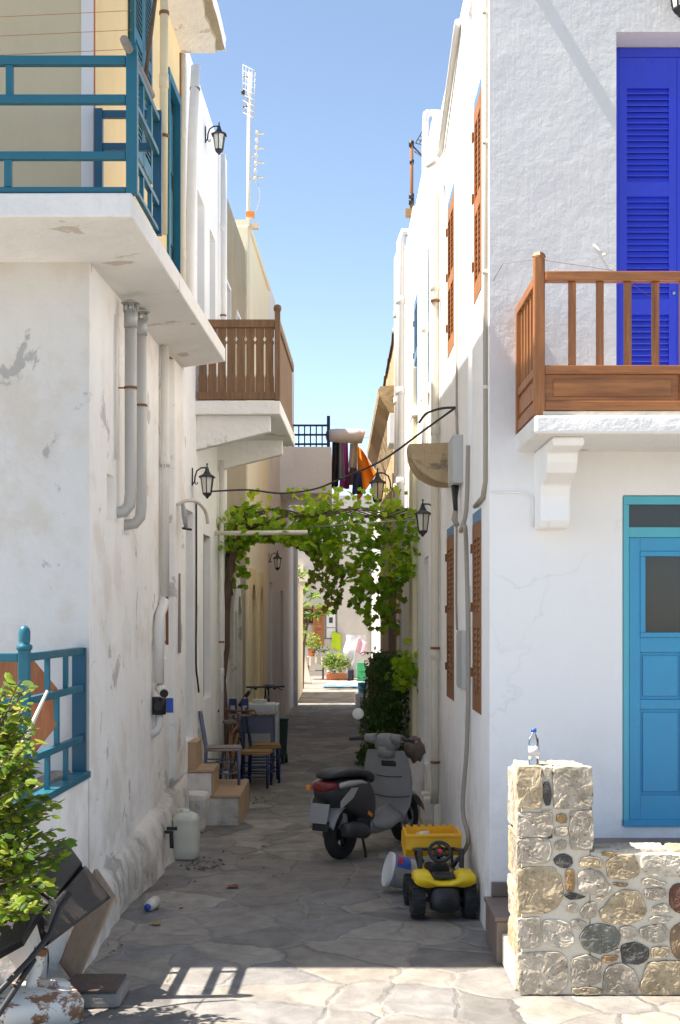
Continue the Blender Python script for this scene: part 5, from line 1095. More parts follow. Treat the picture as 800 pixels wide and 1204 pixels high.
# open scoop: curved shell with two sides and toothed lip
back = [(0.50,0.53),(0.49,0.42),(0.53,0.365),(0.62,0.35),(0.80,0.42)]
inn = [(0.52,0.53),(0.51,0.425),(0.54,0.385),(0.62,0.37),(0.795,0.435)]
for A in range(len(back)-1):
    for L_ in (back, inn): m_.face([(-x0,*L_[A]),(x0,*L_[A]),(x0,*L_[A+1]),(-x0,*L_[A+1])])
for s in (-1,1):
    m_.prism([(0.49,0.53),(0.485,0.42),(0.525,0.36),(0.62,0.345),(0.805,0.42),(0.76,0.53),(0.70,0.56),(0.6,0.56)], (s*x0-0.006,0,0), (0,1,0), (0,0,1), 0.012)
m_.box((-x0-0.012,0.48,0.515),(x0+0.012,0.535,0.535))
for i in range(8): m_.rbox((-x0+0.03+i*0.052,0.81,0.445),(0.032,0.06,0.02), Matrix.Rotation(0.4,3,'X'))
m_.box((-x0+0.006,0.795,0.42),(x0-0.006,0.802,0.55))
for i in range(7): m_.box((-x0+0.03+i*0.058,0.794,0.55),(-x0+0.065+i*0.058,0.803,0.565))
m_.build('loader_bucket', M['yellowp2'], tt, local=True, bevel=0.006)
t = MB(); cc_ = TT+Vector((-0.09,0.66,0.44)); t.lathe([(0,0.0),(0.05,0.0),(0.055,0.04),(0.05,0.10),(0,0.115)], cc_+Vector((-0.06,0,0.03)), (1,0.2,0.2), 16); tag(t.build('toy_jar', M['milky']), 'pale toy lying in the loader scoop of the yellow tractor', 'toy')

# ------------------------------------------------------------------ scooter
S0 = Vector((0.03,12.42,0)); hd = math.atan2(1.0,0.637)
st_ = thing('motor_scooter', 'dusty grey and black scooter parked on its stand in the alley', 'scooter', S0, hd)
RW = 0.235; WB = 1.17
def ring_sec(x, hw, z0, z1, n=16, p=0.75):
    return [Vector((x, math.copysign(abs(math.cos(a))**p,math.cos(a))*hw, (z0+z1)/2+math.copysign(abs(math.sin(a))**p,math.sin(a))*(z1-z0)/2)) for a in [2*math.pi*k/n for k in range(n)]]
for x, nm in ((0,'rear_wheel'),(WB,'front_wheel')):
    m_ = MB(); c = Vector((x,0,RW)); wd = 0.115 if x == 0 else 0.10
    m_.lathe([(RW*0.56,-wd*0.36),(RW*0.72,-wd*0.5),(RW*0.88,-wd*0.46),(RW*0.975,-wd*0.25),(RW,0),(RW*0.975,wd*0.25),(RW*0.88,wd*0.46),(RW*0.72,wd*0.5),(RW*0.56,wd*0.36)], c, (0,1,0), 40, closed=True)
    wo = m_.build(nm, M['rubber'], st_, local=True)
    m_ = MB(); m_.lathe([(RW*0.60,-wd*0.30),(RW*0.50,-wd*0.28),(RW*0.5,wd*0.28),(RW*0.60,wd*0.30)], c, (0,1,0), 32, closed=True)
    for k in range(5):
        an = k*2*math.pi/5; m_.tube([c+Vector((math.cos(an)*0.04,0,math.sin(an)*0.04)), c+Vector((math.cos(an)*RW*0.54,0,math.sin(an)*RW*0.54))],[0.022,0.015],8)
    m_.lathe([(0,-0.06),(0.04,-0.05),(0.05,0),(0.04,0.05),(0,0.06)], c, (0,1,0), 18); m_.build('rim', M['scoot_grey'] if x else M['black_metal'], wo, local=True)
# rear body shells
m_ = MB(); m_.loft([ring_sec(*q) for q in ((-0.33,0.07,0.62,0.70),(-0.30,0.115,0.55,0.745),(-0.18,0.155,0.47,0.765),(0.0,0.175,0.40,0.76),(0.18,0.180,0.32,0.745),(0.32,0.165,0.27,0.72),(0.42,0.13,0.25,0.66),(0.45,0.09,0.27,0.6))]); m_.build('tail_body', M['scoot_dark'], st_, local=True, sub=1)
m_ = MB(); m_.loft([ring_sec(*q) for q in ((-0.315,0.06,0.76,0.80),(-0.27,0.115,0.755,0.83),(-0.10,0.135,0.755,0.845),(0.10,0.15,0.745,0.835),(0.30,0.145,0.715,0.80),(0.43,0.12,0.66,0.765),(0.475,0.07,0.64,0.72))]); m_.build('seat', M['black_plastic'], st_, local=True, sub=1)
m_ = MB(); m_.loft([ring_sec(*q) for q in ((-0.345,0.05,0.655,0.715),(-0.335,0.10,0.645,0.735),(-0.28,0.122,0.65,0.745),(-0.20,0.150,0.67,0.742))]); m_.build('tail_light', M['red'], st_, local=True, sub=1)
for s in (-1,1):
    m_ = MB(); m_.loft([[Vector((x,s*(y+dy),z+dz)) for dy,dz in ((0,-h),(0.012,0),(0,h),(-0.012,0))] for x,y,z,h in ((-0.24,0.140,0.70,0.028),(-0.12,0.166,0.71,0.03),(0.05,0.186,0.71,0.022),(0.16,0.186,0.695,0.004))]); m_.build('side_trim', M['scoot_silver'], st_, local=True)
    m_ = MB(); m_.prism([(-0.24,0.50),(-0.06,0.58),(0.02,0.665),(-0.08,0.67),(-0.24,0.565)], (0,s*0.167+(0 if s>0 else 0.0),0), (1,0.07*s,0), (0,0,1), 0.012*(-s)); m_.build('badge_panel', M['scoot_silver'], st_, local=True)
    m_ = MB(); m_.rbox((0.22,s*0.181,0.40),(0.075,0.012,0.035), Matrix.Rotation(0.5,3,'Y'), bev=0.004); m_.build('side_reflector', M['amber'], st_, local=True)
m_ = MB(); m_.rbox((-0.338,0.128,0.68),(0.03,0.05,0.045),bev=0.012); m_.build('indicator', M['amber'], st_, local=True)
# rear fender with plate
m_ = MB()
def fend(u, v):
    an = math.radians(62+u*96); r = RW+0.075+0.02*u; yy = (v-0.5)*2
    return Vector((math.cos(an)*r-0.01, yy*0.125, RW+math.sin(an)*r-0.045*yy*yy))
m_.grid(fend, 16, 8); m_.build('rear_fender', M['scoot_grey'], st_, local=True, solid=0.008)
m_ = MB(); m_.rbox((-0.365,0,0.46),(0.008,0.20,0.18), Matrix.Rotation(0.32,3,'Y'), bev=0.003); m_.build('number_plate', M['scoot_grey'], st_, local=True)
m_ = MB(); m_.rbox((-0.335,0,0.345),(0.012,0.17,0.09), Matrix.Rotation(0.2,3,'Y'), bev=0.004); m_.build('mud_flap', M['black_plastic'], st_, local=True)
m_ = MB(); m_.rbox((-0.325,0,0.545),(0.03,0.09,0.03),bev=0.008); m_.build('plate_lamp', M['black_plastic'], st_, local=True)
# exhaust, engine, stand
m_ = MB(); m_.loft([[Vector((x, -0.165+math.cos(a)*r, z+math.sin(a)*r*1.1)) for a in [k*2*math.pi/14 for k in range(14)]] for x,z,r in ((-0.20,0.30,0.03),(-0.19,0.30,0.058),(-0.02,0.285,0.07),(0.14,0.25,0.062),(0.22,0.235,0.03))]); m_.tube([(0.2,-0.16,0.24),(0.30,-0.12,0.2),(0.34,-0.05,0.24)],0.018,8); m_.build('exhaust', M['scoot_dark'], st_, local=True)
m_ = MB(); m_.rbox((0.12,0.10,0.26),(0.42,0.11,0.16),bev=0.04); m_.rbox((0.24,-0.02,0.30),(0.22,0.2,0.2),bev=0.03); m_.rbox((0.05,0.0,0.46),(0.1,0.2,0.1),bev=0.02); m_.build('engine', M['black_metal'], st_, local=True)
m_ = MB()
for s in (-1,1): m_.tube([(0.27,s*0.06,0.20),(0.24,s*0.12,0.03),(0.19,s*0.15,0.005)],0.013,8)
m_.tube([(0.27,-0.08,0.19),(0.27,0.08,0.19)],0.014,8); m_.build('centre_stand', M['rust'] if False else M['black_metal'], st_, local=True)
# floor board and leg shield
m_ = MB()
def floorg(u, v):
    x = 0.36+u*0.52; y = (v-0.5)*2; hw = 0.15+0.035*math.sin(u*math.pi*0.9); dz = -0.085*abs(y)**4
    return Vector((x, y*hw, 0.345-0.03*math.sin(min(1,u*1.3)*math.pi)+0.05*max(0,1-abs(y)*2.6)+dz))
m_.grid(floorg, 12, 14)
m_.build('floor_board', M['scoot_grey'], st_, local=True, solid=0.02)
m_ = MB(); m_.loft([ring_sec(x,hw,z0,z1) for x,hw,z0,z1 in ((0.33,0.12,0.20,0.34),(0.5,0.15,0.17,0.325),(0.72,0.155,0.18,0.33),(0.86,0.12,0.22,0.36))]); m_.build('belly_pan', M['scoot_grey'], st_, local=True)
def hwz(z):
    pts = [(0.22,0.12),(0.30,0.18),(0.42,0.235),(0.58,0.265),(0.74,0.262),(0.86,0.235),(0.93,0.20)]
    for (a,b),(c,d) in zip(pts,pts[1:]):
        if a <= z <= c: return b+(d-b)*(z-a)/(c-a)
    return pts[-1][1] if z > 0.9 else pts[0][1]
def shield(front):
    def f(u, v):
        z = 0.24+u*0.69; y = (v-0.5)*2; hw = hwz(z)
        xb = 0.955-0.115*(z-0.24)/0.69 - 0.10*math.exp(-((z-0.24)/0.10)**2)*0.6
        if not front: x = xb-0.035*y*y-0.028*math.exp(-(y/0.42)**2)*(0.5+0.5*math.sin(u*3))
        else: x = xb+0.012-0.035*y*y+0.10*(1-y*y)*(0.4+0.6*math.sin(math.pi*min(1,0.15+u*0.85)))
        return Vector((x, y*hw, z))
    return f
m_ = MB(); m_.grid(shield(False), 18, 18); m_.grid(shield(True), 18, 18); bmesh.ops.remove_doubles(m_.bm, verts=m_.bm.verts, dist=0.013*0+0.0125); lg = m_.build('leg_shield', M['scoot_grey'], st_, local=True)
for zz, k_ in ((0.50,0.9),(0.70,0.55)):
    m_ = MB(); pts_ = []
    for i in range(13):
        yy = (i/6-1)*k_; hw = hwz(zz); p_ = shield(False)((zz-0.03*(1-yy*yy)-0.24)/0.69, yy/2+0.5); pts_.append(p_-Vector((0.004,0,0)))
    m_.tube(pts_, 0.005, 5); m_.build('panel_seam', M['scoot_dark'], st_, local=True)
m_ = MB(); m_.loft([[Vector((x-0.02,y*k,z)) for x,y in ((0,-0.075),(-0.035,-0.055),(-0.045,0),(-0.035,0.055),(0,0.075))] for x,z,k in ((0.915,0.28,1.2),(0.88,0.36,1.15),(0.865,0.5,1.0),(0.86,0.62,0.8),(0.862,0.74,0.5))]); m_.build('centre_hump', M['scoot_grey'], st_, local=True)
m_ = MB(); m_.rbox((0.845,-0.012,0.80),(0.03,0.16,0.055), Matrix.Rotation(-0.17,3,'Y'), bev=0.02); m_.build('glove_hatch', M['black_plastic'], st_, local=True)
# steering head and handlebar (turned a little to the left)
m_ = MB(); m_.loft([ring_sec(*q) for q in ((0.73,0.05,1.0,1.05),(0.75,0.09,0.93,1.075),(0.80,0.115,0.90,1.095),(0.87,0.12,0.91,1.09),(0.93,0.10,0.93,1.065),(0.96,0.06,0.95,1.03))]); m_.lathe([(0.085,0.86),(0.10,0.97)],(0.83,0,0),n=16); m_.build('headset', M['scoot_mid'], st_, local=True)
m_ = MB(); m_.lathe([(0,0.0),(0.06,0.0),(0.075,-0.02),(0.075,-0.03)],(0.965,0,0.99),(1,0,0),18); m_.build('headlamp', M['lampglass'], st_, local=True)
hv = Vector((-0.10,1,0)).normalized()
for s in (-1,1):
    p0 = Vector((0.80,0,1.035)); a_ = p0+hv*s*0.09+Vector((-0.0,0,0)); b_ = p0+hv*s*0.20+Vector((-0.03,0,0.012)); c_ = p0+hv*s*0.34+Vector((-0.075,0,0.0))
    m_ = MB(); m_.tube([a_,b_],[0.055,0.038],12); m_.build('bar_cowl', M['scoot_mid'], st_, local=True)
    m_ = MB(); m_.tube([b_,b_.lerp(c_,0.02),c_.lerp(b_,0.03),c_],[0.026,0.019,0.019,0.021],10); m_.build('grip', M['black_plastic'], st_, local=True)
    m_ = MB(); m_.tube([b_+Vector((0.045,0,0)),b_.lerp(c_,0.4)+Vector((0.075,0,-0.005)),c_+Vector((0.055,0,-0.01))],0.007,6); m_.build('brake_lever', M['steel'], st_, local=True)
m_ = MB(); b_ = Vector((0.80,0.2,1.05)); e_ = Vector((0.80,0.30,1.24)); m_.tube([b_,b_+Vector((0.02,0.02,0.08)),e_-Vector((0,0.03,0.07)),e_],0.006,6); m_.build('mirror_stalk', M['black_metal'], st_, local=True)
m_ = MB(); m_.lathe([(0,-0.012),(0.05,-0.010),(0.056,0.0),(0.052,0.006),(0,0.006)], e_+Vector((-0.01,0,0.03)), (-0.85,-0.45,0.1), 24); mi_ = m_.build('mirror', M['lampglass'], st_, local=True)
# fork and front fender
m_ = MB()
for s in (-1,1): m_.tube([(WB,s*0.07,RW),(1.10,s*0.065,0.42),(1.05,s*0.05,0.50)],0.02,8)
m_.tube([(1.05,0,0.48),(0.86,0,0.92)],0.03,8); m_.build('fork', M['black_metal'], st_, local=True)
m_ = MB()
def ff(u, v):
    an = math.radians(20+u*130); r = RW+0.05; y = (v-0.5)*2
    return Vector((WB+math.cos(an)*r-0.01, y*0.085, RW+math.sin(an)*r-0.05*y*y))
m_.grid(ff, 14, 8); m_.build('front_fender', M['scoot_grey'], st_, local=True, solid=0.008)
# dark bag hung on the scooter nose
t = MB(); bc = S0+Vector((0.637*0.86+0.18,1.0*0.86+0.02,0.92))
def bag(u, v):
    a, b = u*2*math.pi, v*math.pi; r = 1+0.35*noise.noise(Vector((math.cos(a)*math.sin(b)*2,math.sin(a)*math.sin(b)*2,math.cos(b)*2)))
    return bc+Vector((math.cos(a)*math.sin(b)*0.10*r, math.sin(a)*math.sin(b)*0.10*r, -math.cos(b)*0.12*r))
t.grid(bag, 20, 12); tag(t.build('cloth_bag', M['bag'], weld=True), 'crumpled dark brown bag hanging on the front of the scooter', 'bag')

# ------------------------------------------------------------------ bicycles
def bicycle(name, label, loc, rz, fm, gm, hw=0.30, seat_h=0.92, bar_h=1.02, flat=True, tilt=0.0):
    t = thing(name, label, 'bicycle', loc, rz); t.rotation_euler = (tilt,0,rz)
    rw = 0.33; c1 = Vector((-0.52,0,rw)); c2 = Vector((0.52,0,rw)); bb = Vector((-0.08,0,0.29)); st = Vector((-0.22,0,seat_h-0.12)); hd_ = Vector((0.34,0,bar_h-0.14)); hb = Vector((0.38,0,bar_h-0.28))
    for c in (c1,c2):
        m_ = MB(); m_.tube([c+Vector((math.cos(a)*rw,0,math.sin(a)*rw)) for a in [i*2*math.pi/32 for i in range(32)]],0.02,8,closed=True); w_ = m_.build('wheel', M['rubber'], t, local=True)
        m_ = MB(); m_.tube([c+Vector((math.cos(a)*(rw-0.025),0,math.sin(a)*(rw-0.025))) for a in [i*2*math.pi/32 for i in range(32)]],0.009,6,closed=True)
        for k in range(14):
            a = k*2*math.pi/14; m_.tube([c+Vector((0,0.02*(-1)**k,0)), c+Vector((math.cos(a)*(rw-0.03),0,math.sin(a)*(rw-0.03)))],0.0025,4)
        m_.tube([c-Vector((0,0.04,0)),c+Vector((0,0.04,0))],0.02,8); m_.build('rim', M['steel'], w_, local=True)
    m_ = MB()
    for a, b, r in ((bb,st,0.017),(bb,hb,0.018),(st+Vector((0.01,0,-0.06)),hd_-Vector((0,0,0.05)),0.017),(bb,c1,0.011),(st-Vector((0,0,0.05)),c1,0.010),(hb,hd_,0.02),(hb,c2,0.014),(st,st+Vector((-0.01,0,0.10)),0.013)): m_.tube([a,b],r,8)
    m_.build('frame', M[fm], t, local=True)
    m_ = MB(); m_.tube([hd_,hd_+Vector((-0.02,0,0.12))],0.014,8); e = hd_+Vector((0.02,0,0.14))
    if flat: m_.tube([e+Vector((-0.03,-hw,0)),e+Vector((0,-0.1,0)),e,e+Vector((0,0.1,0)),e+Vector((-0.03,hw,0))],0.014,8)
    else: m_.tube([e+Vector((-0.14,-hw,-0.02)),e+Vector((-0.02,-hw*0.85,0.02)),e,e+Vector((-0.02,hw*0.85,0.02)),e+Vector((-0.14,hw,-0.02))],0.013,8)
    for s in (-1,1): m_.tube([e+Vector((0.03,s*hw*0.62,-0.01)),e+Vector((0.05,s*hw*0.9,-0.05))],0.008,6); m_.rbox(e+Vector((0.02,s*hw*0.5,-0.02)),(0.05,0.05,0.04),bev=0.01)
    m_.build('handlebar', M['rust'] if fm == 'rust' else M['black_metal'], t, local=True)
    m_ = MB(); m_.loft([ring_sec(x-0.22,w_,seat_h-0.035+z,seat_h+0.025+z) for x,w_,z in ((0.15,0.015,-0.01),(0.10,0.03,0),(0.0,0.055,0),(-0.08,0.095,0.005),(-0.13,0.085,0.005),(-0.15,0.04,0.0))]); m_.build('saddle', M[gm], t, local=True)
    m_ = MB(); m_.lathe([(0,-0.006),(0.09,-0.006),(0.09,0.006),(0,0.006)],bb+Vector((0,-0.05,0)),(0,1,0),20); m_.tube([bb+Vector((0,-0.08,0)),bb+Vector((0,0.08,0))],0.014,8); m_.tube([bb+Vector((0,-0.07,0)),bb+Vector((0.1,-0.08,-0.13))],0.01,6); m_.tube([bb+Vector((0,0.07,0)),bb+Vector((-0.1,0.08,0.13))],0.01,6); m_.build('crank', M['rust'], t, local=True)
    for s, p in ((-1,(0.1,-0.13,-0.13)),(1,(-0.1,0.13,0.13))):
        m_ = MB(); m_.rbox(bb+Vector(p),(0.09,0.08,0.025),bev=0.006); m_.build('pedal', M['black_plastic'], t, local=True)
    return t
bicycle('old_bicycle', 'rusty old bicycle with brown saddle leaning behind the grey chair', (-1.34,16.95,0), math.radians(86), 'rust', 'bag', 0.25, 0.93, 1.02, False, 0.05)
bicycle('black_bicycle', 'black bicycle with straight handlebar behind the white fridge', (-1.06,20.95,0), math.radians(-92), 'black_metal', 'black_plastic', 0.29, 1.14, 1.16, True, 0.02)
bicycle('far_bicycle', 'far bicycle with pale frame leaning at the sunlit right opening', (0.78,33.9,0), math.radians(80), 'pvc', 'black_plastic', 0.30, 1.0, 1.32, False, 0.05)

# ------------------------------------------------------------------ chairs, table, fridge on the left
def taverna_chair(name, label, loc, rz, pm, sm, group=None, rush=True):
    t = thing(name, label, 'chair', loc, rz, group); W_ = 0.20; D = 0.19; sh = 0.45
    for sx in (-1,1):
        m_ = MB(); m_.tube([(D*0.95,sx*W_,0),(D*0.95,sx*W_,sh)],0.017,8); m_.build('leg', M[pm], t, local=True)
        m_ = MB(); m_.tube([(-D-0.02,sx*W_*0.93,0),(-D,sx*W_*0.93,sh),(-D-0.07,sx*W_*0.93,0.95)],0.017,8); m_.build('leg', M[pm], t, local=True)
    for sx in (-1,1):
        for z in (0.15,0.29):
            m_ = MB(); m_.tube([(-D-0.012,sx*W_*0.95,z),(D*0.95,sx*W_,z)],0.010,6); m_.build('stretcher', M[pm], t, local=True)
    for x, z in ((D*0.95,0.18),(D*0.95,0.30),(-D-0.01,0.22)):
        m_ = MB(); m_.tube([(x,-W_,z),(x,W_,z)],0.010,6); m_.build('stretcher', M[pm], t, local=True)
    for z in (0.62,0.74,0.88):
        x = -D-0.07*(z-sh)/0.5; m_ = MB(); m_.rbox((x,0,z),(0.014,W_*1.84,0.05),bev=0.004); m_.build('back_slat', M[pm], t, local=True)
    m_ = MB()
    def seat(u, v):
        x = (u-0.5)*2; y = (v-0.5)*2; a = max(abs(x),abs(y)); return Vector((x*(D+0.01), y*(W_+0.01), sh+0.012+0.012*a-0.0+0.004*math.sin(a*40)))
    m_.grid(seat, 24, 24); m_.grid(lambda u,v: Vector(((u-0.5)*2*(D+0.01),(v-0.5)*2*(W_+0.01),sh-0.015)),2,2)
    for sx in (-1,1): m_.tube([(-D-0.01,sx*(W_+0.005),sh),(D+0.01,sx*(W_+0.005),sh)],0.018,8); m_.tube([(sx*(D+0.005),-W_,sh),(sx*(D+0.005),W_,sh)],0.018,8)
    m_.build('seat', M[sm], t, local=True)
    return t
g_ = 'painted wooden chairs by the left wall'
taverna_chair('wooden_chair', 'worn blue grey wooden chair standing on the tan doorstep edge', (-1.30,15.45,0.325), math.radians(4), 'bluegrey', 'greywood', g_).scale = (1.0,0.95,0.88)
taverna_chair('taverna_chair', 'navy blue chair with orange rush seat nearest the alley', (-1.07,17.75,0), math.radians(-4), 'navy', 'straw', g_)
taverna_chair('taverna_chair', 'second navy chair pushed behind the orange rush seat chair', (-0.98,18.35,0), math.radians(6), 'navy', 'straw', g_).scale = (1,1,1.06)
t = thing('blue_table', 'dull blue small table with worn plank top beside the fridge', 'table', (-1.10,18.8,0))
mb = MB(); 
for i in range(4): mb.box((-1.36+i*0.13,18.62,0.865),(-1.235+i*0.13,19.05,0.89), bev=0.004)
mb.build('tabletop', M['greywood'], t)
mb = MB(); mb.box((-1.33,18.65,0.62),(-0.88,19.02,0.864)); mb.build('apron', M['bluegrey'], t)
for x in (-1.31,-0.90):
    for y in (18.67,19.0):
        mb = MB(); mb.box((x-0.02,y-0.02,0),(x+0.02,y+0.02,0.619)); mb.build('leg', M['bluegrey'], t)
t = thing('oil_tin', 'dark blue printed tin nearest the wall on the small shelf', 'tin', (-1.40,18.2,0.92), 0, 'blue oil tins')
mb = MB(); mb.rbox((0,0,0.105),(0.10,0.07,0.20),bev=0.012); mb.build('body', M['navy'], t, local=True)
mb = MB(); mb.lathe([(0.018,0.206),(0.018,0.225),(0,0.226)],(0,0,0),n=12); mb.build('cap', M['whitep'], t, local=True)
mb = MB(); mb.rbox((0,-0.0365,0.08),(0.06,0.002,0.07)); mb.build('label', M['steel'], t, local=True)
copy_tree(t, (-1.24,18.2,0.92), 0.1, 'dark blue printed tin nearer the fridge on the small shelf')
t = MB(); t.box((XL(18.2)-0.03,18.12,0.895),(-1.16,18.28,0.919)); tag(t.build('wall_shelf', M['greywood']), 'short board shelf carrying two blue tins', 'shelf')
F = Vector((-1.13,19.75,0)); t = thing('white_fridge', 'white enamel fridge standing against the left wall', 'fridge', F)
mb = MB(); mb.rbox((0,0,0.49),(0.46,0.50,0.96),bev=0.02); mb.build('body', M['enamel'], t, local=True)
mb = MB(); mb.rbox((0.256,0,0.50),(0.045,0.49,0.92),bev=0.012); d_ = mb.build('door', M['enamel'], t, local=True)
mb = MB(); mb.rbox((0.285,-0.19,0.7),(0.015,0.03,0.2),bev=0.005); mb.build('handle', M['greycab'], d_, local=True)
t = MB(); t.rbox((-1.13,19.72,0.998),(0.20,0.22,0.055),bev=0.02); tag(t.build('plastic_tub', M['milky']), 'small white plastic tub lying on top of the fridge', 'tub')
t = MB(); t.rbox((-1.32,19.42,1.06),(0.05,0.30,0.26), Matrix.Rotation(0.6,3,'Y'),bev=0.01); tag(t.build('dark_board', M['black_plastic']), 'dark tilted panel leaning on the fridge top by the wall', 'board')
t = thing('green_bin', 'tall dark green bin standing beyond the fridge', 'bin', (-0.86,20.65,0))
mb = MB(); mb.loft([[Vector((x*s,y*s,z)) for x,y in ((-0.11,-0.13),(0.11,-0.13),(0.11,0.13),(-0.11,0.13))] for z,s in ((0.12,0.75),(0.66,1.0))], smooth=False); mb.build('body', M['darkgreen'], t, local=True, bevel=0.012)
mb = MB(); mb.rbox((0,0,0.675),(0.25,0.29,0.03),bev=0.012); mb.build('lid', M['darkgreen'], t, local=True)
mb = MB(); 
mb.rbox((0,-0.08,0.06),(0.12,0.03,0.12)); mb.build('foot', M['black_plastic'], t, local=True)
for s in (-1,1):
    mb = MB(); mb.lathe([(0,-0.02),(0.07,-0.02),(0.07,0.02),(0,0.02)],(s*0.08,0.1,0.07),(1,0,0),16); mb.build('wheel', M['black_plastic'], t, local=True)
t = MB(); t.lathe([(0,-0.12),(0.05,-0.10),(0.065,-0.02),(0.06,0.05),(0.035,0.10),(0,0.115)],(-0.88,19.55,0.115),(0.15,0.05,1),14); t.jitter(0.012,9); tag(t.build('beige_stone', M['mortar']), 'pale oval stone propped at the foot of the fridge', 'stone')

# ------------------------------------------------------------------ front left heap: wicker chairs, parasol base, boards, shrub
def slab4(m_, P0, P1, P2, P3, th, nseg=10, bulge=0.0):
    P0,P1,P2,P3 = map(Vector,(P0,P1,P2,P3)); n = (P1-P0).cross(P3-P0).normalized()
    uvl = m_.bm.loops.layers.uv.verify()
    def q(u,v,d): return P0*(1-u)*(1-v)+P1*u*(1-v)+P2*u*v+P3*(1-u)*v+n*(d+bulge*math.sin(u*math.pi)*math.sin(v*math.pi))
    for d in (th/2,-th/2):
        V = [[m_.bm.verts.new(q(i/nseg,j/nseg,d)) for j in range(nseg+1)] for i in range(nseg+1)]
        for i in range(nseg):
            for j in range(nseg):
                f = m_.bm.faces.new([V[i][j],V[i+1][j],V[i+1][j+1],V[i][j+1]]); f.smooth = True
                for lp,(a,b) in zip(f.loops,((i,j),(i+1,j),(i+1,j+1),(i,j+1))): lp[uvl].uv = (a/nseg*(P1-P0).length*2.2, b/nseg*(P3-P0).length*2.2)
        if d > 0: top = V
        else: bot = V
    rim = lambda V: [V[i][0] for i in range(nseg)]+[V[nseg][j] for j in range(nseg)]+[V[i][nseg] for i in range(nseg,0,-1)]+[V[0][j] for j in range(nseg,0,-1)]
    A, B = rim(top), rim(bot)
    for k in range(len(A)): m_.bm.faces.new([A[k],A[(k+1)%len(A)],B[(k+1)%len(B)],B[k]])
def wicker(name, label, off, parts_):
    t = thing(name, label, 'chair', off, 0, 'overturned wicker chairs')
    for nm, c, th in parts_:
        m_ = MB(); slab4(m_, *c, th, bulge=0.01); m_.build(nm, M['wicker'], t)
    return t
A0,A1,A2,A3 = W(46,1080,7.50),W(97,1020,8.05),W(127,1058,7.98),W(54,1113,7.42)
C0 = W(63,1064,7.68)
T0,T1 = W(26,1036,7.95),W(76,990,8.35)
wc = wicker('wicker_chair', 'overturned dark wicker chair with seat edge towards the alley', (-1.7,7.9,0.5), [('seat', (A0,A1,A2,A3), 0.05), ('backrest', (C0+Vector((0,0,0.006)),A1+Vector((0,0,0.006)),T1,T0), 0.05), ('armrest', (C0+Vector((-0.01,0,0.0)),T0,T0+Vector((-0.25,-0.15,-0.10)),C0+Vector((-0.22,-0.12,-0.16))), 0.04)])
m_ = MB(); m_.tube([W(82,1050,7.45),W(70,1068,7.4),W(58,1100,7.3),W(34,1130,7.1),W(0,1165,6.95),W(-30,1195,6.9)],0.016,10); m_.build('sled_leg', M['black_metal'], wc)
m_ = MB(); m_.tube([W(61,1060,7.5),W(64,1072,7.45),W(60,1090,7.4),W(56,1096,7.38)],0.022,10); m_.build('frame_tube', M['wicker'] if False else M['greywood'], wc)
B0_,B1_,B2_,B3_ = W(-40,1060,7.5),W(50,1071,7.42),W(27,1109,7.22),W(-40,1146,7.12)
wc2 = wicker('wicker_chair', 'second overturned dark wicker chair, lower, behind parasol base', (-2.0,7.4,0.4), [('seat', (B0_,B1_,B2_,B3_), 0.05), ('backrest', (B0_-Vector((0,0,0.05)),B3_-Vector((0,0,0.04)),B3_+Vector((-0.05,0.25,-0.28)),B0_+Vector((-0.05,0.3,-0.28))), 0.05)])
m_ = MB(); m_.tube([W(40,1128,7.15),W(20,1160,7.0),W(-4,1196,6.8),W(-30,1215,6.75)],0.016,10); m_.build('sled_leg', M['black_metal'], wc2)
# rusty parasol base
pb = thing('parasol_base', 'rust stained white metal parasol base with short hollow pole', 'parasol base', (-1.73,7.50,0), math.radians(24))
mb = MB()
def rsq(hx, hy, z): 
    n = 32; return [Vector((math.copysign(abs(math.cos(a))**0.28,math.cos(a))*hx, math.copysign(abs(math.sin(a))**0.28,math.sin(a))*hy, z)) for a in [2*math.pi*(k+0.5)/n for k in range(n)]]
mb.loft([rsq(0.29,0.26,0.005),rsq(0.295,0.265,0.11),rsq(0.28,0.25,0.135),rsq(0.10,0.10,0.165),rsq(0.06,0.06,0.168)]); mb.build('base', M['rustwhite'], pb, local=True)
mb = MB(); mb.tube([(0.04,0.0,0.15),(0.095,0.0,0.37)],0.036,16,caps=False); mb.tube([(0.04,0.0,0.15),(0.095,0.0,0.368)],0.031,16,caps=False); mb.build('pole', M['rustwhite'], pb, local=True)
mb = MB(); mb.tube([(0.0865,0.0,0.335),(0.0955,0.0,0.372)],0.0375,16,caps=False); mb.build('rusty_rim', M['rust'], pb, local=True)
mb = MB(); mb.tube([(0.15,0.02,0.165),(0.25,-0.02,0.15)],0.022,8); mb.build('lock_knob', M['rustwhite'], pb, local=True)
# boards and slab
t = MB(); c = [W(54,1130,8.30),W(71,1156,8.17),W(119,1052,8.38),W(98,1020,8.55)]
c = [q+Vector((0.10,-0.06,0)) for q in c]; slab4(t, c[0], c[1], c[2], c[3], 0.02); tag(t.build('tan_board', M['tanwood']), 'tan board leaning on the plinth behind wicker chair', 'board')
t = MB(); slab4(t, W(92,1062,8.42), W(112,1068,8.38), W(123,1042,8.5), W(112,1022,8.55), 0.015); tag(t.build('cardboard_piece', M['tanwood']), 'torn brown cardboard corner poking above the wicker chair', 'cardboard')
t = MB(); t.box((-1.50,7.66,0.0),(-1.22,8.04,0.085), bev=0.03); t.jitter(0.012,4); 
tag(t.build('stone_block', M['grey_stone']), 'low grey stone block on the paving beside parasol base', 'stone block')
t = MB(); t.box((-1.55,7.66,0.090),(-1.245,8.02,0.105), bev=0.004); tag(t.build('dark_mat', M['plankdoor']), 'dark worn board lying on top of the stone block', 'board')
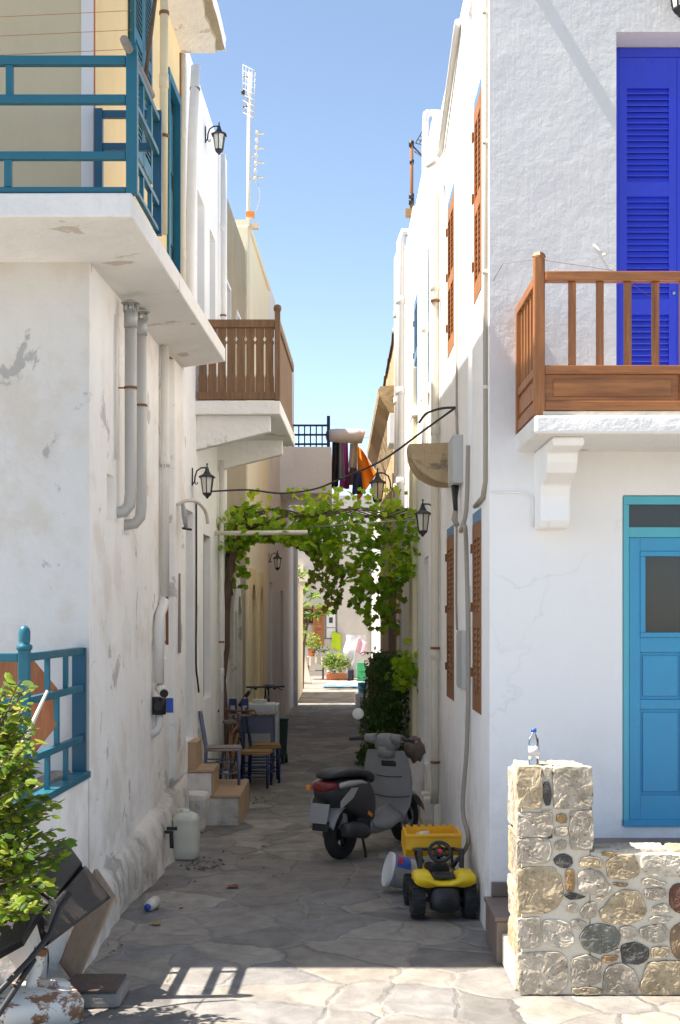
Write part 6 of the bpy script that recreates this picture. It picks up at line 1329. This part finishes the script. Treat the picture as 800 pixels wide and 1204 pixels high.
# pieces behind the teal terrace rail
t = thing('wooden_board', 'angular orange brown wooden board leaning behind the teal terrace railing', 'board', W(15,835,8.55)); mb = MB(); cpt = W(14,832,8.6)
mb.prism([(0.30*math.cos(a)*1.0,0.33*math.sin(a)) for a in [math.radians(d) for d in (20,65,110,160,205,250,300,340)]], cpt, (1,0.15,0), (0,0.1,1), 0.03); mb.build('panel', M['redwood'], t, bevel=0.006)
t = MB(); t.obox(PL(7.9,1.08,-0.22), uL, nL, (0,1.35), (0,0.12), (0,0.085)); tag(t.build('terrace_plank', M['greywood']), 'grey wooden plank lying along the teal terrace sill', 'plank')
t = MB(); t.tube([W(8,912,7.6),W(30,868,7.7),W(56,812,7.75)],[0.016,0.014,0.009],8); tag(t.build('bare_stick', M['pvc']), 'pale bare stick leaning on the teal terrace railing', 'stick')
# ------------------------------------------------------------------ foliage
def leaf_mesh(name, items, outline, mat, parent=None, fold=0.25):
    """items: (pos, normal, tip direction, size, tone)"""
    vs, fs, tones = [], [], []
    n = len(outline)
    for p, nn, td, s, tn in items:
        nn = nn.normalized(); t_ = (td-nn*td.dot(nn))
        if t_.length < 1e-4: t_ = nn.orthogonal()
        t_.normalize(); b_ = nn.cross(t_)
        i0 = len(vs)
        for x, y in outline: vs.append(p+b_*x*s+t_*y*s-nn*abs(x)*s*fold-nn*(y*y)*s*0.12)
        vs.append(p+t_*outline[0][1]*0.0+t_*s*0.35); 
        for k in range(n): fs.append((i0+k, i0+(k+1)%n, i0+n))
        tones += [tn]*(n+1)
    off = ORG.get(parent.name, Vector((0,0,0))) if parent else Vector((0,0,0))
    me = bpy.data.meshes.new(name); me.from_pydata([v-off for v in vs], [], fs); me.materials.append(mat)
    at = me.attributes.new('tone', 'FLOAT', 'POINT'); at.data.foreach_set('value', tones); me.update()
    o = bpy.data.objects.new(name, me); COL.objects.link(o)
    if parent: o.parent = parent
    return o
GRAPE = [(0,0),(0.22,-0.12),(0.42,0.02),(0.34,0.22),(0.52,0.42),(0.33,0.52),(0.30,0.72),(0.12,0.70),(0,1.0),(-0.12,0.70),(-0.30,0.72),(-0.33,0.52),(-0.52,0.42),(-0.34,0.22),(-0.42,0.02),(-0.22,-0.12)]
OVAL = [(0,0),(0.16,0.15),(0.25,0.4),(0.22,0.65),(0.10,0.88),(0,1.0),(-0.10,0.88),(-0.22,0.65),(-0.25,0.4),(-0.16,0.15)]
LANCE = [(0,0),(0.09,0.2),(0.13,0.5),(0.08,0.8),(0,1.0),(-0.08,0.8),(-0.13,0.5),(-0.09,0.2)]
def rv(): return Vector((random.gauss(0,1),random.gauss(0,1),random.gauss(0,1))).normalized()
# --- grapevine over the alley
vine = thing('grapevine', 'grapevine trained across the alley on poles, green leafy crown hanging down', 'vine', (-1.42,17.6,0))
m_ = MB(); Yv = 17.6
tr_ = [(262,930),(263,860),(262,800),(265,760),(264,720),(270,690),(272,660),(277,640),(283,618),(292,606),(310,602)]
pts = [W(x,y,Yv)+Vector((0.02*math.sin(i*2.1),0.03*math.cos(i*1.7),0)) for i,(x,y) in enumerate(tr_)]; pts[0].z = 0.0
m_.tube(pts,[0.075,0.062,0.058,0.056,0.055,0.054,0.052,0.056,0.06,0.045,0.03],10)
for a in ([(280,628),(290,615),(288,600),(275,595)],[(283,622),(300,618),(318,612),(340,606)],[(272,700),(266,670),(268,650)],[(266,900),(259,840),(257,790),(262,750)]):
    m_.tube([W(x,y,Yv+0.05) for x,y in a],[0.035,0.03,0.022,0.014][:len(a)],8)
m_.jitter(0.012,6); m_.build('trunk', M['bark'], vine)
m_ = MB()
for k in range(7):
    y0 = Yv-0.5+k*0.2; a = W(300+k*8,606,y0); pts = [a+Vector((i*0.22, 0.1*math.sin(i+k), 0.06*math.sin(i*1.3+k)+0.03)) for i in range(10)]; m_.tube(pts,[0.014-0.001*i for i in range(10)],6)
m_.tube([W(310,630,Yv),W(340,640,Yv),W(362,650,Yv),W(372,646,Yv)],0.012,6); m_.build('cane', M['bark'], vine)
items = []
def vine_top(px):     # outline of the crown in photo pixels, top and bottom
    top = [(262,612),(275,598),(300,590),(335,596),(355,600),(372,585),(392,592),(402,592),(425,592),(438,580),(460,590),(480,598),(490,606),(496,612)]
    bot = [(262,650),(290,640),(320,630),(345,640),(362,648),(372,655),(392,668),(420,690),(440,700),(462,692),(478,680),(490,668),(496,650)]
    def ip(L):
        for (a,b),(c,d) in zip(L,L[1:]):
            if a <= px <= c: return b+(d-b)*(px-a)/(c-a)
        return L[-1][1]
    return ip(top), ip(bot)
for i in range(2700):
    px = rnd(263,496); t0, b0 = vine_top(px); v = random.random()**0.85
    Y = Yv+0.12+random.gauss(0,0.36); py = t0+(b0-t0)*v
    p = W(px,py,Yv); p.y = Y
    if noise.noise(Vector((p.x*2.2,p.y*2.2,p.z*3.2))) < -0.13: continue
    nn = (Vector((0.0,-0.45,0.75))+rv()*0.75); td = Vector((0,-0.4,-1.0))+rv()*0.7
    tone = min(1,max(0, 0.42+random.gauss(0,0.2)+0.25*noise.noise(p*2.0)))
    items.append((p, nn, td, rnd(0.05,0.13), tone))
for i in range(110):    # tips rising above the crown
    px = random.choice([374,400,440,350,462,300,415,388])+random.gauss(0,8); py = rnd(572,598)
    p = W(px,py,Yv+rnd(-0.3,0.3)); items.append((p, Vector((0,-0.6,0.6))+rv()*0.7, Vector((0,0,-1))+rv(), rnd(0.06,0.11), rnd(0.5,1.0)))
for i in range(110):   # down the right clump
    px = 440+random.gauss(0,22); py = rnd(680,742); 
    if abs(px-440) > 40-(py-680)*0.35: continue
    p = W(px,py,Yv+rnd(-0.25,0.35)); items.append((p, Vector((0,-0.7,0.5))+rv()*0.6, Vector((0,-0.2,-1))+rv()*0.5, rnd(0.07,0.13), rnd(0,0.6)))
for i in range(60):
    px = rnd(262,292); py = rnd(640,690); p = W(px,py,Yv+rnd(-0.1,0.3)); items.append((p, Vector((0.2,-0.7,0.5))+rv()*0.6, Vector((0,-0.2,-1))+rv()*0.5, rnd(0.06,0.11), rnd(0.1,0.6)))
leaf_mesh('crown', items, GRAPE, M['leaf_vine'], vine)
for px, y0, y1 in ((367,648,688),(374,650,682),(381,655,704),(388,660,712),(396,668,716),(401,676,708),(392,660,700),(452,690,735),(463,690,742),(458,700,730),(470,690,720)):
    Y = Yv+rnd(-0.2,0.3); k = int((y1-y0)/3.2); its = []
    pl = [W(px+3*math.sin(i*0.7+px),y0-12+(y1-y0+12)*i/k,Y) for i in range(k+1)]; m_ = MB(); m_.tube(pl,0.004,4); sho = m_.build('hanging_shoot', M['bark'], vine)
    for p in pl: its.append((p+Vector((rnd(-.05,.05),rnd(-.05,.05),rnd(-.02,.02))), Vector((0,-0.8,0.4))+rv()*0.6, Vector((0,0,-1))+rv()*0.5, rnd(0.06,0.11), random.random()))
    leaf_mesh('leaves', its, GRAPE, M['leaf_hang'], sho)
t = thing('vine_pergola', 'pale metal poles spanning the alley under the grapevine', 'pergola', (-1.5,17.4,3.3))
for a, b, Y in ((272,362,16.85),(290,345,17.9)):
    m_ = MB(); P = W(a,627 if Y < 17.6 else 632,Y); Q = W(b,626 if Y < 17.6 else 631,Y); m_.tube([Vector((XL(Y),Y,P.z)),Q],0.03 if Y < 17.6 else 0.022,10); m_.build('pole', M['pvc'], t)
m_ = MB(); m_.tube([(-0.45,17.9,3.32),(X2-0.02,18.1,3.42)],0.01,6); m_.tube([(-0.4,17.35,3.36),(X2-0.02,17.2,3.45)],0.01,6); m_.build('wire', M['steel'], t)
# --- dark climbing shrub at the right
sh = thing('climbing_shrub', 'dark green climbing shrub with trailing stems at foot of right wall', 'shrub', (0.8,19.5,0))
items = []
for i in range(9500):
    h = random.random(); z = 0.02+1.68*h**1.1
    Y = 18.9+rnd(-1.3,2.6); face = X2-0.03 if Y < 18.2 else XR-0.05
    dep = (0.66*(1-h*0.5)+0.14)*(0.6+0.5*noise.noise(Vector((Y*1.3,z*1.8,1))+Vector((0,0,2))))+0.12
    if z > 1.15 and Y < 18.6: dep *= 0.6
    p = Vector((face-dep*random.random()**0.5, Y, z))
    if noise.noise(p*2.3) < -0.18: continue
    items.append((p, Vector((-0.5,-0.6,0.5))+rv()*0.8, Vector((0,0,-1))+rv(), rnd(0.045,0.09), min(1,max(0,0.40+random.gauss(0,0.22)+0.3*noise.noise(p*2)))))
for px0,py0,px1,py1 in ((436,772,452,832),(428,798,450,840),(425,838,442,820),(432,876,452,840),(430,895,440,868),(437,905,447,880)):
    for i in range(110):
        u = random.random(); p = W(px0+(px1-px0)*u+random.gauss(0,4), py0+(py1-py0)*u+random.gauss(0,4), 18.0+rnd(-0.3,0.6)); items.append((p, Vector((-0.5,-0.6,0.5))+rv()*0.8, rv(), rnd(0.03,0.06), rnd(0,0.7)))
leaf_mesh('leaves', items, OVAL, M['leaf_ivy'], sh)
items = []
for i in range(170):
    p = W(478+random.gauss(0,8), 785+random.gauss(0,12), 17.3+rnd(-0.3,0.3)); items.append((p, Vector((-0.5,-0.6,0.5))+rv()*0.7, Vector((0,0,-1))+rv(), rnd(0.06,0.10), rnd(0.2,0.9)))
leaf_mesh('lighter_leaves', items, GRAPE, M['leaf_vine'], sh)
m_ = MB()
for k in range(9):
    a = Vector((0.85-0.02*k,18.3+k*0.3,0)); m_.tube([a, a+Vector((-0.1,0.05,0.5)), a+Vector((-0.05-0.03*k,-0.1,1.0)), a+Vector((0.02,0.05,1.7))],[0.02,0.016,0.012,0.006],6)
m_.tube([W(448,842,18),W(438,820,18),W(436,796,18),W(436,772,18)],0.012,6); m_.tube([W(452,850,18),W(436,868,18),W(430,890,18)],0.012,6)
m_.build('stem', M['bark'], sh)
# --- citrus-like shrub front left
cs = thing('leafy_shrub', 'bright green leafy shrub in front of the teal terrace railing', 'shrub', (-2.05,7.15,0))
items = []; m_ = MB(); m_.tube([(-2.15,7.2,0),(-2.12,7.18,0.5),(-2.05,7.12,0.9)],[0.03,0.026,0.02],8)
tips = []
for k in range(185):
    px = random.gauss(16,30); py = rnd(800,1085)
    lim = 78-abs(py-985)*0.20 if py > 900 else 44-(900-py)*0.12
    if px > lim or px < -70: px = rnd(-60, lim)
    tips.append(W(px,py,7.15+random.gauss(0,0.22)))
tips += [W(x,y,7.0+rnd(-.1,.1)) for x,y in ((12,792),(24,800),(33,802),(12,830),(6,850),(66,975),(74,1000),(70,1005),(58,960),(78,985),(60,1020),(62,1040),(4,1080),(45,1030),(30,870),(22,905))]
for tp in tips:
    rt = Vector((-2.08,7.15,min(0.95,max(0.5,tp.z-0.35)))); md = rt.lerp(tp,0.55)+Vector((0,0,0.05)); m_.tube([rt,md,tp],[0.007,0.005,0.003],5)
    ln = (tp-md).length
    for i in range(16):
        u = 0.1+0.9*i/15; p = md.lerp(tp,u)+rv()*0.012; ang = i*2.4; d = (tp-md).normalized(); s1 = d.orthogonal().normalized(); s2 = d.cross(s1)
        out = (s1*math.cos(ang)+s2*math.sin(ang)); td = out+d*0.7+Vector((0,0,0.15)); nn = Vector((0.0,-0.35,1))+rv()*0.55
        items.append((p, nn, td, rnd(0.03,0.082), min(1,max(0,0.45+random.gauss(0,0.24)))))
leaf_mesh('leaves', items, OVAL, M['leaf_shrub'], cs); m_.build('stem', M['bark'], cs)

# ------------------------------------------------------------------ laundry and roll on the bridge balcony
def cloth(name, label, poly_px, Y, mat, wav=0.05, fq=3.0):
    m_ = MB(); (ax,ay),(bx_,by_),(cx_,cy_),(dx_,dy_) = poly_px   # TL TR BR BL
    def f(u,v):
        x = (ax*(1-u)+bx_*u)*(1-v)+(dx_*(1-u)+cx_*u)*v; y = (ay*(1-u)+by_*u)*(1-v)+(dy_*(1-u)+cy_*u)*v
        p = W(x,y,Y); p.y += wav*math.sin(u*math.pi*fq+v*1.3)*(0.3+v)+0.03*noise.noise(Vector((u*3,v*3,ax))); return p
    m_.grid(f, 16, 18); return tag(m_.build(name, M[mat], solid=0.008), label, 'laundry', 'washing hung beside the solid balcony')
cloth('hanging_garment', 'black garment hanging first beside the solid balcony', ((391,519),(399,517),(398,572),(390,574)), 29.4, 'darkcloth')
cloth('hanging_garment', 'grey lilac garment hanging between black and magenta ones', ((398,515),(403,516),(406,566),(396,564)), 29.6, 'lilac')
cloth('hanging_garment', 'magenta garment on the washing line', ((403,514),(409,516),(411,575),(399,574)), 29.9, 'pink')
cloth('hanging_garment', 'cream top of a two tone garment', ((412,521),(421,521),(420,550),(410,550)), 29.5, 'cream_cloth')
cloth('hanging_garment', 'brown garment hanging under the cream top', ((411,549.5),(420,549.5),(421,572),(410,570)), 29.6, 'brownc')
cloth('hanging_garment', 'navy garment hanging low in front of orange cloth', ((416,556),(425,555),(427,580),(414,582)), 29.2, 'navyc')
cloth('hanging_garment', 'bright orange cloth spreading out on the washing line', ((421,524),(427,530),(443,557),(420,592)), 30.2, 'orange', 0.08)
cloth('hanging_garment', 'small orange cloth end hanging right of street lantern', ((452,575),(456,575),(458,592),(451,592)), 30.4, 'orange')
t = MB(); t.tube([W(385,517,29.3),W(470,512,30.0)],0.006,5); tag(t.build('washing_line', M['steel']), 'thin line carrying the coloured washing', 'washing line')
t = thing('rolled_mat', 'rolled grey mat lying over the dark balcony railing', 'roll', W(405,512,29.2)); a = W(386,512,29.05); b = W(423,513,29.4)
m_ = MB(); m_.tube([a,a.lerp(b,0.3),a.lerp(b,0.7),b],[0.13,0.15,0.15,0.16],16); m_.jitter(0.012,6); m_.build('roll', M['greyc'], t)
m_ = MB(); m_.tube([b+Vector((0.001,0,0)), b+Vector((0.09,0.0,-0.03))],[0.165,0.13],16); m_.build('pink_end', M['pink'] if False else M['pinkfilm'], t)
# ------------------------------------------------------------------ far courtyard
def pot(name, label, loc, r, h, mat, group=None):
    t = thing(name, label, 'plant pot', loc, 0, group); m_ = MB(); m_.lathe([(0,0),(r*0.7,0),(r*0.95,h*0.85),(r*1.05,h*0.85),(r*1.05,h),(r*0.9,h),(r*0.85,h*0.85),(0,h*0.85)], loc, n=20); m_.build('pot', M[mat], t); return t
def plant(t, c, r, n, outline, mat, size, up=0.3):
    its = []
    for i in range(n):
        d = rv(); d.z = abs(d.z)*0.9+up*0.3; p = Vector(c)+Vector((d.x*r[0],d.y*r[1],d.z*r[2]))*random.random()**0.5; its.append((p, Vector((0,-0.5,0.8))+rv()*0.6, d+Vector((0,0,0.2))+rv()*0.3, rnd(*size), random.random()))
    leaf_mesh('leaves', its, outline, mat, t)
T_ = thing('plant_table', 'low table under cream cloth carrying potted plants by orange shutter', 'table', (-0.78,49,0))
mb = MB(); mb.box((-1.08,48.7,0.78),(-0.48,49.3,0.81)); mb.build('tabletop', M['tanwood'], T_)
for x in (-1.05,-0.52):
    for y in (48.74,49.26):
        mb = MB(); mb.box((x-0.03,y-0.03,0),(x+0.03,y+0.03,0.779)); mb.build('leg', M['plankdoor'], T_)
mb = MB(); mb.box((-1.05,48.8,0.3),(-0.5,49.2,0.33)); mb.build('shelf', M['tanwood'], T_)
mb = MB(); mb.grid(lambda u,v: Vector((-1.10+0.66*u, 48.66+0.02*math.sin(u*20), 0.815-0.27*v-0.05*math.sin(u*9)*v)), 20, 6); mb.grid(lambda u,v: Vector((-1.10+0.66*u,48.66+0.66*v,0.816)),6,6); mb.grid(lambda u,v: Vector((-0.435+0.08*v+0.02*math.sin(u*15),48.66+0.66*u,0.815-0.35*v)),10,6); tag(mb.build('tablecloth', M['cream_cloth']), 'cream patterned cloth draped over the plant table', 'tablecloth')
t = pot('flower_pot', 'terracotta flower pot on the cream table cloth', (-0.93,49,0.818), 0.14, 0.30, 'terracotta'); plant(t, (-0.90,49,1.15), (0.40,0.3,0.5), 260, OVAL, M['leaf_shrub'], (0.06,0.12))
t = pot('white_pot', 'small white pot beside the terracotta pot', (-0.70,48.95,0.818), 0.08, 0.2, 'whitep'); plant(t, (-0.62,48.9,0.95), (0.4,0.2,0.3), 110, OVAL, M['leaf_ivy'], (0.06,0.11))
t = thing('orange_planter', 'long orange planter box with green leaves and pebbles', 'planter', (-0.05,48.5,0)); mb = MB(); mb.box((-0.40,48.35,0.02),(0.34,48.7,0.24), bev=0.02); mb.build('box', M['terracotta'], t)
mb = MB()
for i in range(40): mb.lathe([(0,-0.04),(0.05,0),(0,0.04)],(rnd(-0.35,0.3),rnd(48.38,48.66),0.27+rnd(0,0.2)),rv(),7)
mb.build('pebbles', M['greyc'], t)['kind'] = 'stuff'; plant(t, (-0.05,48.55,0.35), (0.42,0.3,0.62), 260, LANCE, M['leaf_bright'], (0.16,0.3))
t = thing('oleander_tree', 'young tree with bright lance leaf clusters rising behind courtyard wall', 'tree', (-1.1,42.5,0)); mb = MB(); mb.tube([(-1.1,42.5,0),(-1.05,42.5,1.4),(-0.9,42.4,2.2),(-0.75,42.3,2.6)],[0.05,0.04,0.03,0.02],8); mb.tube([(-1.0,42.5,1.6),(-1.05,42.4,2.3)],[0.03,0.02],6); mb.build('trunk', M['bark'], t)
its = []
for cx_,cy_,k in ((360,692,26),(372,700,26),(381,712,26),(368,722,22),(352,732,26),(356,742,22),(376,722,22),(386,718,18),(358,712,22),(350,720,18)):
    c = W(cx_-2,cy_,42.3+rnd(-0.3,0.3))
    for i in range(k):
        d = rv(); d.z = d.z*0.7-0.1; its.append((c, Vector((0,-0.4,0.9))+rv()*0.4, d, rnd(0.22,0.36), random.random()))
leaf_mesh('leaves', its, LANCE, M['leaf_bright'], t)
t = pot('wall_pot', 'small terracotta pot with spiky plant on courtyard wall', (-1.14,37,3.131), 0.10, 0.16, 'terracotta'); plant(t, (-1.14,37,3.28), (0.2,0.2,0.35), 70, LANCE, M['leaf_bright'], (0.12,0.24))
for i,(a,b,l,mt) in enumerate((((353,806),(366,806),'pale wide board leaning at the courtyard corner','cream_cloth'),((350,805),(360,804),'dark narrow board leaning behind the pale board','plankdoor'))):
    m_ = MB(); Y = 45.5+i*0.5; slab4(m_, W(a[0]-4+i*2,742,Y+0.3), W(b[0]-8,768,Y+0.2), W(b[0]+1,806,Y-0.2), W(a[0]+2,807,Y-0.2), 0.05); tag(m_.build('leaning_board', M[mt]), l, 'board')
t = MB(); t.grid(lambda u,v: Vector((-0.22+0.36*u, 51.93+0.02*math.sin(u*9), 1.65-0.66*v+0.06*math.sin(u*6))), 10, 8); tag(t.build('green_towel', M['lime'], solid=0.01), 'lime green towel hung on the far white wall', 'towel')
t = MB()
def filmbag(u,v):
    a, b = u*2*math.pi, v; r = (0.30+0.12*math.sin(b*3.0))*(1+0.25*noise.noise(Vector((math.cos(a)*2,math.sin(a)*2,b*4)))); return Vector((0.55+math.cos(a)*r*(0.5+0.6*b)+0.1*b, 48.9+math.sin(a)*r*0.6, 0.05+1.55*b))
t.grid(filmbag, 28, 20); tag(t.build('plastic_bag', M['film'], weld=True), 'tall bundle of white plastic film by the far wall', 'plastic bundle')
t = MB(); t.grid(lambda u,v: W(418+10*u+4*v, 772-16*v+6*u-6, 47.9)+Vector((0,0.05*math.sin(u*5),0)), 8, 8); tag(t.build('pink_wrapper', M['pinkfilm'], solid=0.01), 'pink and yellow printed sheet stuck in the plastic film', 'wrapper')
t = thing('green_crate', 'green plastic crate stack at the far right corner', 'crate', (0.85,47.5,0)); mb = MB(); mb.box((0.68,47.35,0.0),(0.98,47.65,0.33), bev=0.015); mb.build('lower_box', M['greenp'], t); mb = MB(); mb.box((0.68,47.35,0.335),(0.98,47.65,0.66), bev=0.015); mb.build('upper_box', M['greenp'], t)
t = MB(); t.rbox((0.45,47.6,0.22),(0.22,0.2,0.42),bev=0.06); t.jitter(0.05,5); tag(t.build('dark_bag', M['darkcloth']), 'dark bag on the ground beside green crates', 'bag')
t = MB(); t.grid(lambda u,v: Vector((-0.35+1.3*u,44.0+3.0*v,0.02+0.015*math.sin(u*12)*math.sin(v*7))),20,20); tag(t.build('white_blanket', M['cream_cloth'], solid=0.01), 'white blanket spread on the sunny courtyard paving', 'blanket')
t = MB(); t.grid(lambda u,v: Vector((-0.45+1.1*u,42.8+0.75*v,0.035+0.03*abs(math.sin(u*7)))),24,6); tag(t.build('blue_mat', M['bluemat'], solid=0.01), 'blue striped mat lying in front of the white blanket', 'mat')
t = MB(); t.rbox((0.62,34.55,0.15),(0.34,0.34,0.30),bev=0.02); tag(t.build('white_box', M['whitep']), 'white box on the paving under the turquoise bucket', 'box')
t = bucket('blue_bucket', 'turquoise bucket standing on the white box', (0.66,34.55,0.301), (0,0,1), 0.15, 0.27, 'bucketblue', None); m_ = MB(); m_.tube([(0.66+0.15*math.cos(a),34.41,0.55-0.13*math.sin(a)) for a in [i*math.pi/10 for i in range(11)]],0.006,5); m_.build('handle', M['whitep'], t)
t = thing('garden_spade', 'spade with pale D shaped handle standing by the far bicycle', 'spade', (0.66,33.2,0)); m_ = MB(); m_.tube([(0.66,33.2,0.25),(0.72,33.2,0.95)],0.016,8); m_.build('shaft', M['tanwood'], t); m_ = MB(); m_.tube([(0.72,33.2,0.95),(0.66,33.2,1.05),(0.67,33.2,1.16),(0.80,33.2,1.16),(0.79,33.2,1.05),(0.72,33.2,0.95)],0.018,8); m_.build('handle', M['pvc'], t); m_ = MB(); m_.prism([(-0.1,0),(0.1,0),(0.1,0.28),(-0.1,0.28)],(0.65,33.19,0.0),(1,0,0),(0,0,1),0.012); m_.build('blade', M['steel'], t)
